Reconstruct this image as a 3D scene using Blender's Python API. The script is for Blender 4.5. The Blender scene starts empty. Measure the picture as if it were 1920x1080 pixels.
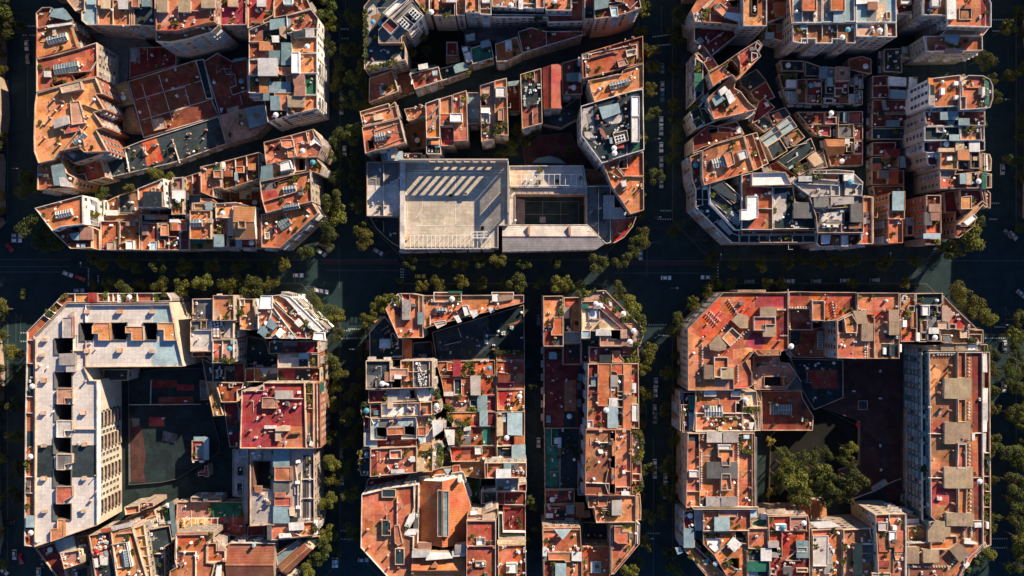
import bpy, math, random
from math import radians as R, sin, cos, pi, hypot
from mathutils import Vector
from mathutils.geometry import tessellate_polygon
sc = bpy.context.scene
col = sc.collection
# ---------------------------------------------------------------- camera, light, exposure
CAMH = 370.0; FPX = 1600.0
cam = bpy.data.cameras.new("camera"); camo = bpy.data.objects.new("camera", cam); col.objects.link(camo)
camo.location = (0, 0, CAMH); cam.sensor_width = 36; cam.lens = 30.0; cam.clip_end = 3000; sc.camera = camo
SUN_EL, SUN_AZ = 24.0, 41.5            # sun from the north east (azimuth clockwise from +Y)
sun = bpy.data.lights.new("sun", 'SUN'); sun.energy = 5.0; sun.angle = R(0.5); sun.color = (1.0, 0.83, 0.61)
suno = bpy.data.objects.new("sun", sun); col.objects.link(suno)
sd = Vector((sin(R(SUN_AZ))*cos(R(SUN_EL)), cos(R(SUN_AZ))*cos(R(SUN_EL)), sin(R(SUN_EL))))
suno.rotation_euler = sd.to_track_quat('Z', 'Y').to_euler(); suno.location = sd*500
w = bpy.data.worlds.new("World"); sc.world = w; w.use_nodes = True
nt = w.node_tree; sky = nt.nodes.new('ShaderNodeTexSky'); sky.sky_type = 'NISHITA'; sky.sun_disc = False
sky.sun_elevation = R(SUN_EL); sky.sun_rotation = R(SUN_AZ)
sky.altitude = 1000; sky.air_density = 0.75; sky.dust_density = 0.2; sky.ozone_density = 5.0
sc.cycles.diffuse_bounces = 2
bg = nt.nodes['Background']; bg.inputs[1].default_value = 0.085; nt.links.new(sky.outputs[0], bg.inputs[0])
sc.view_settings.view_transform = 'Standard'; sc.view_settings.look = 'None'; sc.view_settings.gamma = 1
sc.view_settings.exposure = 0.90
rnd = random.Random(7)

# ---------------------------------------------------------------- materials
MAT = {}
def material(name, rgb, style='roof', rough=.9, var=.25):
    """mottled, weathered surface; every object varies a little through Object Info random"""
    m = bpy.data.materials.new(name); m.use_nodes = True; n = m.node_tree; N = n.nodes; L = n.links
    b = N['Principled BSDF']; b.inputs['Roughness'].default_value = rough
    b.inputs['Specular IOR Level'].default_value = .25
    geo = N.new('ShaderNodeNewGeometry'); oi = N.new('ShaderNodeObjectInfo')
    def noise(scale, detail=4, rough_=.6):
        t = N.new('ShaderNodeTexNoise'); t.inputs['Scale'].default_value = scale; t.inputs['Detail'].default_value = detail
        t.inputs['Roughness'].default_value = rough_; L.new(geo.outputs['Position'], t.inputs['Vector']); return t.outputs['Fac']
    def ramp(src, a, c0, b_, c1):
        r = N.new('ShaderNodeMapRange'); r.inputs[1].default_value = a; r.inputs[2].default_value = b_
        r.inputs[3].default_value = c0; r.inputs[4].default_value = c1; L.new(src, r.inputs[0]); return r.outputs[0]
    def mul(a, c):
        r = N.new('ShaderNodeMath'); r.operation = 'MULTIPLY'; L.new(a, r.inputs[0])
        if isinstance(c, float): r.inputs[1].default_value = c
        else: L.new(c, r.inputs[1])
        return r.outputs[0]
    v = mul(ramp(noise(.22, 5, .65), .35, 1-var, .68, 1+var*.7), ramp(noise(1.9, 3, .7), .3, .8, .7, 1.15))
    v = mul(v, ramp(oi.outputs['Random'], 0, .76, 1, 1.16))
    bumpsrc = None
    if style in ('roof', 'court'):      # terrace tiles: faint square joints and stains with edges
        t = N.new('ShaderNodeTexBrick'); t.offset = 0; t.inputs['Scale'].default_value = 1
        t.inputs['Brick Width'].default_value = 1.6; t.inputs['Row Height'].default_value = 1.6; t.inputs['Mortar Size'].default_value = .045
        t.inputs['Color1'].default_value = (1, 1, 1, 1); t.inputs['Color2'].default_value = (.86, .86, .86, 1); t.inputs['Mortar'].default_value = (.68, .68, .68, 1)
        L.new(geo.outputs['Position'], t.inputs['Vector']); v = mul(v, t.outputs['Color'])
        v = mul(v, ramp(noise(.7, 6, .75), .54, 1.0, .62, 1-var*1.0))
        vo = N.new('ShaderNodeTexVoronoi'); vo.distance = 'CHEBYCHEV'; vo.inputs['Scale'].default_value = .17; L.new(geo.outputs['Position'], vo.inputs['Vector'])
        sv = N.new('ShaderNodeSeparateColor'); L.new(vo.outputs['Color'], sv.inputs[0]); v = mul(v, ramp(sv.outputs[0], 0, 1-var*.9, 1, 1+var*.8))
        v = mul(v, ramp(noise(6, 2, .8), .3, .86, .7, 1.12))
        v = mul(v, 1.16)
        bumpsrc = noise(3, 3)
    elif style == 'tile':               # rows of curved clay tiles
        wv = N.new('ShaderNodeTexWave'); wv.bands_direction = 'X'; wv.inputs['Scale'].default_value = .9; wv.inputs['Distortion'].default_value = .4
        L.new(geo.outputs['Position'], wv.inputs['Vector']); v = mul(v, ramp(wv.outputs['Fac'], 0, .80, 1, 1.12))
        w2 = N.new('ShaderNodeTexWave'); w2.bands_direction = 'Y'; w2.inputs['Scale'].default_value = .31; w2.inputs['Distortion'].default_value = 3.0; w2.inputs['Detail Scale'].default_value = .6; w2.inputs['Detail'].default_value = 3
        L.new(geo.outputs['Position'], w2.inputs['Vector']); v = mul(v, ramp(w2.outputs['Fac'], 0, .82, .5, 1.06)); bumpsrc = wv.outputs['Fac']
    elif style == 'sheet':              # corrugated sheet
        wv = N.new('ShaderNodeTexWave'); wv.bands_direction = 'X'; wv.inputs['Scale'].default_value = .62; wv.inputs['Distortion'].default_value = .05
        L.new(geo.outputs['Position'], wv.inputs['Vector']); v = mul(v, ramp(wv.outputs['Fac'], 0, .7, 1, 1.1)); bumpsrc = wv.outputs['Fac']
        v = mul(v, ramp(noise(1.1, 5, .8), .5, 1.0, .75, .62))
    elif style == 'wall':
        sx = N.new('ShaderNodeSeparateXYZ'); L.new(geo.outputs['Position'], sx.inputs[0])
        wz = N.new('ShaderNodeMath'); wz.operation = 'FRACT'; q = mul(sx.outputs[2], 1/3.1); L.new(q, wz.inputs[0])
        v = mul(v, ramp(wz.outputs[0], .0, .8, .07, 1.0)); bumpsrc = noise(2, 3)
    elif style == 'leaf':
        v = mul(v, ramp(noise(.9, 3), .3, .5, .7, 1.5))
    hs = N.new('ShaderNodeHueSaturation'); hs.inputs['Color'].default_value = (*rgb, 1)
    hue = ramp(oi.outputs['Random'], 0, .486, 1, .512)
    hn = N.new('ShaderNodeMath'); hn.operation = 'ADD'; L.new(hue, hn.inputs[0]); L.new(ramp(noise(.13, 2), .35, -.012, .65, .012), hn.inputs[1]); L.new(hn.outputs[0], hs.inputs['Hue'])
    sat = ramp(noise(.3, 5, .7), .35, 1.08, .68, .87); L.new(sat, hs.inputs['Saturation']); L.new(v, hs.inputs['Value'])
    # patches of lighter, dustier tone
    mx = N.new('ShaderNodeMix'); mx.data_type = 'RGBA'; L.new(ramp(noise(.45, 6, .8), .5, 0, .75, (.18) if style in ('roof', 'court') else .12), mx.inputs[0])
    L.new(hs.outputs[0], mx.inputs[6]); g = sum(rgb)/3; mx.inputs[7].default_value = (g*1.25, g*1.0, g*.82, 1)
    L.new(mx.outputs[2], b.inputs['Base Color'])
    if bumpsrc is not None:
        bp = N.new('ShaderNodeBump'); bp.inputs['Strength'].default_value = .35; bp.inputs['Distance'].default_value = .06 if style != 'roof' else .03
        L.new(bumpsrc, bp.inputs['Height']); L.new(bp.outputs[0], b.inputs['Normal'])
    MAT[name] = m; return m
def simple(name, rgb, rough=.5, metal=0, spec=.5):
    m = bpy.data.materials.new(name); m.use_nodes = True; n = m.node_tree; b = n.nodes['Principled BSDF']
    t = n.nodes.new('ShaderNodeTexNoise'); t.inputs['Scale'].default_value = 1.3; t.inputs['Detail'].default_value = 4
    g = n.nodes.new('ShaderNodeNewGeometry'); n.links.new(g.outputs['Position'], t.inputs['Vector'])
    r = n.nodes.new('ShaderNodeMapRange'); r.inputs[3].default_value = .75; r.inputs[4].default_value = 1.2; n.links.new(t.outputs['Fac'], r.inputs[0])
    h = n.nodes.new('ShaderNodeHueSaturation'); h.inputs['Color'].default_value = (*rgb, 1); n.links.new(r.outputs[0], h.inputs['Value'])
    n.links.new(h.outputs[0], b.inputs['Base Color']); b.inputs['Roughness'].default_value = rough; b.inputs['Metallic'].default_value = metal
    b.inputs['Specular IOR Level'].default_value = spec
    MAT[name] = m; return m
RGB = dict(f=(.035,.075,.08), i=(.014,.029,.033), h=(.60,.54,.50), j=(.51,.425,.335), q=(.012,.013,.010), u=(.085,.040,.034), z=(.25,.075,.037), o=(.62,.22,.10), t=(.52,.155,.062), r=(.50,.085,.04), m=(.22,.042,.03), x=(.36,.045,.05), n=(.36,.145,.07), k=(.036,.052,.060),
           g=(.50,.44,.40), s=(.17,.165,.16), w=(.86,.83,.79), c=(.66,.46,.31), y=(.56,.30,.10), b=(.24,.35,.375), e=(.03,.17,.11),
           p=(.46,.23,.165), v=(.44,.31,.20), d=(.02,.042,.05), l=(.40,.54,.58))
WALLC = dict(c=(.40,.30,.23), w=(.80,.76,.71), g=(.34,.29,.265), o=(.36,.14,.07), p=(.27,.17,.16), b=(.07,.17,.19), n=(.18,.09,.06), s=(.12,.12,.12))
for k_, c_ in RGB.items():
    material('roof_'+k_, c_, 'roof', var=.10 if k_ in 'wh' else .16 if k_ in 'jg' else .28); material('wall_'+k_, WALLC.get(k_, c_), 'wall', var=.18); material('sheet_'+k_, c_, 'sheet', rough=.55)
for k_ in 'otrnvgm': material('tile_'+k_, RGB[k_], 'tile')
material('rim_c', (.60,.42,.30), 'rim', var=.4); material('rim_w', (.70,.63,.57), 'rim', var=.4); material('rim_o', (.50,.21,.11), 'rim', var=.4)
material('asphalt', (.014,.036,.041), 'plain', var=.3); material('paving', (.022,.042,.045), 'court', var=.3); material('soil', (.02,.025,.015), 'plain')
material('leaf_a', (.125,.12,.016), 'leaf', var=.3); material('leaf_b', (.05,.066,.015), 'leaf', var=.3); material('leaf_y', (.30,.24,.02), 'leaf', var=.3)
simple('bark', (.09,.06,.04), .9); simple('paint_white', (.42,.46,.46), .6); simple('paint_dim', (.10,.15,.16), .7); simple('bike_red', (.045,.022,.028), .8)
simple('glass_dark', (.02,.03,.035), .12); simple('glass_sky', (.10,.17,.19), .15); simple('steel', (.45,.46,.46), .35, .7)
simple('shutter', (.10,.20,.14), .7); simple('kerb', (.09,.09,.085), .9); simple('tyre', (.015,.015,.015), .9); simple('cap', (.50,.22,.12), .8)
for nme, c_ in dict(white=(.8,.8,.8), black=(.02,.02,.022), silver=(.45,.47,.48), red=(.45,.03,.03), blue=(.05,.12,.25), yellow=(.75,.5,.03), grey=(.15,.16,.17)).items():
    simple('car_'+nme, c_, .25)
simple('cloth_white', (.8,.78,.74), .9); simple('cloth_magenta', (.55,.04,.25), .9); simple('cloth_blue', (.1,.35,.45), .9); simple('cloth_red', (.6,.03,.03), .9)

# ---------------------------------------------------------------- mesh helpers
class MB:
    def __init__(s): s.v = []; s.f = []; s.mi = []
    def face(s, pts, m=0):
        i = len(s.v); s.v += [tuple(p) for p in pts]; s.f.append(tuple(range(i, i+len(pts)))); s.mi.append(m)
    def box(s, cx, cy, z0, sx, sy, sz, a=0, m=0, taper=1.0):
        c, n = cos(a), sin(a); P = []
        for z, k in ((z0, 1), (z0+sz, taper)):
            for dx, dy in ((-1, -1), (1, -1), (1, 1), (-1, 1)):
                x, y = dx*sx/2*k, dy*sy/2*k; P.append((cx+x*c-y*n, cy+x*n+y*c, z))
        i = len(s.v); s.v += P
        for f in ((0,3,2,1), (4,5,6,7), (0,1,5,4), (1,2,6,5), (2,3,7,6), (3,0,4,7)): s.f.append(tuple(i+j for j in f)); s.mi.append(m)
    def bar(s, p, q, w_, h, z0, m=0):
        d = hypot(q[0]-p[0], q[1]-p[1]); s.box((p[0]+q[0])/2, (p[1]+q[1])/2, z0, d, w_, h, math.atan2(q[1]-p[1], q[0]-p[0]), m)
    def cyl(s, cx, cy, z0, r0, r1, h, n=8, m=0):
        A = [(cx+r0*cos(2*pi*i/n), cy+r0*sin(2*pi*i/n), z0) for i in range(n)]; B = [(cx+r1*cos(2*pi*i/n), cy+r1*sin(2*pi*i/n), z0+h) for i in range(n)]
        for i in range(n): j = (i+1) % n; s.face((A[i], A[j], B[j], B[i]), m)
        s.face(B, m)
    def poly(s, loops, z, m=0):
        V = [[Vector((x, y, 0)) for x, y in l] for l in loops]; flat = [p for l in V for p in l]
        for t in tessellate_polygon(V):
            a, b, c = (flat[i] for i in t)
            if (b-a).cross(c-a).z < 0: b, c = c, b
            s.face([(p.x, p.y, z) for p in (a, b, c)], m)
    def skirt(s, loop, z0, z1, m=0, inward=False):
        n = len(loop)
        for i in range(n):
            a, b = loop[i], loop[(i+1) % n]
            if inward: a, b = b, a
            s.face(((a[0], a[1], z0), (b[0], b[1], z0), (b[0], b[1], z1), (a[0], a[1], z1)), m)
    def mesh(s, name, mats):
        me = bpy.data.meshes.new(name); me.from_pydata(s.v, [], s.f); me.polygons.foreach_set('material_index', s.mi)
        for x in mats: me.materials.append(MAT[x])
        me.update(); return me
    def build(s, name, mats, parent=None, **kw):
        if not s.f: return None
        if isinstance(mats, str): mats = [mats]
        return link(name, s.mesh(name, mats), parent, **kw)
def link(name, data, parent=None, loc=None, rz=0, **props):
    o = bpy.data.objects.new(name, data); col.objects.link(o)
    if parent is not None: o.parent = parent
    if loc is not None: o.location = loc
    o.rotation_euler.z = rz
    for k, v in props.items(): o[k] = v
    return o
def area(l): return sum(l[i][0]*l[(i+1) % len(l)][1]-l[(i+1) % len(l)][0]*l[i][1] for i in range(len(l)))/2
def ccw(l): return l if area(l) > 0 else l[::-1]
def offset(l, d):
    """inward offset of a counter-clockwise loop"""
    out = []; n = len(l)
    for i in range(n):
        a, b, c = l[i-1], l[i], l[(i+1) % n]
        u = (b[0]-a[0], b[1]-a[1]); v = (c[0]-b[0], c[1]-b[1]); lu = hypot(*u) or 1e-6; lv = hypot(*v) or 1e-6
        n1 = (-u[1]/lu, u[0]/lu); n2 = (-v[1]/lv, v[0]/lv); k = 1+n1[0]*n2[0]+n1[1]*n2[1]; k = max(k, .35)
        out.append((b[0]+(n1[0]+n2[0])/k*d, b[1]+(n1[1]+n2[1])/k*d))
    return out
def inside(p, l):
    x, y = p; r = False; n = len(l)
    for i in range(n):
        (x1, y1), (x2, y2) = l[i], l[i-1]
        if (y1 > y) != (y2 > y) and x < (x2-x1)*(y-y1)/(y2-y1)+x1: r = not r
    return r
def wpt(px, py, z): k = (CAMH-z)/FPX; return ((px-960)*k, (540-py)*k)
def ppt(x, y, z): k = (CAMH-z)/FPX; return (x/k+960, 540-y/k)
PLAN = """
# top left block
T 0 0 4.321
21 m c|300 110 350 65 420 62 575 152 570 175 305 235|G 430 75 510 65 575 150 540 160 400 130 b; C 405 160; L 420 62 400 100
20 c c|565 -80 690 -80 690 70 620 97 550 10|pale flat roof
21 l c|690 -80 783 -80 783 60 797 62 797 205 710 207 668 170 668 100 690 90|light blue roof; H 700 -10 775 35 l 1
21 o c|800 -80 1060 -80 1060 212 800 208|G 820 -10 880 65 c; L 915 -20 915 205; H 1062 5 1085 205 y 1; G 960 -20 1030 70 w; P 800 70 905 205 n; C 880 30,990 205,1090 20
21 k c|1064 -80 1265 -80 1265 215 1064 208|G 1150 -10 1215 50 b; P 1064 70 1265 212 s; H 1065 -30 1120 55 o
21 o o|305 238 565 172 632 386 302 480|S 460 310 160 62 -14 c; H 425 210 450 290 c 1.4; C 370 235,435 265; G 380 210 570 180 575 192 390 222 w
22 t c|303 482 430 455 650 395 792 348 797 625 620 660 450 712 303 750|long striped skylight between light wells; W 400 470 445 440 480 500 410 525; W 560 410 650 392 664 450 580 470; S 535 548 200 80 -10 c; H 355 575 405 622 w 1.5; W 420 675 515 645 525 690 440 712; W 590 612 700 585 707 612 612 655; H 510 690 640 665 660 700 520 740 c; L 560 590 730 575; L 730 575 780 500; C 655 520,480 490
24 o o|305 757 450 715 620 665 780 632 832 762 782 768 852 888 768 915 850 1035 785 1052 878 1228 690 1236 640 1192 490 1226 440 1297 320 1325 285 1230 282 1110 290 850|peach raised deck and scattered chimneys; H 480 695 650 655 662 722 500 757 c 2.4; H 565 825 640 815 690 995 580 1012 p 1.6; G 430 975 550 935 560 1000 440 1037 g; C 425 800,500 820,440 890,700 940,400 1030,500 1053,475 1165,400 950,350 1110,640 1178; L 665 840 820 900; L 500 1220 650 1040; L 690 1210 650 1040; S 640 1120 120 40 -40 c; L 560 750 600 830; H 510 1020 640 1000 640 1060 520 1085 o 1.2
19 s c|490 1226 640 1192 700 1200 870 1237 760 1275 600 1327|P 500 1225 640 1195 600 1290 g
20 t y|315 1340 430 1307 500 1287 545 1400 620 1445 590 1522 310 1540|G 415 1345 500 1327 545 1500 440 1500 b; G 480 1437 520 1440 590 1515 490 1505 w; C 390 1502,410 1502,430 1502
13 r c|600 1350 690 1320 815 1285 865 1438 715 1475 690 1410 620 1425|P 600 1345 690 1330 700 1410 620 1427 n; C 735 1385,780 1305,800 1300; T 660 1370
7 k g|850 1262 1150 1142 1773 945 1838 1167 1400 1322 875 1442|long dark slate roof with a red patch; P 1140 1140 1270 1100 1325 1302 1190 1347 r; C 930 1267,1030 1197,1080 1217,1150 1197,1270 1167,960 1387,1035 1367,1070 1357,1165 1337,1240 1325,1255 1312,1245 1310,1380 1275,1395 1265,1405 1240,1530 1080,1665 1050,1520 1240,1660 1200,1760 1180,1390 1130,1400 1150; L 1400 1150 1455 1320; L 1010 1210 1045 1390
5 z g|1040 660 1583 490 1775 940 1165 1117|maroon sports court with faint white lines; H 1220 972 1325 950 1350 1037 1245 1060 c 1.5; M 1285 605 1400 980; M 1100 810 1680 640; M 1140 975 1730 800; M 1500 720 1540 860; M 1385 910 1540 860; M 1385 730 1500 705; M 1150 680 1240 1000; C 1365 1005; P 1125 700 1570 560 1590 640 1140 780 m
6 d g|1588 490 1653 480 1728 800 1673 802|narrow teal strip roof
6 m g|1653 500 1763 430 1883 500 2008 470 2013 752 2143 760 2153 860 1783 940|L 1813 540 1833 602 1903 600 1913 690 1863 710 1883 770 2003 730; L 1943 770 1963 845; P 1833 880 1933 855 1933 900 1843 916 c; G 1883 500 1893 480 1990 465 1995 478 b; U 1953 655 blue
8 p c|1778 943 1983 880 2023 1060 2123 1022 2175 1000 2073 1097 1838 1167|G 1988 880 2138 850 2163 1000 2023 1040 b; P 1993 890 2060 880 2070 935 2000 945 w; H 2055 925 2085 925 2090 945 2060 950 o 3.6; C 1870 1000,1930 985
6 y c|925 690 1030 658 1080 838 937 865|ochre terrace holding a parasol; U 997 790 white
4 y c|1020 875 1080 850 1160 1080 1000 1072 990 1000|small ochre yard
5 m c|1055 390 1430 375 1430 530 1050 640 1055 500|P 1060 395 1115 395 1115 500 1060 500 l; L 1125 395 1125 510
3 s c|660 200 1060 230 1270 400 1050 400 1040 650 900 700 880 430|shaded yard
5 n c|745 222 1080 215 1180 315 1000 300 760 260|R
T 320 0 4.321
30 o o|-113 -80 360 -80 360 182 300 190 45 255 -113 250|tall orange roof with brown huts; G -110 0 -30 95 v; G 65 0 155 95 v; G 250 -20 355 60 v; P -108 100 -20 95 -15 180 -108 250 p; L 60 95 60 140; L 60 90 230 85; L 325 60 325 110; A 190 165,345 125,10 130; P 65 -60 150 0 150 20 65 20 t
26 n c|-113 256 45 260 300 196 355 190 395 215 340 262 150 318 0 345 -113 340|brown setback terrace above a slatted facade; L 300 196 330 262
22 x c|400 -80 620 -80 620 205 400 208|G 465 -20 535 50 c; C 495 190,405 30; L 610 60 610 200; C 600 20,640 20
22 x c|625 -80 858 -80 835 130 655 225 628 235|G 700 -20 765 50 w; C 735 75,735 200; H 670 165 750 165 750 185 675 190 n 1.5; L 650 235 800 175
22 t c|835 30 862 -80 1072 -80 1142 72 970 125 840 150|H 905 -20 985 -20 985 35 915 35 l 2.4; L 985 20 1060 75; P 905 105 1000 95 1000 115 905 125 n; C 1010 20,1050 70; L 1060 -60 1060 20
23 o w|942 130 1140 78 1200 152 1190 240 1085 238 950 280|C 985 180,1100 190,1130 160,955 215; A 1025 150; T 950 245,1060 160
22.7 o w|975 250 1190 245 1190 430 985 432|G 990 255 1090 300 k; G 1092 240 1160 300 w; U 1105 375 white; C 1065 390,1150 260,1130 290; L 1090 305 1190 300
23 o w|1045 434 1190 434 1190 597 1045 600|H 978 420 1040 420 1040 590 978 590 w 3; C 1065 455,1135 465,1145 550; P 1100 440 1140 490 n
22.5 e w|1040 604 1187 601 1187 770 1085 775 1085 720 1040 715|green covered terrace; G 985 600 1080 605 1080 680 1000 690 p; C 1140 635,1060 720; G 1005 690 1085 690 1085 775 1000 775 p 3
22.8 t w|948 776 1190 774 1190 882 948 940|G 950 780 1080 780 1080 865 950 865 v; C 990 905,1130 810; L 1090 770 1180 765; P 1100 790 1180 870 n
21.5 n c|638 237 800 175 935 150 945 250 870 343 638 347|P 745 250 875 245 875 330 750 330 k; G 805 160 965 140 970 210 805 240 b; A 670 290; G 880 215 930 215 935 310 885 280 c; C 735 200,900 250; L 700 235 635 240; G 820 290 875 290 875 340 825 340 w
21 t c|638 350 972 348 972 478 638 480|G 720 342 825 342 825 405 720 405 o; G 800 412 895 412 895 520 800 520 b; G 898 345 970 345 970 525 898 525 b 3; C 665 445,850 365; P 720 440 800 430 800 475 720 480 p; T 850 345
21.4 n w|638 485 1040 485 1040 612 638 612|large white shed roof; G 710 475 862 475 862 612 710 612 w 3.4; C 655 600,690 600; H 870 540 1010 545 1010 600 930 612 870 600 o 2; T 930 580,980 600,900 640
20.6 t w|638 616 990 616 990 752 638 756|G 720 617 800 617 800 750 720 750 t; G 800 665 970 665 970 747 800 747 b; C 895 645; H 930 610 1000 600 1000 665 940 665 o 2; T 660 690,680 640,690 670; P 640 620 700 620 700 690 640 690 n
21 m w|754 758 944 756 944 942 790 992|G 752 757 795 757 795 812 752 812 b; G 812 780 885 780 885 890 812 890 b; H 840 750 990 750 990 815 940 820 940 892 888 892 888 810 840 810 o 2.4; C 925 800; U 850 930 white; C 895 920; T 860 790
T 0 240 4.321
23 t w|290 650 677 545 680 780 500 800 430 835|triangular terracotta roof with one slatted skylight; S 515 692 130 55 -12 w; C 485 600
17 w w|684 548 800 600 810 800 750 790 684 770|white stepped terrace with plants; T 700 700,730 700,760 710,790 700,740 680; L 690 730 800 770
18 m c|430 838 600 772 750 800 750 972 580 978|W 500 798 560 790 590 850 560 860; G 650 808 742 808 742 902 650 902 p; G 565 860 640 845 640 905 590 905 b; H 620 935 640 935 640 965 620 965 w 1; H 655 935 685 935 685 965 655 965 l 1; L 590 905 750 905; W 570 790 640 790 640 845 590 830
17.5 o c|755 800 815 830 815 990 755 975|narrow orange strip roof
17 r c|820 755 970 755 970 987 820 987|H 865 918 925 987 c 2; H 885 780 910 795 w 1; P 830 770 965 770 965 850 830 950 t; A 845 960; L 870 985 870 925
17.3 t c|975 758 1140 758 1140 987 975 987|H 1018 912 1080 983 w 1.8; G 1020 760 1085 760 1085 790 1020 790 p; C 985 930,1000 925
16.8 t c|1150 770 1285 770 1285 990 1150 990|H 1210 920 1267 990 l 1; G 1150 790 1190 790 1185 865 1155 865 p; P 1200 810 1285 810 1285 900 1230 900 m
17.2 m c|1290 770 1540 770 1540 990 1290 990|H 1300 780 1362 872 o 2; P 1365 885 1425 970 n; X 1278 900 1335 975 r 1; L 1290 880 1425 880; L 1460 800 1460 990; H 1390 770 1440 830 t 2; A 1310 795; P 1465 920 1535 980 x
12 n c|820 700 1145 700 1145 752 820 752|G 860 668 950 668 950 705 860 705 w; P 825 707 1020 745 r; C 1105 745
12 k c|1150 700 1540 700 1540 765 1150 765|G 1175 708 1255 740 g; G 1258 710 1360 740 p; H 1345 740 1530 740 1530 775 1345 775 c 1.6; L 1210 640 1210 700; L 1290 640 1290 700
8 n c|800 625 958 550 962 692 800 692|R
8.5 s c|965 546 1120 500 1150 660 1150 692 965 692|P 975 550 1040 530 1060 690 975 690 k; P 1045 530 1100 510 1150 640 1110 690 n
22 t w|1122 492 1330 410 1346 640 1125 645|G 1160 517 1310 517 1310 637 1160 637 k 2.6; P 1175 465 1325 430 1325 515 1175 510 o; X 1225 480 1260 480 1260 525 1225 525 w 1; G 1275 485 1305 435 1320 445 1290 495 w 1
17 n c|1350 470 1392 420 1392 640 1350 640|narrow brown strip roof
19 o c|1396 420 1488 395 1488 700 1396 705|G 1396 507 1490 507 1490 570 1396 570 w; X 1396 400 1480 400 1480 500 1396 500 p 1; T 1410 590,1430 600,1450 600,1460 620,1420 630; U 1440 585 white
T 320 240 4.321
15 t c|112 402 238 360 245 545 112 548|L 175 380 175 540; P 180 385 235 370 235 540 180 545 m
11 b c|110 552 245 548 240 615 110 620|G 110 555 240 552 235 615 110 618 b
14 k c|105 625 170 625 165 740 105 740|U 135 715 white; G 115 742 155 765 g
21 t c|245 315 410 280 412 482 350 490 350 562 250 522|C 255 325,390 400,395 420; H 345 343 410 340 410 402 348 402 o 2.4; G 358 318 405 315 405 340 358 343 e 1; P 280 330 330 320 330 500 260 500 o; A 370 290
18 m c|417 276 718 198 722 412 440 502 415 482|L 523 255 527 470; L 613 230 620 430; G 519 362 541 362 541 422 519 422 l; H 525 310 592 307 592 362 525 362 r 2; H 435 345 495 340 495 392 435 392 t 2; H 625 290 685 285 685 340 625 340 t 2; C 430 320,490 320,725 290,540 430; L 485 340 497 390; H 412 275 434 275 434 330 412 330 w 1.5
22 o c|758 117 975 60 1000 240 1020 242 780 302 770 250|H 885 95 990 90 1000 150 940 165 900 150 o 2.4; H 940 165 1000 180 1010 235 950 240 o 1.6; C 850 215,820 140,930 205; P 770 125 870 105 890 180 800 190 m
22.4 o c|980 60 1162 10 1240 140 1195 238 1022 242 1005 190|L 1095 25 1118 130; L 1150 20 1165 75; X 1060 108 1080 130 c 1; H 1125 125 1170 70 1235 140 1215 150 1175 120 1130 145 w 1; U 1068 185 white; C 1130 210,1100 120; L 985 90 1020 235
21 o w|725 432 740 312 785 302 1005 243 1012 345 1000 372|G 740 312 822 298 825 410 725 430 b; P 775 310 820 302 824 410 770 415 w; H 885 285 965 260 985 330 890 350 w 3; G 890 335 975 320 985 350 895 372 b 1.5; C 865 265,880 300,865 290; L 800 285 885 320; W 960 245 1000 245 1005 285 985 290
20 n c|1010 246 1110 243 1112 345 1012 360|W 1040 250 1082 250 1082 342 1042 346; L 1095 245 1095 340
20.5 t c|1114 243 1180 242 1235 310 1212 378 1115 342|C 1130 200; U 1150 275 blue; T 1120 265,1180 300; P 1115 300 1160 290 1200 350 1115 330 n
23 t c|725 435 1135 350 1148 597 775 690 740 570|terracotta roof with two long skylights; P 725 442 840 422 845 495 735 512 s; S 962 495 105 52 -8 w; S 975 638 130 45 -10 k; W 845 440 985 395 990 410 870 445 870 470 850 470; L 760 595 875 560; L 875 560 1020 515; P 740 522 860 500 865 555 758 582 x; A 1118 425; C 940 600,960 600,1030 590; P 1030 460 1120 440 1120 500 1040 510 t; T 1000 410,1030 400
20.5 t c|737 702 960 662 1150 605 1200 690 890 972 740 968|green glass skylight on a chamfered corner; S 918 772 95 75 -35 k; X 760 845 800 900 c 1.2; H 800 805 845 805 845 840 800 850 k 1; L 780 870 820 805; L 900 660 930 720; L 1090 655 1130 690; P 740 720 800 700 800 860 740 870 n; C 960 745
22 o w|512 640 690 636 692 900 520 902|peach gabled roof; V x 762 n; X 555 752 615 815 w .8
19 o o|694 650 740 770 742 965 700 965 694 900|narrow orange roof
20 o w|366 612 535 602 640 632 510 640 508 730 370 730|U 420 690 white; A 380 745; C 440 625; P 520 610 570 600 610 635 560 640 t
18 o c|352 732 508 732 510 900 470 900 468 700 350 962|T 355 800,400 800
18.4 n c|352 735 465 735 465 962 352 962|G 352 865 430 960 l; G 465 702 505 870 c; C 380 790,360 830,400 800; P 400 760 460 760 460 860 430 860 o; T 380 820,390 850
21 t c|160 668 332 668 332 900 160 900|row of blue solar panels; S 207 768 95 60 0 l; C 230 695,280 700,275 825,265 865,320 750,300 885; G 300 735 330 765 c
20 o c|178 608 335 600 372 612 345 668 178 664|X 185 610 280 610 280 660 185 660 y 1; G 285 608 335 608 335 660 285 660 b; C 355 640; H 240 568 330 570 380 605 240 600 o 1
15 n c|168 904 352 904 352 988 168 988|G 172 904 280 937 e; T 200 960,240 955,300 900,310 920
15.5 n c|432 872 702 904 700 972 430 968|G 530 905 575 960 l; G 580 905 630 945 x; U 655 930 white; A 700 915; P 440 880 520 880 520 950 440 950 m
16.5 t c|-10 742 158 742 158 988 -10 988|H 0 770 130 765 130 830 0 830 o 2.2; L 75 830 75 985; P 80 850 155 850 155 980 80 980 m; H -10 735 65 735 70 765 -10 765 w 2
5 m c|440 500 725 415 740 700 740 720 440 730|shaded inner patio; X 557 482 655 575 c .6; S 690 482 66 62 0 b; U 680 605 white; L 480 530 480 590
# top middle block
T 640 0 4.321
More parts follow.
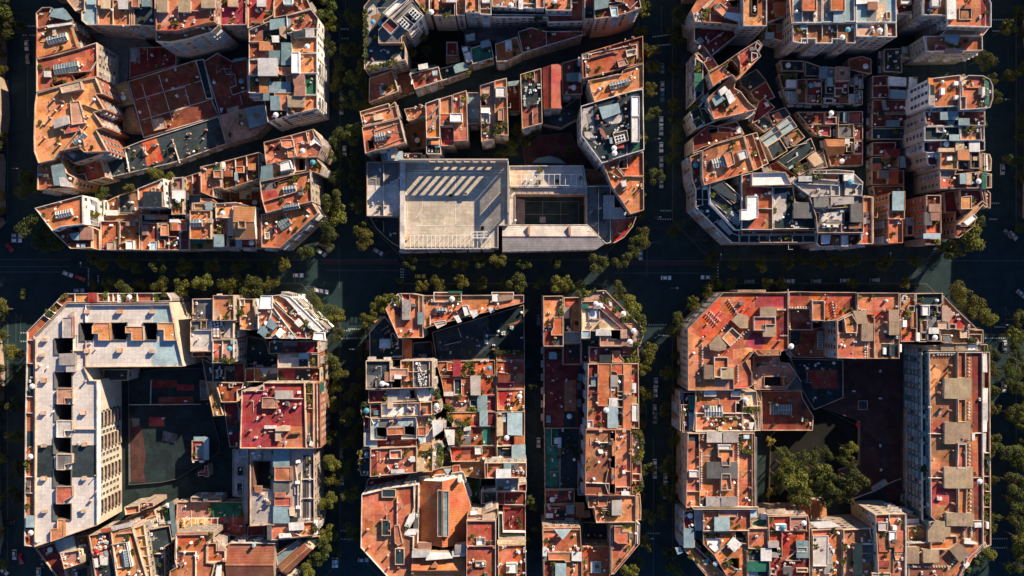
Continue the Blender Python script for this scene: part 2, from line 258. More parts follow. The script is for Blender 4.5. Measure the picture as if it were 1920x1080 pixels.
21 k c|185 58 290 -80 520 -80 720 -80 722 130 680 125 498 313 520 380 520 488 188 563|hotel roof with planters and rooftop machinery; P 195 90 260 30 320 120 230 250 200 330 195 200 g; P 195 500 200 550 400 510 490 480 470 440 400 500 g; H 300 240 400 150 560 5 580 5 672 125 490 300 490 348 300 350 s 3.5; P 240 130 320 100 310 150 250 230 n; H 320 420 330 405 310 405 l .8; H 365 410 388 410 388 430 365 430 l .8; T 195 90,195 130,195 170,195 210,195 250,195 290,195 330,195 370,195 410,195 450,195 500,240 545,280 540,320 530,360 520,400 510,440 500,490 380; A 245 75,240 410; U 315 190 blue; U 255 175 blue; C 395 490,250 480
24.6 g w|335 108 470 -10 562 -5 440 130 400 155|white ribbed plant room roof; P 350 100 470 0 500 5 380 125 w; L 370 140 540 -5; L 400 160 560 10
25.5 n w|328 210 396 145 470 212 402 282|square brown rooftop lift tower; R
24.7 k w|446 180 575 62 668 132 545 258|rooftop plant yard with two fan cooling units; D 505 188; D 592 112; L 500 125 590 195; L 480 215 545 215
24 n w|590 -80 715 -80 715 95 682 105 600 10|T 650 50,690 90; R
22 m c|726 -80 920 -80 922 132 750 132 726 90|G 757 -30 785 70 o; P 800 60 915 70 915 125 780 120 k; U 728 95 white; C 825 10; G 850 -10 925 15 w; T 860 120,830 125
21 t g|930 -80 1000 -80 1000 128 932 128|narrow orange roof
23 o g|1006 -80 1115 -80 1118 108 1006 106|rectangular orange roof raised on cream walls; C 1030 85,1045 85,1060 85,1075 85
22 n g|1122 -80 1215 -80 1216 125 1122 120|P 1125 85 1210 120 p; L 1122 70 1216 70; A 1170 20; H 1140 -20 1200 20 w 1.5
T 950 0 4.321
22 n g|-120 -80 235 -80 235 75 -120 58|brown roof crowded with white ducts; A -30 20,20 40,60 10,100 55,130 30,160 60,200 20,-70 40,-40 40; L 75 0 75 70; G 100 -20 130 70 w 1.5; P -115 0 -20 50 m; C 130 20,30 40; U 35 40 white; L 140 30 230 30
23 o g|240 -80 305 -80 305 70 240 70|small bright orange roof with a cream rim
22.5 o g|312 -80 523 -80 523 90 315 88|U 385 5 white; C 400 25,380 30,330 20,440 20; P 320 40 420 20 420 85 320 85 t; T 375 40,400 35
18 m g|-270 118 524 125 528 -80 618 -80 618 178 335 184 330 145 -270 140|long maroon terrace behind pale brick fronts; P 575 -40 612 70 k; T 240 150,270 150; L 530 20 575 20
24 m c|630 -80 708 -80 708 155 630 158|P 635 30 700 70 700 155 635 155 k; R
26 m c|710 -80 1057 -80 1090 65 985 108 850 140 712 158|big corner roof with teal glazed canopy; G 712 -40 830 -40 822 55 715 78 b; H 835 55 900 55 906 132 850 135 l 1.5; L 830 50 960 25; L 960 25 1000 70; L 1000 70 1060 10; P 1000 60 1050 40 1080 70 1000 95 m; H 880 -60 950 -60 950 20 880 10 n 2; A 1050 65,890 10,960 100; L 810 20 880 20; C 800 20,930 10
13 m g|90 262 198 226 325 258 615 255 615 288 130 432|maroon terrace above the curving lane front; L 320 260 325 370; P 205 225 325 215 325 255 215 250 m; T 270 240,350 280
12 t g|-93 358 0 328 85 302 128 440 0 500 -85 502|H -15 325 40 325 45 400 -10 410 w 1.5; C 18 405; G -90 300 -20 300 -10 325 -85 350 k 1
T 640 0 4.321
11 e g|1050 392 1210 340 1235 470 1062 522|artificial green lawn terrace; G 1130 340 1195 320 1210 370 1135 387 l 1.5; A 1215 475; P 1170 490 1230 475 1240 500 1180 520 n
10 s g|975 375 1050 380 1062 525 1022 545 1000 500|white huts; H 975 388 1020 378 1025 410 985 418 w 2; H 990 432 1045 415 1060 490 1015 503 w 2; H 1110 485 1150 475 1155 510 1120 515 l 1
9 d g|790 560 1000 505 1036 580 820 655|G 905 530 1005 500 1025 560 925 590 b 2.6; T 800 590,1030 590
13 t g|555 600 790 543 815 655 595 727|G 625 527 695 512 700 550 630 562 w 3; P 545 565 770 515 785 550 560 620 d; A 750 590,765 650,560 600; H 735 575 775 570 775 605 740 610 l 2; H 565 655 580 640 580 680 565 680 w 1; P 680 590 710 590 710 660 690 660 k
12 t c|228 637 415 572 465 742 370 780 225 832|terracotta roof with a small blue rooflight beside the hotel; H 303 702 343 697 357 763 315 768 l .8; A 330 680; L 365 770 430 725
4 n c|430 600 555 590 590 740 480 775|R
5 n c|850 340 940 340 960 500 850 520|X 852 340 940 340 940 450 852 450 m .8
4 s c|990 240 1430 200 1430 300 1210 340 1000 370|H 1002 282 1080 266 1085 325 1010 335 w 2
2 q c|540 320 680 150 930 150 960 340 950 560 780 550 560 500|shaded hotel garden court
20 o c|152 907 388 838 392 862 436 826 468 958 178 1028|X 175 930 460 850 462 955 190 1015 o .6; H 258 932 330 917 340 965 265 977 c 1.5; P 270 900 370 870 370 960 350 985 t; L 440 830 470 950; C 245 950
21 o c|170 1034 475 962 520 1155 375 1202 290 1217 195 1247|striped skylight on a leaning roof; S 312 1107 90 62 -12 w; X 262 1060 475 990 480 1020 500 1120 375 1170 300 1200 o .4; W 215 1140 255 1140 272 1200 222 1215; C 270 1105; W 300 1175 340 1165 350 1190 310 1200
16 t c|510 886 680 858 690 940 542 985|bright orange roof; A 540 940,535 960,600 870,650 860; P 530 905 680 875 685 935 560 975 o; C 640 850
6 n c|520 1010 680 972 690 1197 560 1227|U 613 1135 white; R
21 t w|683 840 795 800 802 1120 690 1120|S 745 905 120 14 -52 k; S 748 985 120 14 -58 k; P 690 850 745 835 700 1050 690 1000 o; R
19 k w|690 1127 800 1122 810 1250 690 1247|white rooftop terrace with a lounge set; H 725 1132 795 1172 o 2; G 760 1157 800 1190 l 1.5; A 710 1215,735 1220,770 1212
21 o c|800 802 900 772 903 1025 802 1022|L 803 925 903 925; P 810 810 895 790 895 915 810 900 n; H 805 930 900 1018 t .8
19 m c|802 1032 912 1028 916 1180 810 1185|P 805 1130 910 1132 910 1180 810 1180 r
20.6 o c|906 768 1016 735 1026 1140 914 1147|H 880 918 980 984 w 3; L 962 770 965 910; A 990 790,985 805; P 910 780 960 770 960 850 910 900 t; H 915 1030 1020 1145 o .7; T 985 800
14 b c|1024 752 1122 752 1122 1002 1024 1007|light blue corrugated roof; P 1028 880 1118 880 1118 960 1028 960 l
20.8 p c|1124 697 1236 662 1240 1130 1134 1150|W 1132 822 1168 857; W 1132 932 1168 985; H 1130 873 1203 915 w 1.2; P 1145 730 1195 730 1190 780 1150 820 c; T 1165 1010,1175 1050,1190 1080,1160 780; X 1128 928 1205 1000 g .6
21.1 o c|1242 658 1340 635 1355 1100 1242 1092|H 1250 703 1330 703 1330 785 1250 785 w 2.5; P 1250 705 1285 780 b; H 1270 880 1315 975 p 2; T 1260 1020,1250 1050,1270 1060,1300 1050,1250 1090,1290 1010,1330 1010; P 1270 820 1310 820 1330 900 1245 900 t; C 1295 1030
T 950 0 4.321
19 n c|110 606 280 556 290 1002 125 1046|orange tiled roof with a dark deck of white machines; P 115 645 165 645 175 670 225 670 280 660 285 870 120 905 k; A 158 708,155 730,192 685,225 728,192 735,192 750,260 685,262 712,143 785,143 800,145 828,155 855,252 830,265 805; L 222 575 228 660; L 210 895 212 1000; L 152 600 158 645
17 x c|290 548 442 516 446 880 300 886|crimson gabled roof; V y 362 x
13 m c|446 514 605 470 612 764 450 772|G 485 597 600 583 602 655 490 657 b; U 543 708 white; A 505 545,485 752; P 540 520 600 510 600 580 545 590 k
7 m c|5 700 102 690 110 905 10 905|A 62 715,65 735,70 745; G 10 665 100 655 100 690 10 695 b
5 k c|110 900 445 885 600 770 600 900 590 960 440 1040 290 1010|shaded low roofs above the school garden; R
22 m o|606 442 1102 295 1106 514 615 642|large terracotta roof with an orange rim; X 640 440 1055 355 1060 520 640 635 t .5; P 890 405 970 385 1060 370 1060 510 1000 520 960 460 920 450 o; X 965 407 1050 393 1052 440 975 462 c 1; H 895 492 965 470 990 522 910 545 p 2; X 612 440 665 430 667 475 615 482 w .7; W 740 590 880 555 890 575 745 605; L 680 470 880 415; C 835 380,960 320,1025 300,800 395,1005 365,920 500; T 1000 500,900 520; A 780 595,650 610
21.7 o c|657 655 810 625 930 600 940 570 1106 517 1106 715 710 830|orange roof with one striped skylight beside the avenue; S 918 677 165 48 -14 c; A 862 745; P 740 770 840 690 880 740 860 790 720 820 t; L 815 620 905 600; L 930 605 940 570; P 1050 590 1100 560 1100 700 1060 710 t; C 675 670,880 745
23 k w|600 862 1010 740 1104 722 1112 1215 925 1272 770 1325 605 1100|dark grey roof busy with machines and a white awning strip; P 615 880 700 860 690 1080 760 1190 640 1110 610 1060 g; P 640 920 700 900 710 1000 740 1080 670 1070 s; G 750 870 905 835 920 910 780 962 b 2.2; P 780 965 940 920 960 990 820 1010 g; A 880 1057,905 1040,935 1020,975 1020,990 1035,820 1110,780 1110,870 1080,720 1110,700 1110,890 1060; H 860 1080 975 1052 990 1135 885 1172 k 2; D 918 1122; C 910 785,965 770,720 855,965 830,965 880,970 945,740 960,735 940,770 995,985 1010; H 1012 780 1076 780 1076 938 1012 938 w 2.5; H 1012 944 1076 944 1076 1150 1012 1150 w 2.5; P 1015 1155 1075 1155 1075 1200 1015 1230 e; P 722 1190 830 1160 860 1250 775 1300 d; H 750 1035 775 1040 820 1120 800 1130 760 1080 p 1.5; G 860 1180 945 1170 950 1195 865 1200 r 1; G 835 1118 855 1115 860 1160 840 1160 l 1.5; U 875 1240 white; U 872 1200 white
20 r c|970 1277 1105 1230 1108 1427 962 1430 910 1367 975 1362|bright red corner roof; W 922 1280 965 1275 970 1350 940 1320; P 1060 1245 1102 1230 1104 1425 1060 1425 t
20.4 o c|775 1322 922 1280 905 1355 945 1425 1108 1432 1110 1702 1000 1737 930 1627 850 1507|H 925 1470 965 1460 975 1505 940 1515 w 3; H 875 1540 940 1520 940 1485 980 1525 900 1570 n 1.5; L 890 1360 950 1430; L 950 1430 965 1410; L 830 1390 920 1440; P 790 1330 900 1300 880 1350 820 1390 n; C 895 1290,1095 1490,1090 1510,1095 1530; A 960 1730; P 1060 1440 1104 1435 1104 1700 1070 1700 t
# school in the top middle block
T 640 240 4.321
16 j w|480 276 1355 270 1355 790 1272 792 1272 972 480 985|schoolyard ball court on the roof, lit pale concrete; Q
15 g c|208 276 474 276 474 715 208 715|flat grey school wing; L 343 290 343 710; P 215 282 470 282 470 400 340 470 215 460 s; H 463 395 474 410 w 1; H 463 525 474 540 w 1; H 463 630 474 645 w 1
9 k c|232 722 474 722 474 965 420 940 350 880 280 810|quarter round slate roof; R
16.5 m c|328 207 655 205 658 268 330 270|blue tarpaulin roof hut; G 375 192 495 190 500 262 380 262 l 2; P 335 212 380 212 380 262 335 262 l; A 520 215,540 225,575 250,555 255; P 600 210 640 210 640 262 600 262 d; H 405 205 435 205 435 245 405 245 c 3
T 950 240 4.321
14 g g|22 308 622 305 648 472 842 470 842 930 802 938 652 788 22 790|grey deck round a sunken school yard; W 72 537 645 537 645 783 72 783 11; P 30 340 195 340 100 465 30 465 c; P 470 365 570 465 d; P 652 475 840 475 840 920 800 930 655 785 s; F 30 375 610 465 13; L 22 480 648 478; H 785 545 873 545 873 645 925 645 962 692 962 737 785 737 g 1.6; A 757 650; L 745 475 745 875; L 600 305 640 470; P 72 490 640 490 640 530 72 530 g
14.6 c w|-35 792 655 792 792 940 725 985 -35 1003|ribbed sheet roof with two small dormer strips; V x 880 g; H 170 797 188 868 p 1; H 500 797 518 868 p 1
12 r c|850 742 1052 714 1020 800 950 888 872 932 848 934|red fan shaped roof with a curved rim; P 860 750 950 740 960 800 860 900 t
2 u c|150 300 130 160 260 60 520 40 560 140 690 290|pink paved school garden; R
3 b c|200 282 250 240 350 222 430 245 490 292|curved grey stage
6 n c|620 330 730 340 842 465 650 468|R
# top right block
T 1270 0 4.321
22 o c|110 82 160 0 245 -80 415 -80 528 -20 528 215 380 195 140 182|rambling orange corner roof with a striped canopy; G 385 132 400 98 518 112 515 178 w 2; H 300 70 350 20 410 75 370 130 o 2; H 200 60 290 -20 300 0 225 80 c 1; T 230 130,220 110,240 90,210 150,250 80; W 400 10 500 0 500 50 440 50; P 265 115 380 125 520 180 520 200 380 190 265 170 m; L 300 90 400 20; L 265 110 265 170; A 160 110,180 170,320 80; P 120 100 195 110 195 180 140 170 g; L 195 90 205 180; C 460 200
27 o g|530 -80 720 -80 720 215 530 215|tall narrow orange roof with a long light shaft; W 602 -40 648 -40 645 115 602 115; P 650 -60 715 -60 715 210 680 190 650 100 t; A 625 60,630 80
14 m g|133 205 250 220 300 180 500 272 268 460 218 390 135 330|G 160 318 190 300 215 335 185 355 b 1.5; P 220 200 370 205 370 255 225 225 d; H 265 150 300 165 290 215 265 215 l 1; L 245 350 375 260; G 190 345 220 375 185 395 170 370 p 1; A 250 330,235 305,345 285
15 m g|722 -80 890 -80 890 128 722 190|G 785 20 888 20 888 128 800 128 t; A 860 75
11 m g|722 195 890 192 890 345 722 302|G 812 190 895 190 895 252 812 252 s; G 713 265 782 265 782 315 713 315 b; C 795 155
25 b g|928 -80 1168 -80 1168 188 928 190|pale blue roof with an orange hut; H 1015 -30 1130 85 t 2.4; P 1105 20 1180 -10 1180 180 1105 170 c; P 1020 92 1105 92 1105 178 1020 178 s; L 1015 90 1015 185; L 1105 90 1105 185; H 900 -60 935 -60 940 190 925 190 o 1
25.3 b g|1172 -80 1433 -80 1433 180 1172 185|H 1245 -30 1360 85 t 2.4; G 1268 88 1355 182 l 1.4; P 1180 20 1245 -20 1245 80 1180 160 c; L 1360 0 1360 180; C 1280 65
24 n g|930 197 1436 190 1436 355 1360 352 1360 320 1250 320 1250 355 1115 355 1115 318 1003 318 1003 355 930 340|row of brown terraces above white slab facades; L 1050 197 1055 350; L 1175 192 1175 315; L 1298 192 1298 350; A 1235 225,1030 345; U 1385 238 blue; T 1340 290,1345 310; U 1340 300 white; G 1000 200 1045 200 1045 235 1000 235 b 1; C 945 265
T 1590 0 4.321
25 l g|58 -80 382 -80 387 186 60 188|pale sheet metal roof; P 65 -60 150 -60 145 180 65 180 l; G 165 15 238 15 238 75 165 75 n 1.5; P 150 82 230 82 228 183 150 183 s; P 232 20 308 10 308 185 232 183 c; G 70 -40 255 -20 255 15 70 30 w 1.4; X 312 92 348 92 348 155 312 155 o .8
24.6 c g|60 192 304 192 304 302 60 300|P 192 200 300 195 300 298 195 295 n; P 65 200 115 195 110 230 65 235 b; U 262 245 white; C 275 268; L 300 190 300 300
24.3 n g|308 190 385 190 388 304 308 304|R
18 m g|390 -80 598 -80 598 60 505 150 500 100 390 120|H 430 -30 515 30 w 2; P 520 100 590 20 590 110 520 190 t; G 395 10 425 10 425 50 395 50 r 1; L 385 110 520 115
27 o g|604 -80 1100 -80 1152 30 1152 225 800 215 803 130 604 125|tall corner building with a green awning terrace; P 610 -40 800 -40 800 122 610 122 n; H 680 -30 750 50 w 2.5; G 806 -40 874 152 w 2; W 910 68 985 68 1000 95 1000 150 910 150; P 940 -40 1050 -40 1075 40 1075 70 1010 60 o; P 1078 0 1110 10 1110 215 1078 205 m; P 1114 55 1150 230 e; L 605 -60 605 122; C 680 85,960 35; P 985 150 1000 75 1075 75 1075 205 990 205 t; X 900 62 1005 62 1005 158 900 158 n .5
21.5 o g|740 290 815 222 1135 232 1085 292|tiled lean-to strip; R
21 t g|606 296 1080 296 1082 412 640 420|G 790 280 908 278 888 362 845 345 790 325 b 2; P 985 330 1030 340 1000 400 1070 405 1075 310 t; H 708 358 795 370 795 408 708 408 x 1; L 635 300 635 415; T 870 360,900 370; G 790 392 935 392 925 425 780 440 p 1; A 720 370
26 t w|650 640 902 610 908 862 708 872 652 852|reddish tiled roof with three white dormers; P 705 620 902 610 905 860 708 868 t; P 652 690 700 690 700 775 652 775 d; H 755 712 785 766 w 1.5; H 862 657 895 690 w 1.5; H 865 772 897 804 w 1.5; G 655 775 700 850 g 1; H 652 630 690 632 690 685 652 685 o 1
26.5 o w|908 658 968 612 1085 616 1142 645 1166 700 1166 800 1142 876 968 890 905 890 915 780|tiled corner penthouse with a bright green awning; G 1112 650 1142 842 e 1; H 1085 704 1110 790 w 1; P 1110 840 1140 840 1140 875 1105 875 w; X 908 780 960 780 960 885 908 890 p 2; H 962 690 1080 700 1080 712 962 712 o .5; G 1062 710 1085 710 1085 762 1062 762 s 1; P 905 620 965 615 965 700 905 700 c; A 1090 820; T 1105 640
24 m g|612 906 1100 900 1103 1020 625 1022|maroon roof of slatted glass canopies; G 752 905 892 968 b 2; G 898 960 985 1012 b 2; A 1045 970,1060 1000; C 650 1000,690 1000,1095 940,1095 980; T 1040 985; G 805 980 860 1015 b 1
T 1590 240 4.321
24 d g|612 -10 900 -10 902 102 612 105|G 825 55 900 100 l 1.5; X 718 -20 780 -20 780 35 718 35 g 1; P 625 0 715 0 715 100 625 100 k
23.5 n g|905 -8 1095 -12 1098 103 905 103|A 920 5,1050 20,985 35; P 915 70 980 70 980 100 915 100 o; P 1000 70 1040 75 1030 100 1000 100 o; L 1075 0 1080 100; T 960 20,1000 10,940 10
21.6 m g|605 115 745 108 745 200 640 205 605 190|G 658 108 742 195 x .6; P 610 125 655 125 655 185 610 185 k
22 t g|748 110 1100 107 1100 187 900 187 750 183|G 875 105 940 182 c 2; G 985 110 1065 190 w 2; G 735 165 858 190 c 2; P 940 110 980 110 980 165 940 165 k; T 800 130,830 140,820 120; P 1065 112 1095 112 1095 185 1065 185 k; U 800 130 white
20 x g|632 207 738 197 738 302 660 305 640 290|H 650 207 692 235 w 1.5; G 690 205 740 195 740 250 715 250 l 1.5
23 t c|742 192 884 192 880 337 738 335|small square brown roof with a white tank; H 805 233 845 262 w 1.2; P 750 200 880 200 790 250 750 250 o; P 850 250 880 240 880 330 760 330 n
21 k c|888 260 980 260 978 345 885 345|G 890 178 985 175 985 258 895 255 o 3; R
22.4 k c|984 192 1060 192 1060 330 984 330|H 1013 232 1047 262 c 1.2; R
21.2 o c|1064 202 1140 215 1155 260 1150 350 1064 342|L 1085 205 1085 345; L 1105 210 1105 345; H 1118 215 1130 215 1135 345 1120 345 w 1; P 1085 210 1105 345 n
22.2 n c|736 342 870 345 860 375 1045 355 1046 490 740 492|G 910 375 960 375 960 450 910 450 b 2; G 962 370 1000 370 1000 455 962 455 c 2; A 1040 370; C 840 470; P 760 400 820 440 870 400 870 470 760 480 t; P 740 350 830 350 830 420 745 400 s; P 1005 400 1040 400 1040 480 1000 470 k
21.4 n c|1050 352 1155 375 1155 488 1050 490|G 1090 360 1118 490 e 2; U 1062 430 white; X 1120 380 1155 378 1155 480 1120 485 k .8; L 1070 360 1070 485
20.2 m c|900 500 1068 502 1090 590 1000 658 925 662 902 560|H 918 560 940 555 1003 548 1003 655 915 657 o 1.8; A 1010 560,960 540,1000 580,1010 605; T 1020 590
20.7 o c|1070 500 1098 502 1115 640 1090 600|small orange strip roof
20.9 o c|880 782 1078 590 1125 625 1110 650 1085 625 940 785|angled orange roof; H 938 762 1018 697 1050 725 970 790 w 1.6
17 m c|862 790 955 795 1030 740 1010 800 890 892 862 885|T 940 850,1000 790,1070 720,1060 690,1120 640; P 880 800 940 810 890 870 o
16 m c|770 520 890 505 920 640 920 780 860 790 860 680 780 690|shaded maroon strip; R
19.7 m c|1102 505 1120 505 1147 530 1145 655 1118 640|A 1118 540,1118 570; R
24 m o|627 545 745 545 748 858 625 857|maroon rooftop with pink huts; G 660 618 742 677 p 2; G 672 682 740 747 p 2; G 625 682 680 785 s 2; P 640 820 700 780 710 845 640 845 r; G 613 858 748 893 l 2; C 630 575
18 n c|616 895 742 898 740 945 620 945|T 720 920,730 910; R
14 k c|470 730 525 725 525 870 470 870|G 470 730 525 725 525 790 470 790 b 1
24.2 b o|325 528 455 512 456 666 325 668|G 362 515 452 515 452 664 362 664 l 2; P 330 540 360 540 360 660 330 660 d
24 t o|320 672 452 670 452 738 320 740|R; C 430 740
23.6 t o|320 745 437 742 437 932 318 935|A 330 912,325 905; R
23 t c|110 562 190 560 192 940 70 942 105 900|G 115 605 140 605 140 710 118 710 o 1; L 110 600 110 900; G 115 720 145 720 145 775 118 775 g 1
6 m c|195 117 385 115 385 160 300 220 195 225|G 300 170 425 170 425 215 345 240 m 2; H 305 175 340 175 340 240 305 240 p 2
6 n c|190 240 405 225 410 330 190 335|G 205 290 270 335 o 2; P 195 245 270 240 270 280 195 285 k; T 280 290,350 260,370 250; A 290 285,300 320; G 425 230 460 230 470 320 425 320 b 2
5.5 m c|190 345 450 342 450 458 190 460|G 333 335 405 455 t 2; G 255 345 328 405 s 2.5; L 320 400 320 458
5.2 m c|200 470 450 468 450 510 320 540 215 560|C 270 510; R
T 1590 0 4.321
6.5 m c|197 618 328 612 330 792 195 795|L 200 695 325 690; A 260 770,265 680; G 330 622 470 632 470 697 330 690 w 2.4
5.8 m c|332 700 475 705 478 802 335 797|G 340 727 475 737 475 800 340 795 l 2
5.5 m c|197 808 480 812 480 912 197 915|G 278 815 300 815 315 890 290 890 g 1; A 320 880,390 870; G 250 900 290 900 290 935 250 935 d 2
6 m c|192 920 480 925 480 1030 192 1032|G 315 975 417 975 417 1025 315 1025 b 2; C 265 960
6 d c|192 1040 460 1040 460 1130 192 1130|A 250 1105; R
7 d c|290 400 430 395 435 590 290 580|A 340 455,385 495,325 540,400 550,400 420
8 s c|490 625 560 625 560 745 490 750|G 495 630 520 630 520 740 495 740 w 1.5; G 528 640 555 640 555 740 528 740 w 2
7 b c|435 380 600 375 540 480 440 470|G 440 385 480 385 480 430 440 430 b 2
T 1270 0 4.321
7 m c|1385 480 1430 470 1485 455 1568 480 1570 600 1500 590 1385 560|A 1420 690; U 1527 535 white
6 d c|830 490 1022 495 1020 578 850 578|U 900 527 white; R
5.7 k c|1033 495 1150 540 1150 620 1033 618|R
6.8 b c|1152 540 1276 548 1276 632 1155 632|G 1155 540 1215 540 1215 630 1155 630 b 1; G 1215 630 1258 630 1258 698 1215 698 l 1
8.5 p c|1282 540 1395 545 1395 656 1280 656|square pinkish roof; R
6 d c|1200 640 1275 700 1275 760 1200 760|R
6.4 m c|1270 665 1385 660 1385 780 1270 790|X 1275 710 1345 710 1345 780 1275 780 m .8; G 1315 780 1370 780 1370 835 1315 835 m .8; A 1360 690,1360 750; T 1350 770
5.9 d c|820 602 965 600 965 712 850 715|G 885 648 963 648 963 708 885 708 w 2; T 870 640,900 620,930 610,860 650
6.2 k c|850 722 965 718 970 835 900 838|G 870 740 960 740 965 830 905 830 b .8; L 900 740 905 830; L 925 740 930 830; R
6 m c|968 645 1040 640 1040 838 972 838|G 968 727 998 727 998 755 968 755 y 1.5; T 990 780,1020 700
5.6 m c|1045 640 1168 640 1168 845 1045 842|A 1140 740,1145 780,1105 815,1140 815; U 1085 690 blue; G 1115 672 1158 672 1158 698 1115 698 g 1.5; P 1060 770 1120 770 1120 830 1060 830 p; T 1150 800
6.1 m c|1180 790 1430 780 1430 840 1185 840|G 1390 765 1430 765 1430 832 1390 832 g 1.5; X 1315 785 1370 785 1370 835 1315 835 x .8; X 1195 795 1265 795 1265 835 1195 835 d .8; G 1390 640 1430 630 1430 690 1390 690 s 2
6.3 m c|1430 610 1500 600 1505 720 1430 725|G 1435 625 1460 625 1460 685 1435 685 g 1.5; X 1470 640 1500 640 1500 715 1470 715 w .8
6.3 n c|1430 735 1498 735 1498 850 1430 855|G 1435 765 1465 765 1465 830 1435 830 g 1; A 1475 760,1480 790
5.4 m c|965 908 1190 908 1190 1008 1050 1012|X 1050 905 1100 905 1100 925 1050 925 m .8; P 980 920 1060 920 1060 1000 1020 1005 k; C 1045 945,1130 940; R
6 m c|1196 905 1303 905 1303 1008 1196 1010|X 1200 945 1290 945 1290 1005 1200 1005 x .8; A 1245 910,1235 945; U 1250 915 white
5.8 d c|1308 905 1382 905 1382 995 1308 990|G 1348 910 1372 910 1372 990 1348 990 b 1.5
5.6 m c|1384 905 1500 902 1500 1005 1384 1005|P 1390 920 1480 920 1480 1000 1390 1000 t
5.1 m c|1048 1018 1240 1018 1240 1110 1120 1090|A 1095 1025,1150 1070,1170 1060,1160 1090; P 1070 1040 1230 1040 1230 1100 1130 1085 x
6.6 s c|1300 1010 1425 1005 1428 1120 1300 1120|R
5.7 m c|1430 1015 1500 1010 1500 1140 1430 1140|A 1450 1060,1445 1090
6.9 t c|1195 1127 1350 1127 1350 1245 1210 1250|small brown tiled shed roof; V x 1190 n
5.3 m c|1215 1256 1500 1250 1500 1340 1240 1345|U 1337 1305 white; G 1360 1125 1395 1125 1395 1165 1360 1165 w 2; A 1390 1180,1370 1280,1300 1260; X 1370 1150 1420 1150 1420 1230 1370 1230 m .8
7 m c|1430 1148 1500 1142 1500 1245 1430 1245|A 1470 1180,1455 1165; G 1440 1170 1460 1170 1460 1215 1440 1215 g 1.5
25 o c|248 592 370 515 490 430 652 328 686 372 655 428 675 458 500 640 470 655 440 612 350 655 285 705|slender orange diagonal roof with a dark curved shaft; W 390 568 415 500 440 492 500 560 505 600 475 625 440 605; X 600 420 650 430 655 465 600 500 x .8; X 640 335 680 370 650 420 630 380 x .8; L 480 440 510 500; L 510 500 510 560; P 500 440 600 380 650 420 600 500 520 560 r; P 255 600 350 545 385 620 290 695 t; C 500 440,345 665; G 590 385 640 385 640 400 590 410 s 1
19 r c|235 470 280 462 330 540 250 585 205 510 230 495|A 265 480,180 380; R
22 o c|240 800 435 615 472 655 458 715 510 745 572 828 640 888 462 935 295 968|orange roof with white hut and ribbed canopy; H 335 732 385 695 415 730 355 778 w 3; G 385 745 420 730 470 805 425 842 w 2; G 280 800 345 765 388 800 310 857 b 2; P 300 840 380 860 385 900 300 960 250 880 t; T 385 855; L 250 880 300 960; C 345 668,490 755,555 905,465 770; A 375 850; W 400 950 435 920 450 940 410 985
18 d w|142 468 190 500 205 515 205 758 142 820|G 146 595 202 662 e 1.6; G 146 668 202 733 e 1.6; T 160 540,180 520,170 560,150 580
17.6 m c|135 435 165 430 240 490 215 515 165 485|X 150 440 180 432 235 490 205 515 m .8; R
17 m c|208 520 248 600 282 700 270 740 205 790|T 230 620,220 650,260 690; A 250 700; R
18 k g|100 905 180 865 215 805 240 870 305 985 148 1050|X 115 980 180 940 220 1000 150 1045 k .9; X 180 880 225 870 295 985 225 1015 k .9; G 190 805 250 760 275 790 220 830 b 1.5; T 150 990,170 1000,200 960; A 235 855; T 110 880,140 870
17 m c|322 1020 480 985 540 1090 430 1080 330 1075|R
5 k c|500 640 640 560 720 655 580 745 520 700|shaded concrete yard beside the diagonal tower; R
6 m c|590 745 720 660 790 790 680 830 620 800|R
7.5 m c|655 830 700 790 790 870 640 985 600 1000 630 900|A 725 840; G 705 835 730 828 745 855 725 865 w .8
7 s c|605 990 710 932 800 1010 700 1075|P 620 1000 700 950 760 1000 690 1040 k
7.4 k c|725 920 870 870 915 930 775 1020|G 770 935 820 905 855 955 810 985 o 1; R
T 1270 240 4.321
8 l c|662 85 905 -100 970 -10 718 157|slatted pale blue sheet roof; L 680 110 935 -55; L 800 -20 850 50
8.6 k c|722 152 828 84 892 186 772 262|dark square lean-to roof; R
7 k c|840 70 975 5 1032 76 935 152|P 885 60 975 10 1030 75 940 140 n; G 860 70 900 80 900 150 880 120 s 1
6 d c|800 265 1080 80 1120 180 895 335|long dark workshop roof; H 900 320 940 295 945 315 905 337 l 1; L 850 170 1050 120; L 890 280 980 220
6.5 s c|940 330 1085 260 1180 190 1215 320 1080 335 985 385|G 1058 240 1120 192 1180 275 1115 312 c 2.4; P 950 320 1020 300 1060 350 990 375 g; T 960 300,1000 330,980 290,960 350,1040 320
5 m c|740 300 800 275 890 340 975 395 930 430 870 360 760 350|G 690 330 720 310 760 350 700 360 g 2; R
23 o c|200 180 300 130 532 66 615 350 215 466 200 400|big hipped orange roof; P 202 170 320 132 330 215 310 250 210 430 200 400 n; H 375 215 440 180 460 250 465 290 410 322 390 260 o 2.4; S 330 280 90 75 -14 w; S 374 262 24 40 -14 l; H 485 192 555 175 572 240 510 262 w 2; P 210 430 480 345 540 360 215 465 t; A 300 360; C 485 325,425 160; T 620 205; P 440 130 530 90 560 170 440 190 t
20 o c|537 66 640 36 735 290 690 310 640 340 617 345|bright orange lower roof; L 610 50 690 300; A 690 310,715 260; T 620 205
17 m c|122 80 250 -20 520 10 530 60 300 128 200 160 125 198|W 250 10 340 0 345 25 260 48; P 270 50 400 30 430 60 290 120 t; A 480 35,500 25; H 470 0 500 -20 520 35 490 45 w 1; L 125 205 200 180
18.5 m c|102 232 192 195 212 460 147 500 120 420|A 150 300,150 425; L 110 300 140 370; P 110 230 190 210 190 260 115 280 t; U 150 300 blue
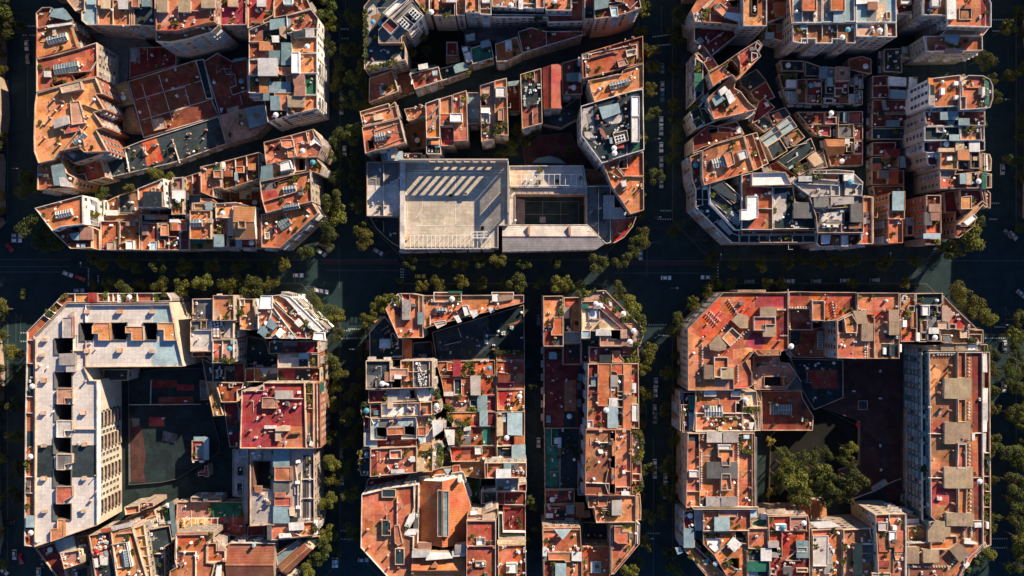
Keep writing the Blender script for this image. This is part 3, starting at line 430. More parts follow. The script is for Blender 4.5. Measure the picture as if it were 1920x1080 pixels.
21.5 k w|262 460 372 430 430 480 515 560 515 828 470 828 260 612|diagonal corner penthouse; W 400 440 500 395 505 520 430 470; G 275 480 360 440 480 560 500 600 400 560 k 1.5; L 360 440 490 580; L 290 490 440 620; H 415 575 460 530 510 570 460 612 n 1.2; L 310 620 400 690; L 270 600 470 820; P 310 600 370 580 420 650 350 690 k; S 470 730 110 70 40 b; T 300 520,290 540,380 640,400 650
19 d g|147 500 245 470 256 612 478 830 500 835 500 930 440 930 380 875 145 645|glazed chamfer terrace; L 145 577 250 580; L 205 490 205 620; L 160 635 215 620; L 215 680 190 660; L 260 700 240 730; L 330 740 300 770; P 310 760 360 740 450 850 420 870 g; H 215 470 245 465 245 495 215 500 w 2; L 450 855 495 870
23 t g|517 385 598 366 608 470 770 478 770 825 517 825|H 565 550 655 550 655 725 595 745 517 745 517 657 565 657 w 3; L 640 650 770 655; H 570 410 595 410 595 425 570 425 w 1; P 520 750 640 735 570 820 520 820 k; P 560 480 760 485 760 530 560 530 m; P 700 740 770 720 760 810 700 810 n; C 690 550
25.5 w c|600 365 872 360 920 462 600 470|big white flat roof; R
22.6 d c|775 480 935 475 950 600 1050 605 1115 720 1125 817 775 820|dark flat roof with white vents along one edge; G 945 605 1082 605 1095 650 1095 728 945 728 s 2.2; P 780 540 890 520 880 700 820 760 780 740 g; A 780 550,780 570,780 590,780 610,780 630,780 720,780 740,780 760,955 805,975 805; T 785 665,790 680; W 955 520 1000 515 1040 560 1050 600 955 600
24.4 g g|932 440 980 398 1308 430 1310 550 1080 560 1000 500|pale grey roof of two chimneys; C 1107 512,1170 528; G 985 393 1088 430 w 2; G 1092 387 1142 417 k 1; L 935 445 1305 465; L 1245 470 1245 550; T 1100 385,1060 390,1130 385,1160 388
24.8 c w|1095 345 1280 338 1300 340 1425 350 1425 375 1095 372|cream and orange strip terrace; X 1145 340 1210 340 1210 370 1145 370 o .8; R
24 o c|1175 378 1302 378 1302 425 1180 420|R
24.6 g w|1352 380 1430 375 1498 440 1490 550 1350 548 1356 440|G 1352 380 1430 375 1430 425 1352 425 w 2; U 1405 435 blue; L 1360 440 1498 460; L 1440 500 1480 450; P 1310 445 1345 445 1345 550 1310 550 s
24.1 s c|1064 562 1500 552 1503 850 1130 852 1118 720|dark grey roof with two white vents and light shafts; W 1112 688 1145 688 1145 760 1125 760; W 1353 683 1403 683 1403 760 1353 760; H 1175 780 1305 780 1305 808 1175 808 k 1; H 1212 785 1240 785 1240 802 1212 802 w 1.3; H 1262 785 1304 785 1304 802 1262 802 w 1.3; G 1110 565 1228 562 1228 640 1110 640 s 1.4; G 1245 560 1425 560 1425 610 1245 625 g 1; L 1115 650 1230 650; L 1230 650 1380 640; C 1275 610,1290 600,1225 740; G 1410 620 1495 610 1500 760 1410 760 s 2; P 1345 760 1490 760 1490 840 1345 845 d; L 1330 770 1330 850; P 1160 700 1340 660 1340 750 1170 760 g; G 1395 785 1490 770 1490 810 1395 815 n 1
22 t c|1506 548 1582 560 1584 935 1480 940 1500 850|long orange flank roof; P 1510 610 1540 610 1540 720 1510 720 o; G 1505 720 1535 720 1535 775 1505 775 s 1; L 1565 560 1570 930
20 d c|500 870 1117 868 1117 928 500 930|row of small dark balconies; L 582 868 582 928; L 665 868 665 928; L 748 868 748 928; L 842 868 842 928; L 932 868 932 928; L 1020 868 1020 928; L 762 835 762 870; A 590 830,715 830; T 880 880,905 880
20.3 m c|517 832 1117 830 1125 862 520 864|R
20.5 m g|1130 862 1492 858 1480 950 1150 962 1125 935|G 1172 868 1243 868 1232 935 1170 935 w 2; X 1330 870 1385 870 1385 958 1330 958 w 1.5; P 1240 880 1320 880 1310 950 1250 950 n; P 1400 890 1480 890 1470 940 1400 950 m; C 1350 850,1400 945
# bottom left block
T 0 480 3.6
21.5 h j|245 542 460 318 1150 312 1240 745 575 750 612 838 660 840 662 1815 240 1962|large pale grey roof pierced by a row of square light wells; W 545 452 632 452 632 570 545 570; W 748 452 858 452 858 565 748 565; W 970 452 1060 452 1060 565 970 565; W 372 556 490 556 490 662 372 662; W 372 782 487 782 487 890 372 890; W 372 1002 487 1002 487 1112 372 1112; W 365 1226 482 1226 482 1332 365 1332; W 365 1442 482 1442 482 1556 365 1556; W 362 1672 482 1672 482 1780 362 1780; H 640 450 740 450 745 570 662 570 662 525 620 525 620 475 o 1.6; H 845 475 965 475 970 570 885 570 885 520 845 520 o 1.6; H 1062 450 1175 450 1190 570 1105 570 1105 498 1062 498 o 1.6; H 1155 545 1185 545 1185 570 1155 570 p .8; H 420 415 490 410 492 552 420 552 g 1.6; G 400 662 505 658 508 735 400 735 g 1.6; G 447 735 508 735 508 780 447 780 g 1.4; H 382 895 487 890 487 960 435 960 435 1000 382 1000 p 1.6; H 380 1112 487 1112 487 1180 435 1180 435 1225 380 1225 g 1.6; H 380 1337 487 1337 487 1400 435 1410 435 1445 380 1445 s 1.6; H 377 1558 487 1556 487 1625 430 1655 430 1675 377 1675 o 1.6; H 385 1780 432 1780 430 1900 340 1930 340 1845 385 1840 o 1.6; H 470 380 492 375 492 410 465 410 g 1.2; P 1028 333 1145 333 1168 448 1035 448 l; P 1030 577 1198 577 1232 740 1022 742 l; P 252 1277 365 1277 365 1495 250 1495 k; P 487 1277 655 1277 655 1495 487 1495 k; P 655 845 684 845 684 1795 655 1810 w; H 278 553 310 553 310 578 278 578 c 1.4; H 263 655 293 655 293 680 263 680 c 1.4; H 270 825 305 825 305 855 270 855 c 1.4; H 270 1048 300 1048 300 1072 270 1072 c 1.4; H 783 362 818 362 818 388 783 388 c 1.5; H 1007 362 1037 362 1037 388 1007 388 c 1.5; H 566 362 595 362 595 388 566 388 c 1.4; H 785 622 818 622 818 652 785 652 c 1.5; H 1007 628 1037 628 1037 655 1007 655 c 1.5; H 566 628 595 628 595 655 566 655 c 1.4; H 540 1048 572 1048 572 1072 540 1072 c 1.4; H 275 1270 305 1270 305 1292 275 1292 c 1.4; H 550 1260 578 1260 578 1285 550 1285 c 1.4; H 272 1490 305 1490 305 1515 272 1515 c 1.4; H 550 1490 575 1490 575 1515 550 1515 c 1.4; H 275 1715 310 1715 310 1735 275 1735 c 1.4; H 545 1712 572 1712 572 1735 545 1735 c 1.4; L 578 330 578 448; L 578 575 578 745; L 495 560 495 700; L 578 335 1145 330; L 1145 330 1168 448; L 1195 575 1236 742; L 492 890 492 1000; L 490 1170 655 1170; L 655 845 655 1810; C 262 740,570 845,605 1655,645 1480,648 1590; L 480 640 580 640; A 1170 552
20.3 t g|178 1080 190 510 440 253 1130 248 1158 285 1158 305 458 312 238 540 236 1958 172 1952|narrow roof terrace with a red awning running round the big pale roof; G 595 250 652 250 652 308 595 308 r 2; L 505 252 505 310; L 700 250 700 308; L 730 250 730 308; L 762 250 762 308; L 795 250 795 308; L 925 250 925 308; L 1035 250 1035 308; L 190 568 240 568; L 185 725 240 725; L 180 950 238 950; L 180 1060 238 1060; U 870 278 white; H 515 262 590 262 590 305 515 305 o .4; P 820 255 920 255 920 308 820 308 t; P 1040 255 1120 255 1140 300 1040 300 k; T 715 260,712 290,830 270,835 290,910 295,1050 265,1060 290,1110 260,450 262,440 270,420 280,335 390,345 400,325 380,905 260,320 370,365 350; G 790 265 815 265 815 310 795 310 w 1; L 295 400 340 430; L 330 360 375 390; L 380 310 420 340; P 185 735 235 735 235 945 182 945 k; U 215 880 white; A 200 845,215 820; U 203 1355 white; P 182 1180 238 1180 238 1290 182 1290 d; T 180 1400,182 1420,190 1390,190 1440,185 1690; L 178 1490 238 1490; L 175 1600 238 1600; G 175 1755 228 1755 228 1830 175 1830 l 2; L 172 1850 236 1850; U 205 1870 white; G 180 1520 200 1520 200 1600 180 1600 s 1; C 200 1290,190 1560
11 k c|612 765 870 765 865 840 618 838|dark terrace strip; X 620 770 700 770 700 830 620 830 n .8
T 320 530 4.321
21.4 s c|181 130 345 130 345 300 181 302|P 190 140 340 140 340 290 190 290 s; C 182 255,180 280,225 285
21.1 g c|165 306 342 304 342 555 165 557|X 243 306 292 306 292 372 243 372 m .8; P 170 310 240 310 240 380 170 385 s; L 165 385 340 385; A 170 425
15 m c|178 560 345 558 345 600 178 602|H 262 558 275 558 275 600 262 600 o 1; R
9 k m|255 610 345 660 345 800 290 800 270 690|R; A 320 700,325 720
23 c c|348 102 515 100 520 306 346 308|cream beige roof with a single chimney shadow; C 480 210; P 358 115 510 110 510 230 480 300 400 300 400 235 358 200 o; L 400 260 400 305; H 375 90 410 88 415 102 370 104 c 1
20 s c|345 312 515 312 515 452 345 455|terrace behind a curved brown bay and a frame of white panes; D 368 332; G 338 308 400 308 402 450 340 450 n 1.6; H 345 316 362 316 362 336 345 336 w 1.9; H 372 316 390 316 390 336 372 336 w 1.9; H 345 342 362 342 362 362 345 362 w 1.9; H 372 342 390 342 390 362 372 362 w 1.9; H 345 368 362 368 362 388 345 388 w 1.9; H 372 368 390 368 390 388 372 388 w 1.9; H 345 394 362 394 362 414 345 414 w 1.9; H 372 394 390 394 390 414 372 414 w 1.9; H 345 420 362 420 362 440 345 440 w 1.9; H 372 420 390 420 390 440 372 440 w 1.9; X 402 345 425 350 440 375 438 395 420 408 402 412 t 1; P 440 315 510 315 510 445 430 440 g
21.5 p g|345 460 515 458 515 645 343 650|T 425 630,440 632,455 630,470 632,485 630,500 632; H 485 465 508 465 508 498 485 498 l 1.2; U 475 535 blue; L 420 470 415 640; C 400 505; P 350 480 415 480 415 640 350 640 o; L 345 560 375 540
20 o c|562 132 676 130 670 384 566 378|narrow orange roof with a big lit patch of tiles; P 580 200 640 190 620 340 575 350 o; X 556 126 600 126 600 188 560 188 c .8; T 568 245,570 225; C 570 340; P 640 140 672 140 668 250 645 200 n
19 n c|520 110 558 130 560 320 520 318|R
16 m c|678 150 712 150 712 250 680 250|A 690 140,705 160; R
22.5 n w|710 214 808 215 820 240 790 330 712 400|H 728 104 825 104 825 212 716 212 w 1.6; P 725 225 800 225 800 260 725 350 o; C 722 245,795 235
22.8 t w|808 105 895 96 965 112 1238 380 1140 452 770 450 706 402 790 330 820 240|white walled corner penthouse of diagonal terraces; H 900 96 965 112 1240 380 1200 402 1150 380 930 130 880 108 w 1.2; L 825 155 1100 400; L 808 170 1020 455; L 850 150 935 240; X 810 225 830 215 1040 450 1015 455 w .5; P 880 140 990 230 950 270 870 190 t; P 880 150 930 130 1000 210 960 245 o; H 880 370 925 405 880 450 845 415 w 2; H 1030 290 1075 335 1040 362 1000 325 w 2; H 1160 400 1245 405 1250 470 1150 462 w 1.8; G 805 290 865 350 830 380 780 350 b 1.5; A 790 405,815 390,830 430,900 430,960 410,950 435; G 975 420 1000 440 985 455 960 440 w 1; T 960 240,1100 320,1070 360,1120 350,1130 395; U 1130 350 white; H 760 310 790 320 775 345 755 335 w 1; A 1080 380,1110 410,985 250,1010 260; L 960 250 1000 215; P 970 370 1090 370 1090 450 1050 450 r; G 720 360 770 350 785 395 760 445 710 400 b 1; H 700 130 715 130 715 190 700 190 w 1; A 890 350,870 320,930 360; L 1090 400 1100 455
17 m c|802 476 1196 472 1200 570 800 575|G 915 475 1020 475 1020 512 915 512 s 1; C 1185 530; P 805 480 905 480 905 565 805 565 k; A 840 480
17.6 g o|872 580 1200 576 1200 685 870 690|G 1040 575 1115 572 1112 615 1042 618 l 1.5; T 1150 640,1155 665,1140 620; P 1125 590 1190 590 1190 680 1125 680 y; P 1040 620 1110 620 1110 680 1040 680 d; L 1120 580 1120 685
15 m c|870 694 1215 690 1215 800 870 804|P 880 700 1005 700 1005 795 880 795 x; P 1015 710 1135 705 1135 790 1015 795 k; A 1115 710,1030 765; C 1180 740; T 1125 740
12 m c|608 694 868 690 868 802 605 804|B 720 697 800 697 765 762; P 678 695 868 695 868 800 680 800 n; G 805 692 860 692 865 730 805 735 g 1.5; G 800 740 868 735 868 800 790 800 s 1; L 678 695 678 800
9 d c|345 655 600 650 602 800 345 802|A 375 710,375 730,375 750,375 770,410 715,410 735,410 755,425 770,395 690; G 445 680 510 680 510 710 450 710 s 2; L 440 690 440 800; P 455 700 510 700 510 800 455 800 k; P 515 660 600 660 600 800 515 800 m
5 k c|620 430 770 460 800 570 870 600 868 688 605 692|R
22.4 x c|580 872 755 869 755 808 1088 808 1103 1340 566 1340|big crimson roof with a peach corner and tall thin chimneys; H 740 930 862 930 862 1018 738 1018 p 1.8; G 845 878 982 878 984 940 848 940 g 1.8; P 868 1170 960 1180 960 1160 1098 1160 1100 1338 868 1338 o; C 825 850,650 960,720 960,960 1000,1005 990,850 1060,595 882,690 878,870 965,750 1075,895 1080,640 1200,1045 985; H 1025 880 1050 880 1050 900 1025 900 w 1; G 850 1175 900 1160 960 1165 960 1200 850 1200 c 2; H 970 1215 1050 1210 1050 1225 960 1230 n 1.2; G 760 1180 845 1180 845 1160 760 1160 w 1.2; A 700 1100,870 1240,690 1255,715 1330,930 1300; P 650 1190 750 1180 740 1260 640 1260 x; L 985 940 1070 940; L 848 1160 870 1280; G 850 1205 890 1205 890 1280 850 1280 c 1.4
21 n c|1092 810 1160 808 1162 900 1162 1340 1106 1340|long narrow east terrace; L 1100 900 1160 900; L 1100 1020 1160 1020; T 1120 830,1130 860,1125 890,1115 930,1130 960; C 1120 995; A 1128 880,1120 860; P 1105 1150 1155 1150 1155 1330 1110 1330 s; H 1130 1280 1160 1300 1150 1330 1120 1320 w 1
19.6 o o|1166 812 1215 810 1222 1335 1168 1340|L 1185 820 1190 1340; G 1212 810 1240 812 1240 880 1212 880 e 1; R
12 m c|366 806 600 806 580 862 545 870 545 965 415 968|X 470 815 505 815 505 852 470 852 b .8; A 518 820,590 850; P 380 815 460 815 470 940 420 940 t
11 n c|290 805 362 808 428 1075 348 1080|sloping brown strip; R
10 m c|430 972 545 970 562 1090 562 1330 480 1330|G 548 1020 560 1020 560 1120 548 1120 b 1; G 460 1160 560 1160 560 1200 470 1210 k 1; C 470 1080; R
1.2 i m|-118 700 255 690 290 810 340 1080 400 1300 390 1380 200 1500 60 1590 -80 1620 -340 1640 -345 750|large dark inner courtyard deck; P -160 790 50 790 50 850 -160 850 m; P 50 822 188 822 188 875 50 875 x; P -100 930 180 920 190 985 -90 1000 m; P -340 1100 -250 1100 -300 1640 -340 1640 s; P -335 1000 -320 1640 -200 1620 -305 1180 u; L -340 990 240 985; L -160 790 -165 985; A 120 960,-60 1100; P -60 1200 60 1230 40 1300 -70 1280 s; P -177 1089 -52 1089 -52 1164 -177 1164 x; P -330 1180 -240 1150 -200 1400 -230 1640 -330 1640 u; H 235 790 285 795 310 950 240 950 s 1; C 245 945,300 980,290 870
T 0 780 3.6
7 x c|1297 165 1378 165 1378 300 1297 300|small red kiosk in the dark courtyard; G 1378 140 1408 150 1408 295 1378 295 l .6; G 1310 142 1385 142 1385 165 1310 165 l .5; X 1318 195 1370 195 1370 285 1318 285 b .6; H 1298 300 1310 300 1310 315 1298 315 w .4; H 1345 300 1375 300 1375 315 1345 315 w .4
6 r c|1382 335 1404 335 1410 375 1410 410 1385 410 1378 400 1340 402 1338 378 1382 375|cross shaped red rooflight; R
14 o c|845 612 945 598 945 648 852 665|small orange roof beside the courtyard; R
13 p c|955 580 1040 580 1043 608 955 636|small pinkish roof; C 970 605,990 600
8 t c|985 690 1058 665 1070 738 1000 752|small rusty roof; C 995 660,990 730
6 n c|850 690 960 650 1040 620 1080 740 990 760 900 740|R
5 e c|1090 610 1150 600 1165 720 1110 730|green tarpaulin yard; U 1130 605 white; T 1120 640
15 k c|1000 765 1150 735 1170 850 1115 880 1120 1080 1030 1080 985 790|G 1145 580 1165 580 1190 790 1165 810 b 1; L 1040 930 1110 930; A 1095 950
7 b c|1148 582 1165 582 1190 790 1168 812|R
# bottom left block, schoolyard
6 n c|1197 578 1655 578 1660 815 1190 775|school court painted in four colours behind white goal frames; P 1200 580 1418 580 1418 682 1200 682 p; P 1420 580 1655 580 1655 682 1420 682 e; P 1200 686 1418 686 1418 785 1200 775 y; P 1420 686 1655 686 1655 812 1420 800 x; M 1250 686 1480 686; M 1250 765 1480 765; M 1265 686 1265 765; M 1320 686 1320 765; M 1336 686 1336 765; M 1392 686 1392 765; M 1460 686 1460 765; F 1248 690 1470 764 5; M 1225 610 1255 610; M 1225 640 1255 640; M 1225 610 1225 640; M 1255 610 1255 640; C 1230 700,1230 715,1230 730,1540 765
8 s c|1290 545 1490 545 1500 575 1290 578|G 1375 530 1400 530 1400 578 1372 578 s 1; R
# bottom left block
T 320 800 3.857
9 g c|450 160 565 160 565 470 560 700 540 695 515 510 450 500|pale pool terrace with three framed rooflights; X 483 165 560 165 560 222 483 222 l .7; X 478 288 528 288 528 358 478 358 d .7; X 473 404 522 404 522 474 473 474 d .7; R
18 g c|577 160 1040 160 1042 690 577 716|light tiled roof with a deep court and three teal glass canopies; W 600 250 720 250 720 450 600 450 8; G 743 165 857 165 857 288 743 288 b 1.8; H 750 292 870 292 870 392 750 392 o 2.4; G 745 395 857 395 857 475 745 475 s 1.8; H 752 478 830 478 830 512 752 512 o 2; H 750 512 868 512 868 575 750 575 o 1.6; G 743 580 855 580 855 697 743 697 b 1.8; H 855 590 895 590 895 645 860 645 c 1.8; G 860 655 918 655 918 682 860 682 k 1; H 905 245 932 240 935 262 905 265 w 1.5; H 900 395 932 395 932 415 900 415 w 1.5; H 905 575 932 575 932 595 905 595 w 1.5; L 882 285 882 390; L 900 280 915 400; L 920 400 920 570; L 945 320 940 500; L 937 500 937 650; X 895 420 915 420 915 490 895 490 k .5; H 960 205 970 205 970 655 960 655 k .2; H 975 205 983 205 983 655 975 655 k .2; H 990 205 1000 205 1000 655 990 655 k .2; H 1020 205 1032 205 1032 655 1020 655 k .2; L 955 380 1040 380; L 955 520 1040 520; C 660 495,695 540,645 600,668 695,655 180; P 645 175 668 175 668 250 645 250 s; A 640 210; H 600 430 660 430 655 480 610 475 n 1; A 930 490,1005 380,1005 520,990 670
8 d c|600 250 718 250 718 448 600 448|sunken rooftop pool court; A 690 290,690 320,690 370,688 410,605 380,620 435; P 620 280 680 280 680 430 620 430 b
18.3 o c|700 702 1058 682 1040 782 925 795 780 815 705 818|orange roof with a white ribbed skylight; G 855 700 958 695 960 745 858 750 w 2; H 780 780 865 770 870 800 785 808 w 1.4; G 700 712 728 712 728 815 700 815 s 1.5; C 740 712,920 765; T 1045 715,1048 735,1050 700,1045 750; L 860 750 940 790; P 945 690 1030 685 1025 770 950 780 t; H 1035 680 1062 685 1060 780 1035 780 w 1; P 1034 700 1050 700 1050 770 1034 770 o
10 m c|560 716 680 712 680 782 555 792|R
20.5 t c|40 775 310 768 312 800 266 835 265 980 325 985 282 1150 -15 1150 0 1040 48 1010 35 960|broad orange red roof marked by a grid of lines; P 60 905 180 900 180 1100 60 1100 o; P 45 800 260 780 260 830 60 860 r; L 60 905 180 905; L 180 905 180 1100; L 265 985 330 985; L 310 770 310 830; L 40 790 40 960; H 40 768 310 762 312 782 40 788 o .8; T 290 780; C 270 845
20 t c|268 838 338 836 338 890 390 890 398 895 400 972 268 976|small stepped terracotta terrace; H 320 800 345 830 390 875 400 892 340 892 338 835 c .8; H 268 836 330 800 330 836 c .7; C 378 962
18.4 l c|328 985 386 982 388 1150 284 1150|blue tent shaped roof; V x 1120 n 1; P 350 985 385 985 380 1100 330 1140 w
17.5 n c|414 848 755 848 757 985 752 1150 405 1150|wide dark brown tiled gable; V x 985 n 2.6; H 602 838 615 838 615 862 602 862 l 1; L 440 840 755 845
12 k m|762 815 1080 785 1088 830 1030 885 970 835 925 820 765 905|R
15.4 b c|762 925 915 822 945 850 775 1002|slanting teal sheet roof; R
17 n c|775 1010 968 838 1030 885 845 1065|slanting brown gable pointing to the corner; V d 2 n; C 915 935,980 880
13 m c|750 1000 780 1030 850 1070 920 1100 750 1150|L 750 1040 800 1020; R
T 0 780 3.6
20 m c|606 802 745 778 790 1080 800 1150 660 1150|terrace crowded with laundry and white units; A 680 830,690 850,665 860,710 850,725 855,710 885,665 885,645 890,660 900,675 895,700 815; G 672 945 722 945 722 1005 680 1005 w 1; G 635 965 655 965 660 1020 642 1020 w 1; H 670 925 705 920 710 945 675 950 o .8; P 620 810 700 800 745 880 620 940 o; P 660 1010 760 960 775 1080 680 1100 k; G 704 915 720 910 730 940 712 945 l 1; U 650 915 red; L 745 905 780 1060
20.8 o c|752 768 895 740 1000 1100 1010 1150 800 1150|orange roof with a slatted skylight ridge; X 757 870 840 858 870 1020 790 1030 o .6; S 842 962 40 110 -8 k; H 850 855 865 850 895 1015 880 1020 w 1.2; G 750 745 900 725 900 740 755 775 w 1; H 800 778 895 755 895 790 790 800 o 1; G 680 765 750 755 750 775 685 785 r 1; C 835 840,760 765,930 1040; A 935 1050; P 880 790 905 780 980 1080 930 1100 n; L 750 870 860 850
19 y c|908 752 976 728 1028 1078 1030 1150 960 1150|yellow ochre strip roof; L 915 815 985 805; L 925 890 1000 880; L 940 950 1010 945; L 950 1020 1020 1010
18.6 o c|412 920 560 895 572 985 440 1030|small orange roof with white posts; A 425 935,435 960,445 1000,540 930,545 960,480 1010; L 530 895 545 985; P 440 925 530 915 530 980 450 1000 p; H 530 940 570 935 570 985 540 990 c 1; C 485 915
15 m c|245 890 370 850 415 925 445 1035 470 1150 440 1150|G 368 848 495 810 512 890 400 925 b 2; P 330 935 390 925 430 1020 400 1035 x; U 335 905 white; A 415 965,430 985
13 n c|500 815 600 800 640 1150 480 1150 450 1040 575 990 570 900|A 575 905,560 880,600 910,500 1040,510 1060; L 600 850 620 980; T 620 960; L 480 1050 520 1120; P 500 1040 590 1020 590 1150 510 1150 k
# bottom middle block, west part
T 650 530 4
22 o c|292 196 392 80 492 80 572 97 576 412 390 414|orange corner roof with tiled hut; G 418 135 480 135 480 275 418 275 g 2; X 332 130 385 80 405 110 388 185 c .8; X 400 78 475 82 475 135 425 130 m .8; G 535 225 575 225 572 310 535 310 l 1.4; L 573 100 573 225; H 480 120 500 120 500 165 485 165 p 1; P 400 280 500 250 560 370 440 410 o; P 355 180 415 190 400 260 360 230 m; T 375 120,385 150; L 540 100 540 220; A 565 285
22.4 o c|578 96 1330 92 1330 150 620 330 590 345 578 330|wedge shaped orange roof with skylights; X 652 70 862 70 862 146 652 146 n .8; X 1086 70 1255 70 1250 125 1140 146 1086 146 o .8; G 1095 90 1135 90 1135 138 1095 138 w 1; G 1138 95 1245 95 1240 125 1140 140 v 1; G 765 65 865 65 865 76 765 76 e 1; S 708 207 38 76 90 p; H 865 172 908 168 932 235 886 252 w 2; X 815 215 870 170 890 250 860 260 o .6; P 860 105 1040 100 1040 190 960 195 870 150 t; P 630 245 700 220 695 275 630 270 m; P 578 330 640 300 660 330 590 345 n; H 650 295 740 280 750 310 680 345 g 1; G 805 255 835 245 860 290 835 300 w 1; G 925 215 975 205 985 240 950 265 w 1; G 1062 190 1090 185 1105 215 1080 225 w 1; C 790 120,1145 180,1115 195,815 210,570 265; T 820 132,830 128; U 790 122 white; L 625 245 625 320
14 k t|172 372 285 252 355 330 388 415 425 418 425 575 175 580|dark terrace with a striped blue canopy; G 248 425 326 425 326 490 248 490 l 2; P 425 425 490 430 490 575 425 575 r; A 280 495,380 490,380 460,355 555,370 555,385 555,400 555; H 205 290 262 260 272 270 210 322 o 1; L 258 360 318 318; L 285 385 325 350; H 150 430 168 430 168 510 150 510 m 1; X 328 385 350 375 390 440 340 490 k .6; H 425 420 490 428 490 575 428 575 t .4
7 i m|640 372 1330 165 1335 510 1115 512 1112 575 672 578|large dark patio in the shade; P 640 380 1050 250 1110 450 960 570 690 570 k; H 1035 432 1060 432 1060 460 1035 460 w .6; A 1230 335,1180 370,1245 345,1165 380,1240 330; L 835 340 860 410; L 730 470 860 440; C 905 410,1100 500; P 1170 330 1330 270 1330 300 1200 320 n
5 k c|498 450 640 440 655 575 498 575|H 550 535 600 535 600 570 550 570 c 1; R
23 k c|146 584 328 584 328 645 408 645 408 584 645 580 645 785 146 800|pale rimmed rooftop with machines in rows; P 412 588 496 588 496 785 412 785 t; P 505 588 628 588 628 780 505 780 s; H 324 645 460 645 460 700 410 700 410 705 355 705 355 740 322 740 p 1.4; G 285 672 322 672 322 740 285 740 p 1; W 340 720 408 720 408 790 340 790; H 355 692 410 692 410 722 355 722 w 1.6; L 498 584 500 785; L 405 584 405 645; L 430 668 600 668; A 540 605,545 620,540 640,545 655,540 690,548 705,540 720,545 735,560 670,575 690,590 710,565 725,592 670,592 745,552 750,585 765,555 765; X 618 586 645 586 645 782 618 782 o .6; P 150 690 230 700 180 790 150 790 s; U 265 758 white; C 225 712; P 240 690 325 690 325 730 240 740 s; L 428 740 495 735
20.6 g c|165 806 515 795 540 885 165 902|P 168 810 298 808 298 900 168 900 m; W 478 810 505 808 512 865 485 870; G 308 840 375 840 378 895 308 895 g 1; A 455 860,290 840; L 300 800 300 900; T 290 860
21 w c|517 793 660 784 672 885 645 890 545 888|P 545 800 620 790 545 870 w; G 640 850 680 840 680 885 645 885 o 1; G 618 787 645 785 645 820 618 822 e 1; T 680 820,685 850,680 800; H 665 785 690 790 680 860 670 850 w 1
21.3 c c|262 906 545 897 546 995 262 1008|H 305 902 345 902 348 945 305 945 c 1.6; L 455 940 490 960; L 455 900 455 940; C 395 970; P 270 920 540 915 540 985 270 1000 w; W 490 900 545 896 545 915 490 920; H 435 965 500 965 500 975 435 975 k .6; A 365 998,505 940; W 350 900 450 895 450 908 350 912
21.7 o c|550 893 640 890 642 990 550 995|square brown terrace; R
20 k c|112 915 258 906 256 1005 178 1012 120 1000 108 960|G 205 960 240 960 240 990 205 990 b 1; T 120 920,125 990,130 915; U 150 960 blue; L 175 910 178 1010; P 185 915 250 915 250 950 185 955 m
20.4 t c|645 890 700 890 712 960 655 990|A 660 930,680 910,690 940,665 960,700 950,680 960; T 690 900,665 900; U 675 925 white
21 l c|180 1015 522 1003 530 1048 528 1170 412 1172 412 1130 302 1150 302 1178 180 1178|bright blue roof with square light wells; W 225 1085 295 1085 295 1155 225 1155; W 435 1078 512 1078 512 1142 435 1142; H 300 1090 432 1085 432 1140 302 1145 o 1.5; C 240 1035,340 1040,395 1020,490 1055; P 240 1025 370 1020 400 1075 240 1080 s; L 180 1015 200 1060; P 260 1070 520 1055 520 1075 260 1085 w; A 330 1040
19.5 o w|530 1000 640 995 650 1075 590 1160 532 1165|G 615 1000 645 995 645 1035 615 1035 w 1; P 535 1080 595 1080 590 1155 535 1155 o; H 535 1085 595 1082 595 1150 535 1150 o 1.4; B 535 1165 592 1160 565 1210; A 560 1050,600 1060,640 1050; T 640 1010
T 650 790 3.725
19 t c|212 105 488 100 492 168 215 180|A 325 145,285 150; P 220 120 300 115 340 170 220 175 r; P 350 110 480 108 480 160 380 165 t
19.6 w c|160 82 212 78 212 180 162 182|G 162 120 212 110 212 180 162 182 l 1; R
21.3 o c|216 186 492 172 492 355 165 385 168 190|orange roof with a small hut and hanging lines; X 300 205 382 200 385 262 300 262 o 1.4; H 440 250 475 248 478 282 445 285 w 1.4; G 310 340 400 335 405 360 312 362 w 1; A 345 300,350 320,230 378; L 300 340 280 310; W 260 182 440 176 440 188 262 195; C 235 265,395 290; P 170 190 210 190 210 380 170 380 m; P 225 190 290 240 230 270 222 265 t; P 350 270 480 270 480 345 370 345 o; A 185 240
18 k c|95 200 165 185 165 375 100 375 90 300|dark west terrace of blue shelters; G 130 210 150 215 145 250 128 245 l 1; G 110 285 155 280 155 340 110 345 d 1; A 120 350,145 360,110 300; T 95 220,92 340,95 280; G 125 60 160 55 160 80 125 80 b 1; L 100 260 160 250
19 g c|122 -60 160 -60 160 175 124 175|G 122 82 158 82 158 172 122 172 g 1.5; P 95 -60 160 -60 160 50 125 50 m; R
19.4 y c|496 162 602 155 602 348 496 355|yellow terrace with a cream canopy; G 495 258 540 258 540 345 495 350 c 2; H 520 150 590 150 590 205 500 210 y .8; T 520 210,510 230,585 290,550 240,590 200; A 575 210
18 w c|500 100 560 96 660 0 672 0 668 60 600 112 600 155 500 160|G 600 -5 668 -5 670 60 605 108 w 2; B 500 105 550 100 535 150; R
15 w c|606 155 640 140 665 200 665 320 610 340|bright strip of laundry and plants; T 650 180,655 200,650 220,658 250,650 270,655 300,660 230; A 625 200,620 250,615 300; G 640 150 660 160 668 220 645 215 e 1; H 605 215 625 215 625 240 605 240 w 1
7 k c|668 120 740 110 775 290 730 320 660 320|U 700 100 white; U 722 192 blue; T 690 240,680 270,700 220,670 250; R
7 m c|150 400 450 362 470 445 130 475|A 175 430,340 415,210 450; G 455 365 515 362 518 420 460 425 g 2; R
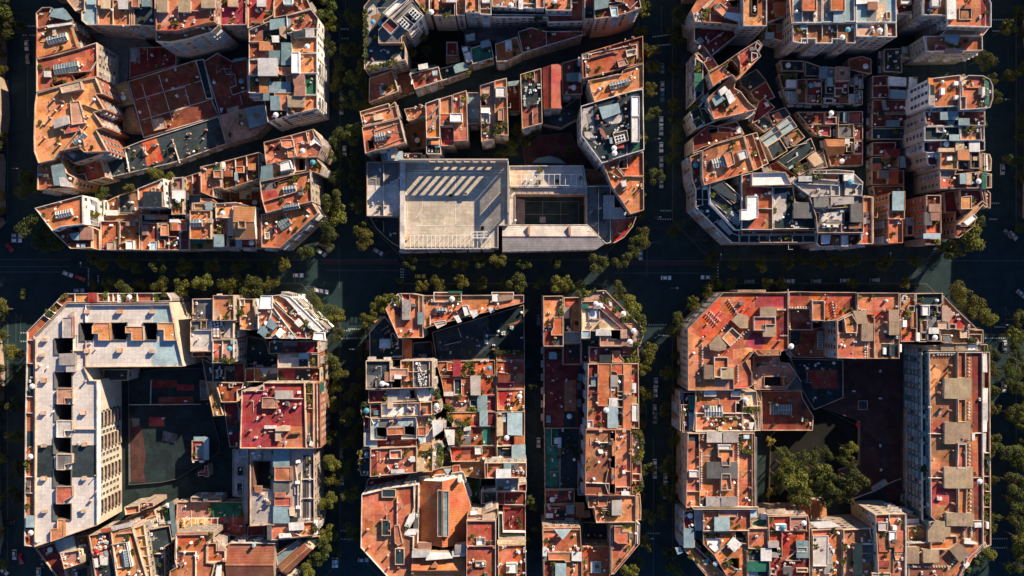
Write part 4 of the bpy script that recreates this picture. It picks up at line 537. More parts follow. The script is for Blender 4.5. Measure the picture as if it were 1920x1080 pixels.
10 r c|520 362 650 325 790 308 802 375 520 408|B 675 330 735 330 705 375; H 738 312 790 306 792 365 740 378 r 2; P 665 320 740 315 740 380 665 385 m; A 440 385
20.5 o w|106 508 262 470 345 455 472 442 475 600 408 785 468 800 462 1130 330 1130 100 878|vast orange roof scattered with chimneys west of the tiled hall; H 245 690 308 690 308 800 245 800 d 1.6; H 337 888 402 888 402 1002 337 1002 d 1.6; H 245 475 342 475 342 532 245 532 d 1; C 240 695,298 700,298 765,265 740,270 838,155 882,287 943,362 1025,290 1030,370 905,355 575,145 760,385 600,330 770; H 275 655 300 650 310 690 280 690 n 1; H 332 730 365 725 390 850 360 870 335 850 o 2; L 352 530 352 720; L 280 650 280 690; G 405 730 440 650 475 640 475 680 440 740 w 1.4; G 405 790 430 755 495 755 480 790 w 1; P 360 470 470 450 470 560 400 590 370 520 t; P 105 690 200 700 230 750 210 800 140 770 t; P 400 800 465 830 460 1100 420 1100 n; T 440 660,420 735; H 300 845 400 850 395 860 305 860 n .8; P 170 720 240 700 240 790 180 800 n; A 440 655,490 660,300 700,355 885
19 t w|478 440 505 435 502 640 498 870 470 930 470 620|P 480 450 500 450 500 590 480 600 o; W 485 515 500 512 500 640 485 640; G 470 640 500 640 498 755 470 750 s 1; G 500 850 590 852 590 890 500 885 p 2
15.5 n w|508 412 675 395 800 378 850 520 868 600 835 700 832 850 505 850|great hall with a brown tiled gable and a long glazed ridge strip; V y 677 t 6; H 640 465 674 465 674 785 640 785 k 3; H 680 470 718 470 718 785 680 785 b 2.8; H 780 380 800 378 805 405 782 405 w 1.2; L 675 470 675 850; P 720 720 770 720 680 850 680 850 o
20 t c|458 932 560 925 740 935 830 925 832 1130 456 1130|tiled gabled roof over a white arcade; V x 1022 t 3.2; G 465 890 590 888 565 930 462 935 w 1; G 565 905 720 908 740 940 560 955 w 1.4; G 760 855 832 845 832 900 762 915 g 1.5; G 740 895 832 890 830 925 742 930 w 1; G 455 1050 470 1050 470 1072 455 1072 k 1; H 590 1000 620 965 640 1000 640 1010 590 1010 o 1.6
5 d m|590 855 770 855 760 905 600 905|R
24.5 t c|838 690 1040 690 1040 1130 836 1130|tall tiled tower block with two square openings framed in white; X 905 812 968 812 968 868 905 868 w .9; P 915 818 960 818 960 862 915 862 k; X 898 976 973 976 973 1018 898 1018 w .9; P 905 983 967 983 967 1012 905 1012 k; L 840 872 1040 872; P 838 878 1038 878 1038 1125 838 1125 t; H 948 648 1038 640 1040 690 948 690 c .6; L 1040 690 1040 1130; C 1030 885,845 880
21.5 c c|842 648 870 632 940 645 948 640 1045 600 1058 605 1058 640 1045 685 842 690|cream ledges; X 950 648 1038 646 1038 688 950 688 w .6; G 848 672 885 672 885 690 848 690 o 1; H 865 632 905 632 910 650 865 655 w 1; A 995 672,980 670
21 r c|1058 862 1250 856 1255 1130 1058 1130|orange roof with a white box and a lit rim; H 1114 992 1190 990 1192 1060 1114 1060 w 1.6; P 1060 880 1160 870 1160 1010 1060 1050 o; P 1215 870 1245 870 1248 1100 1215 1100 n; H 1052 828 1252 828 1250 858 1052 860 c .5; A 1090 880,1105 875,1240 890,1245 910,1075 1000,1060 1010,1245 970,1240 1060,1185 998; C 1190 1075
10 k w|1060 640 1090 640 1095 770 1250 772 1250 826 1060 826|R
8 m c|1096 595 1250 590 1250 766 1095 768|C 1160 673; H 1090 580 1145 580 1145 612 1090 612 r .8
9 m w|1050 490 1252 490 1252 585 1050 580|P 1050 492 1100 492 1100 578 1050 578 x; L 1104 492 1104 580
9.5 s w|938 480 1050 484 1050 578 938 576|small grey yard roof with a pale rim; G 1000 470 1040 470 1040 485 1000 485 l 1; P 955 500 1040 500 1040 570 960 570 k
13 b w|1040 395 1200 395 1200 486 1042 486|light corrugated roof; A 1110 465,1125 462,1150 468,1155 460
12 m c|1200 440 1258 430 1255 488 1200 488|R
20 o c|962 287 1256 284 1256 392 966 394|orange roof half covered by a white canopy; G 1045 335 1146 335 1146 395 1045 395 w 1.6; G 1100 295 1146 292 1146 335 1100 330 b 1.6; P 1148 330 1250 330 1250 388 1148 388 t; A 1165 350,1185 340,1200 355,1215 335,1225 345,1235 360; P 990 300 1095 300 1090 380 1035 350 990 380 o; G 1148 295 1200 292 1200 330 1148 330 s 1; L 983 298 983 392; L 1146 290 1148 392
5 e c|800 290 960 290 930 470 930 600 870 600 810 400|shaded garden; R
8.5 n c|780 286 960 284 960 290 1040 400 935 400 810 380|A 870 330; R
T 650 530 4
11 m c|670 590 1112 580 1116 695 702 702|G 800 583 852 583 852 700 800 702 x 1.6; P 690 600 740 600 740 690 700 690 t; H 750 600 800 598 800 660 752 662 r 1.4; P 855 600 950 600 930 690 858 690 t; T 940 600,945 630,940 650,950 670,905 610,890 640,860 690,880 690,1000 690; U 1070 640 blue; A 1055 588,1015 590,745 660,735 650; P 965 600 1110 600 1110 690 965 690 r; C 960 660
10.6 r c|706 708 1116 700 1118 843 735 850|G 930 702 1002 700 1002 842 932 842 g 1.6; P 930 756 1000 756 1000 842 932 842 s; X 803 720 865 718 865 842 805 842 k .7; P 868 720 925 715 925 840 870 840 t; P 730 740 800 770 800 815 735 815 o; G 730 820 798 820 798 848 732 848 w 1; P 1005 705 1080 705 1080 820 1010 830 r; T 1085 720,1090 800,1020 820,850 850,920 850; A 1065 705,870 765
10.2 p c|742 855 1118 850 1120 960 756 965|G 982 848 1052 848 1052 965 984 965 b 1.6; H 840 850 915 850 915 892 840 895 r 1.4; P 1055 855 1115 855 1115 955 1055 955 m; B 855 905 875 905 865 920; X 922 880 975 878 978 930 925 930 d .7; T 760 920,770 945,790 950,910 950,930 945,960 950,765 980,775 1000,740 930; G 740 855 770 855 770 900 745 900 n 1
10.8 r c|758 970 1118 966 1120 1075 792 1080|G 1000 962 1055 962 1055 1075 1000 1075 l 1.6; P 1058 970 1115 970 1115 1075 1058 1075 m; P 780 975 995 972 990 1040 800 1045 t; T 830 1058,860 1060,900 1050,880 1060,780 1030,920 1055; G 792 1045 840 1045 840 1078 794 1078 c 1; R
10.3 m c|732 1085 1120 1078 1122 1220 768 1230|G 735 1105 808 1105 806 1214 765 1216 w 1.6; G 880 1080 930 1080 930 1105 880 1110 w 1; P 810 1090 880 1090 880 1220 815 1220 n; P 885 1110 930 1110 935 1215 885 1215 s; P 1010 1090 1075 1080 1078 1215 1020 1215 e; T 850 1100,860 1130,840 1180,850 1205,830 1150; A 960 1170,975 1160
10 m c|772 1232 1120 1226 1120 1338 790 1342|H 960 1230 1015 1230 1018 1288 962 1290 w 1.2; P 800 1235 860 1235 860 1290 795 1295 r; P 790 1290 1110 1285 1110 1335 800 1335 t
10.4 m c|1120 515 1334 512 1335 580 1122 582|T 1130 520,1160 520,1200 522,1240 520,1270 525,1310 520; A 1250 530,1150 525,1200 530; R
11.2 t c|1123 586 1335 585 1336 795 1123 796|G 1137 692 1256 692 1256 747 1137 747 m 1.4; P 1130 750 1250 750 1250 790 1130 790 x; P 1258 742 1332 742 1332 792 1258 792 r; P 1130 590 1330 590 1330 685 1130 685 r; A 1235 590,1265 640; L 1140 670 1260 690
11.5 t c|1125 801 1334 797 1334 958 1128 956|U 1297 855 white; A 1230 835,1300 890,1325 930,1215 915,1215 880; P 1140 810 1250 810 1240 940 1150 920 r; C 1290 870; T 1310 945
11.6 n c|1125 968 1336 964 1336 1215 1128 1220|G 1208 980 1315 980 1315 1145 1208 1140 l 1.8; G 1128 1015 1170 1015 1170 1145 1128 1150 c 1.8; H 1170 1008 1198 1008 1198 1045 1170 1045 l 1; U 1200 1165 white; G 1260 1150 1330 1150 1330 1215 1260 1215 t 1.5; P 1140 975 1200 975 1200 1005 1140 1005 s; P 1175 1150 1250 1150 1250 1210 1175 1215 m; A 1150 985,1240 975
11.9 d c|1125 1222 1336 1216 1338 1385 1128 1388|G 1240 1220 1338 1216 1338 1380 1240 1380 l 2; P 1130 1305 1238 1300 1238 1380 1130 1385 p; H 1165 1335 1225 1335 1225 1380 1165 1385 o 1.2; P 1130 1225 1235 1225 1235 1290 1130 1295 d
# bottom middle block, east part
T 980 530 4.153
21 o c|160 104 315 102 317 495 162 495|orange roof with a red hut; H 240 267 315 265 315 410 222 410 222 380 240 350 r 1.6; P 165 350 218 350 218 410 315 412 312 490 165 490 m; P 245 420 310 420 310 485 245 485 k; X 290 130 312 130 312 260 265 260 285 200 k .8; T 300 160,300 190,302 220,295 240; C 210 325,180 370,255 430; L 165 345 240 345; P 165 110 310 110 290 150 165 130 t
16 m c|320 116 444 112 446 382 320 384|G 320 192 360 192 360 275 320 275 g 1.6; P 330 140 410 135 410 190 365 200 t; P 322 280 370 280 370 380 322 380 d; A 360 360,350 350,365 375; L 440 115 440 380; P 370 200 440 140 440 380 375 380 n
15.5 b c|316 386 450 386 452 470 318 472|R
12 m c|316 476 450 474 452 634 314 636|P 355 480 445 480 445 585 355 590 k; R
21.5 p c|456 100 512 70 640 58 952 370 912 495 858 495 612 495 600 492 600 380 458 370|chamfered corner roof terrace in beige with two square light wells; W 520 206 590 206 590 280 520 280; X 512 198 602 198 602 288 512 288 w .6; W 686 372 760 372 760 438 686 438; H 458 372 528 372 526 432 458 435 l 1.4; G 573 366 685 366 688 410 573 410 w 1.4; G 765 366 810 366 812 430 765 432 c 1.6; L 458 148 612 145; L 612 145 868 388; L 868 388 850 490; L 600 200 780 360; L 460 370 780 366; G 460 170 510 170 512 198 462 198 e 1; P 465 205 512 205 512 285 600 290 640 270 770 365 465 365 c; P 620 420 800 440 800 485 620 485 o; P 615 155 700 230 690 250 610 180 o; P 690 150 760 220 860 310 830 340 740 250 670 160 n; T 480 95,500 85,530 70,620 125,650 150,650 130,680 130,740 190,850 270,900 320,940 365,935 400,920 440,900 470,880 480,800 270,790 290,810 265,780 290,800 300,720 215,470 110,560 60; P 530 380 600 385 600 440 530 480 d; H 670 155 690 150 700 180 680 185 w .6; U 785 242 white; U 605 178 white; U 572 165 white; U 835 460 white; U 865 375 white; P 480 100 600 80 610 120 480 140 c; P 815 320 930 400 900 480 860 480 870 400 c; C 560 180
15 k c|456 440 520 440 600 498 515 498 512 620 456 620|R
18.4 m c|518 500 895 500 905 620 600 622 518 620|plant filled maroon terrace; G 600 560 688 560 688 618 602 618 k 1.4; H 702 530 762 530 762 575 790 600 790 622 695 622 o 1.8; T 850 580,860 600,870 590,880 610,845 610,800 580,830 600,875 570,820 612,890 590,840 590,855 615,810 610; A 570 530,655 520,572 550,710 570; L 770 570 890 570; P 770 505 890 505 890 565 775 560 t; L 690 520 690 620; C 790 540
20.8 n c|508 630 900 628 905 1134 500 1134|long roof of tiled strips beside a narrow service yard; P 512 634 580 634 580 880 512 880 m; H 585 630 690 630 690 960 585 960 t 1.4; H 692 630 788 630 788 718 740 718 728 695 692 690 r 1.2; H 788 640 842 640 845 1134 782 1134 o .9; L 845 630 848 1134; P 852 640 892 640 892 885 852 885 r; G 855 785 880 785 880 855 855 855 w 1; H 850 888 895 888 895 943 850 943 y .5; H 850 946 898 946 898 1080 850 1080 w 1.2; X 740 725 780 725 780 1120 740 1120 k .5; G 688 722 736 722 736 808 688 808 g 1.6; H 688 815 718 815 718 840 688 840 w 1; G 675 900 735 900 735 962 675 962 w 1.4; G 663 966 736 966 736 1130 663 1130 l 1.4; P 560 966 660 966 660 1130 560 1130 t; X 500 1070 550 1070 550 1130 500 1130 w .6; G 535 730 570 730 570 805 535 805 b 1; U 650 993 white; A 640 660,545 990,655 770; L 738 850 780 850; L 738 880 780 880; L 738 910 780 910; L 738 970 780 970; L 738 1020 780 1020; P 690 840 725 840 725 895 690 895 n; C 640 960,850 995; T 700 638; P 610 680 670 680 670 740 610 740 r
7 m t|164 505 310 505 310 636 490 636 488 1134 164 1134|sunken maroon deck between the narrow street and the long roof; P 325 760 415 760 415 1000 325 1000 n; H 205 540 267 540 267 596 205 596 l .8; P 425 640 485 640 485 1120 430 1120 k; G 435 712 488 712 488 760 435 760 b 1; G 425 780 455 780 455 832 425 832 s 1; G 425 910 455 910 455 965 425 965 s 1; U 364 1042 white; H 185 1035 218 1035 218 1090 185 1090 b 1; P 320 1005 415 1005 415 1120 320 1120 d; L 492 640 492 1130; A 340 760
T 980 790 3.725
6 d t|152 42 400 40 402 472 155 476|dark green rooftop pitch with a pale path; H 247 190 270 190 265 465 253 465 s .3; H 245 115 270 115 270 185 245 185 l 1.4; L 202 50 202 170; L 202 50 265 50; L 202 170 245 170; G 222 118 245 118 245 155 222 155 w 1; P 155 45 250 45 245 470 155 470 e
9 b m|402 80 434 85 434 515 385 515 385 280 402 270|ribbon of plants and sheds; G 400 90 434 90 434 190 400 190 k 2; T 410 100,425 130,405 150,415 180,408 210,412 240,400 260; G 388 290 432 290 432 385 388 385 b 2; G 408 390 434 390 434 470 408 470 d 2
22.6 n o|440 55 755 55 755 512 605 515 435 512|broad brown roof stitched with thin pipes; W 611 62 644 62 644 135 611 135; W 611 247 642 247 642 322 611 322; W 605 440 638 440 638 502 605 502; P 650 62 752 62 752 458 648 458 o; H 625 155 645 155 645 240 625 240 o 1.2; H 622 330 642 330 642 438 622 438 o 1.2; L 440 430 605 435; L 605 435 603 510; L 578 440 598 335; L 578 440 598 505; L 648 60 648 500; L 545 150 620 148; L 505 140 545 150; H 697 55 722 55 722 78 697 78 c 1; H 697 345 718 345 718 368 697 368 w 1.2; L 718 350 755 350; H 534 55 557 55 557 75 534 75 c 1; H 525 200 560 200 560 225 535 225 w .8; H 527 500 553 500 553 522 527 522 c 1; H 552 155 582 155 582 190 552 190 k .5; H 700 305 722 305 722 330 700 330 r 1; H 690 492 745 492 748 518 690 518 w 1; H 705 468 722 468 722 488 705 488 g .6; C 717 140,755 200,752 225,755 80,752 230,610 270,625 75,625 130; L 645 460 755 460; G 610 140 645 140 645 155 612 155 p 1; P 442 60 600 60 600 200 442 300 n
20 n c|760 58 810 58 835 100 838 150 826 260 828 365 836 415 826 480 805 500 762 500|green hedged balcony strip in lit ochre; P 765 90 815 90 815 240 775 260 765 240 c; T 770 68,785 65,800 65,815 75,825 90,832 110,835 130,832 150,828 180,828 210,826 240,820 262,800 270,785 270,775 262,770 180,800 100,830 420,832 450,825 475,790 490,770 440; L 762 277 828 277; H 775 270 795 270 795 290 775 290 w 1; H 808 285 820 285 820 300 808 300 w .8; L 762 368 826 368; L 762 415 834 415; C 785 430; L 820 370 822 412; A 785 485
20.6 o c|456 518 788 514 790 702 512 705 500 600 458 600|T 555 640,600 640,625 650; G 625 555 692 550 692 655 625 655 g 2; H 525 532 595 532 590 592 528 598 t 1; L 550 605 640 615; L 555 620 640 625; L 600 565 625 560; P 700 525 780 525 785 690 695 690 o; P 460 520 525 520 525 590 460 595 n; C 503 572,550 640; H 792 508 820 508 828 600 826 690 795 690 o 1
20 o c|614 712 640 706 800 705 818 715 815 852 638 1062 614 1066|L 628 712 622 1060; P 640 715 780 715 785 850 700 940 750 850 650 710 y; H 640 732 696 732 696 772 746 772 746 854 665 854 640 835 o 2.2; L 790 710 790 850; L 790 850 640 1040; H 800 712 818 712 816 852 800 858 w .6; A 628 885; P 630 870 700 860 660 950 632 960 t
9 m c|156 478 362 476 362 574 158 576|U 207 548 white; G 255 490 280 490 280 515 255 515 d 1.4; A 330 495,325 520,330 535; P 160 480 255 478 255 520 160 520 t
9.5 m c|155 580 365 580 400 650 410 722 155 730|G 305 585 360 585 358 645 305 648 b 1.6; G 300 678 355 678 355 710 300 710 l 1.2; G 370 575 430 575 430 665 375 665 n 2; H 165 645 212 645 212 675 165 675 w .8; A 180 590,190 610,230 630,185 605; G 200 712 300 712 300 728 200 728 s 1; P 240 620 300 620 300 670 240 670 d; P 420 620 470 620 480 670 410 680 p
5 k c|412 700 605 712 605 860 415 860|A 545 800; G 425 840 470 840 475 865 425 865 g 1; G 475 835 605 838 605 865 475 865 s 1; R
20 t c|140 740 402 735 412 912 145 912|terracotta roof with a triangular blue skylight; B 218 755 342 755 280 828; H 145 738 392 735 392 760 145 765 o .6; P 160 765 220 765 230 800 150 810 o; A 215 875,368 872,362 795; C 170 895,385 905; G 142 882 168 882 168 940 142 940 w 1.4; L 220 755 342 755; L 140 765 145 910; T 155 840
19.3 t c|146 918 412 914 415 1130 147 1130|terrace crossed by an orange hut and white tent; H 180 918 345 918 345 980 300 985 290 970 180 970 o 1.5; G 345 916 412 916 410 975 345 972 w 1.8; G 230 995 302 995 302 1110 230 1110 l 1.6; G 142 945 170 945 170 975 142 975 s 1; P 310 985 405 985 405 1100 310 1100 o; T 215 1000,220 1050,215 985; H 205 1010 230 1010 230 1040 205 1040 b .8; P 150 980 205 980 205 1100 150 1100 m
15.5 t o|417 870 604 870 610 1130 417 1130|plain rusty roof with a single two pane skylight; X 476 978 545 978 545 1058 476 1058 w .6; H 483 985 508 985 508 1050 483 1050 l .7; H 514 985 538 985 538 1050 514 1050 l .7; C 455 880,495 905,510 910,485 885; P 420 880 520 880 520 960 430 940 r; R
# bottom right block
T 1260 530 4.153
22 r c|120 358 395 75 900 75 902 518 845 535 838 565 720 566 665 565 640 530 575 610 620 700 622 800 580 822 480 822 478 836 122 838|broad bright red roof with tiled lanterns and rows of chimney pots; P 124 362 240 440 330 470 410 580 400 835 124 835 o; P 620 300 630 520 590 600 490 820 440 580 400 560 o; P 470 520 630 500 620 580 480 640 o; P 810 245 900 230 900 430 820 420 m; P 640 90 880 95 880 185 650 190 x; P 620 380 720 410 700 520 560 500 x; P 420 590 620 590 620 800 485 815 o; P 185 685 330 750 330 830 185 830 n; P 335 745 475 750 475 830 335 830 p; G 690 192 810 190 810 262 690 262 v 2.2; G 465 292 520 240 592 262 590 352 532 352 v 2.2; G 290 480 355 408 425 478 420 520 365 532 300 520 v 2.2; G 710 325 806 325 806 418 712 418 v 2; G 252 640 330 645 330 748 252 748 v 2; G 385 668 478 668 478 748 385 748 v 2; X 637 264 808 264 808 328 732 328 732 372 637 372 o 2.4; X 388 430 470 348 540 413 455 498 o 2.4; X 328 580 438 580 438 666 385 666 385 738 328 738 t 2.4; K 272 245 345 322 6; K 300 225 372 292 6; K 445 135 510 238 7; K 238 480 238 670 11; K 516 645 516 765 7; K 825 210 880 210 5; K 848 412 900 412 4; K 390 370 435 322 4; K 470 478 595 370 8; K 480 185 505 200 2; C 375 228,278 322,268 498,268 412,245 445,595 370,846 455,435 535,620 542,555 212,910 345; H 665 522 850 520 840 565 720 566 n .5; L 480 740 480 820; P 250 530 330 540 330 640 250 640 n; U 930 495 white
21.6 r c|906 72 1005 68 1145 72 1430 74 1432 210 1275 292 1180 300 1090 275 1090 205 906 200|X 1092 138 1190 138 1190 296 1092 296 o 2; P 1100 80 1240 85 1240 180 1195 220 1195 140 1100 135 r; P 910 85 1090 85 1080 180 915 180 t; K 918 192 1065 190 8; K 1250 150 1270 260 6; C 1190 95,1195 155,1225 272,980 225; P 1330 180 1430 75 1430 200 1340 240 m; L 905 50 905 200
18 x c|908 206 1088 206 1088 368 912 366|lower red terrace; P 915 210 1085 210 1085 300 915 292 n; C 980 225
19 o c|508 56 725 56 725 70 508 70|orange cornice ledge; R
23 o c|1280 298 1345 268 1432 225 1460 240 1570 245 1572 590 1280 590|L 1280 580 1430 590; R
8 n c|915 372 1090 365 1275 305 1275 588 955 582 915 540|brown inner roof with a ladder of blue rooflights; S 1172 447 140 66 90 l; P 918 375 1000 375 1000 480 920 490 k; A 1245 385,1265 435,1260 438; P 1010 400 1120 400 1100 560 960 570 m; U 928 497 white
8.5 p c|630 570 830 575 842 625 912 625 965 718 882 832 640 832 625 700|W 718 732 868 732 868 808 718 808 4; A 740 810,800 645; L 680 650 735 650; P 635 575 780 575 780 620 640 620 n; H 890 735 915 735 915 780 890 780 t 1; L 610 800 660 778
5 i c|920 592 1330 600 1332 895 1105 990 1010 835 885 832 968 720|grey slate coloured inner deck; P 1032 680 1290 680 1295 825 1095 825 m; P 890 830 965 715 1015 800 1010 832 s; L 1100 930 1110 900; L 915 630 1010 775
6.4 m c|692 842 1005 840 1015 900 1100 1040 1092 1150 700 1150|maroon inner roof with four blue rooflights; S 850 990 165 78 0 l; P 1005 850 1080 980 1010 990 k
T 1260 530 4.153
20.6 o c|186 846 545 843 545 905 495 930 495 1040 545 1050 548 1150 162 1150|orange roof with a white slatted skylight; S 325 1003 140 80 0 w; L 240 1045 490 1045; H 252 845 345 845 345 885 252 885 l 1.2; X 460 842 540 842 540 888 460 888 w .8; C 385 950,430 855,225 850; P 190 1030 310 960 310 1080 190 1080 n; W 505 960 535 960 535 1050 505 1050; L 185 845 185 1150; P 200 850 450 850 440 930 200 930 t; A 510 935,520 1055,540 895
20 c c|550 845 655 842 662 920 690 925 690 1150 550 1150|cream terrace hung with plants; T 560 1000,575 985,590 980,600 995,620 985,640 980,655 990,670 985,600 1010,580 1012,565 1015,650 1078,630 1070; L 550 895 590 965; L 550 965 690 960; X 660 850 690 922 688 1150 675 1150 662 925 o .8; U 575 910 white; H 550 1062 600 1070 600 1090 560 1090 w .8
18 m c|62 852 182 848 160 1150 60 1150 60 960|west terrace with green shades; G 134 878 182 878 182 1000 134 985 e 1.6; G 134 1008 182 1018 180 1150 134 1150 b 1.4; H 60 850 88 850 88 915 60 915 s 1.6; L 88 915 95 1150; A 115 905
T 1580 530 4.153
22.6 n c|-49 300 15 262 70 240 108 214 110 78 432 78 436 590 -49 590|brown tiled roof with olive lanterns; P 118 110 420 110 400 200 330 205 250 215 120 205 o; P 190 225 360 225 360 290 200 300 r; G 85 222 185 220 186 318 120 318 v 2; G 148 320 235 320 235 452 148 452 v 2; G 364 212 436 212 436 302 364 302 v 2; G 364 310 434 310 434 405 364 405 v 2; X 12 275 75 242 118 318 115 392 28 390 t 2; K 175 458 175 575 7; K 192 458 192 575 7; P 240 420 360 400 330 470 205 570 205 470 o; P 300 480 428 478 428 575 300 578 d; H 318 508 340 508 340 558 318 558 w 1.2; H 378 480 405 480 405 570 378 570 d 1.6; G 330 408 405 410 408 435 332 430 k 1; C 155 218,200 215,325 218,355 215,310 265,265 340,235 265,335 308,60 408,120 345,190 300; L 110 205 200 215; L 320 210 362 215; A 118 185,425 185,425 425; P 0 400 140 400 150 570 0 570 t; H 445 480 460 480 460 540 445 540 w 1; P 30 400 200 560 120 575 0 575 o; K -40 310 0 300 2; H -35 290 -5 275 0 380 -30 385 k .6
22 r c|438 84 555 82 560 180 500 190 500 232 525 260 530 350 568 352 570 458 445 460|P 445 240 520 240 520 350 565 360 565 455 445 455 r; P 440 90 550 90 500 180 460 210 n; A 470 110,490 95,465 130,500 115,480 150,460 215; C 470 210,555 135; H 470 290 500 290 500 345 470 345 w 1; X 510 178 562 178 562 226 510 226 n .9; T 500 260,510 230; H 535 230 555 230 555 345 535 345 n 1; L 440 290 470 290; X 440 295 475 295 465 350 440 350 n .6
21.8 k c|562 84 772 80 770 165 732 185 735 230 770 235 770 292 735 300 735 345 750 360 755 455 572 462|dark roof with white awning boxes; H 622 178 678 178 678 255 622 255 w 1.6; X 608 290 662 290 662 388 608 388 n .9; G 672 352 742 352 745 395 672 395 w 1.4; U 722 428 white; P 570 90 760 90 760 170 570 160 d; L 570 175 740 175; C 575 140,600 165; H 575 390 602 390 602 455 575 455 w 1.4; X 608 392 655 392 655 445 608 445 k .6; L 662 395 662 455; P 660 260 730 260 730 345 660 345 s; H 640 300 660 300 658 330 642 330 r .6
21.2 t c|776 100 860 188 1038 358 900 368 850 360 800 370 776 300|triangular corner terrace; G 775 180 810 180 865 240 830 300 778 295 c 1.6; H 740 305 825 305 828 365 745 362 c 1.6; X 830 320 885 320 885 362 830 362 n .8; X 732 180 778 180 778 228 732 228 k .6; A 865 240,895 250,905 285,980 345,985 335; P 860 260 950 310 930 355 890 350 860 320 r; L 780 180 810 182; C 985 345
20.6 n c|756 372 1085 366 1088 470 870 474 760 462|H 912 372 985 372 985 430 915 432 c 1.6; P 880 380 910 380 905 470 850 470 o; L 760 405 850 405; A 930 390,955 400,1045 450,1050 470; G 780 415 845 415 845 470 790 470 s .8; X 980 400 1085 400 1085 465 990 465 n .8; T 1000 445,1020 450
19.4 v c|592 488 1120 480 1125 525 1075 530 660 532 600 520|G 768 478 870 478 870 530 768 530 v 1.2; G 880 480 970 480 970 528 880 528 v 1.2; H 972 482 1050 482 1048 525 972 525 w 1; T 1110 500,1105 520,600 520; R
# bottom right block, east bar
T 1580 790 3.7235
22.8 n b|597 -480 970 -484 975 850 872 948 785 1130 455 1130 452 845 602 840 600 700 640 690 610 660|long brown roof with a line of square olive pavilions and chimney pots; G 712 -300 892 -300 892 -161 712 -161 v 1.7; G 715 8 895 8 895 156 715 156 v 1.7; G 715 322 908 322 905 465 715 465 v 1.7; G 727 640 905 640 905 728 727 728 v 1.7; G 600 765 650 700 752 702 752 800 706 810 700 840 600 840 v 1.7; G 755 905 830 862 882 925 820 985 v 1.7; G 452 880 530 880 530 990 452 990 v 2.2; G 565 898 672 898 672 985 565 985 v 2.2; X 803 -484 862 -484 862 -302 803 -302 t 1.8; X 806 -156 862 -156 862 6 806 6 t 1.8; X 808 158 866 158 866 330 802 330 t 1.8; X 808 467 872 467 865 660 808 660 t 1.8; X 710 800 800 800 800 850 740 895 615 897 615 845 710 840 t 1.6; K 706 -295 706 -170 8; K 708 15 708 145 8; K 710 325 710 460 8; K 718 645 718 700 4; K 665 -465 780 -465 7; K 455 845 545 845 7; K 455 1015 540 1015 7; K 580 1015 715 1015 8; K 740 1030 790 965 5; K 852 730 852 800 5; K 902 735 902 800 5; K 885 -440 885 -320 6; K 885 -130 885 -20 6; K 888 170 888 300 6; K 895 480 895 620 6; C 760 -390,745 -340,675 -270,675 -200,700 -90,755 -75,680 45,680 120,770 205,685 355,685 430,775 575,690 665,660 -390,800 590,550 890,505 765,530 915,540 910,560 910,745 1020,715 905; H 662 530 695 530 695 552 662 552 w .8; P 605 395 700 395 800 480 800 590 610 580 x; P 610 0 700 0 690 80 620 80 o; P 610 240 690 260 670 380 612 390 o; P 610 570 680 580 640 680 612 650 o; P 610 -400 690 -350 650 -200 610 -180 o; P 905 -480 965 -480 965 840 930 840 910 400 m; P 900 100 940 100 950 380 905 380 t; P 930 830 960 860 880 930 850 900 t; L 600 85 705 88; L 600 395 700 395; L 905 85 970 82; L 905 395 970 392; L 905 695 970 695; H 850 820 895 820 895 835 940 850 940 860 850 855 w 1; H 922 710 970 710 970 740 922 742 w 1.4; G 905 90 922 90 922 130 905 130 w 1.2; X 840 955 870 945 880 965 850 995 w .6; H 845 1000 880 985 890 1000 860 1030 w 1; C 800 150,880 700; A 555 1060,640 1050; P 455 1020 700 1025 700 1090 455 1090 n; P 700 1090 870 960 940 870 960 880 800 1120 o; U 960 420 white; A 680 -60,610 -100
20.8 m c|975 -485 1020 -485 1028 860 980 880 900 950 800 1130 790 1130 872 955 972 862|long balcony strip with white blinds along the plane tree avenue; G 975 -470 1008 -470 1008 -345 975 -345 w 1.2; G 975 -230 1010 -230 1010 -130 975 -130 w 1.2; G 975 -125 1010 -125 1010 -60 975 -60 w 1.2; G 975 -55 1010 -55 1010 0 975 0 w 1.2; G 972 0 1005 0 1005 72 972 72 w 1.2; G 975 85 998 85 998 215 975 215 w 1.2; P 1000 220 1015 220 1020 600 1000 600 k; L 975 220 1025 220; L 975 385 1025 385; L 1000 490 1028 490; L 975 600 1028 600; H 1005 705 1022 705 1022 750 1005 750 w 1; T 1000 300,1005 340,1000 450,1010 520,990 640,1000 680,1000 780,985 905,960 945,930 985,880 1030,870 1040,1010 260,1005 560; P 980 605 1000 605 1000 840 985 850 n; X 985 845 1000 845 1010 880 985 890 w .6; A 985 900,930 940
19 k b|545 -500 594 -500 600 -480 610 655 600 690 552 690|narrow shaded planter terrace; T 570 -460,575 -420,580 -440,570 -380,575 -340,580 -300,570 -250; H 565 -50 590 -50 590 -20 565 -20 w .8; H 568 245 590 245 590 300 568 300 l 1; G 550 70 580 70 580 90 550 120 b 1; A 560 350,570 400,565 150,560 550,570 600; P 555 -450 600 -450 600 -200 560 -200 n; T 560 330,575 360,560 345
6 n c|450 -480 480 -460 545 -440 545 690 440 660|R
20 t c|448 732 545 718 598 770 598 836 448 842|P 450 740 530 740 590 800 500 835 450 760 o; C 505 765; T 500 768; L 530 735 595 785
16 n c|440 640 530 665 535 712 448 730|G 440 685 528 680 530 712 442 715 w 1; R
12 s c|578 690 650 690 600 765 575 740|R
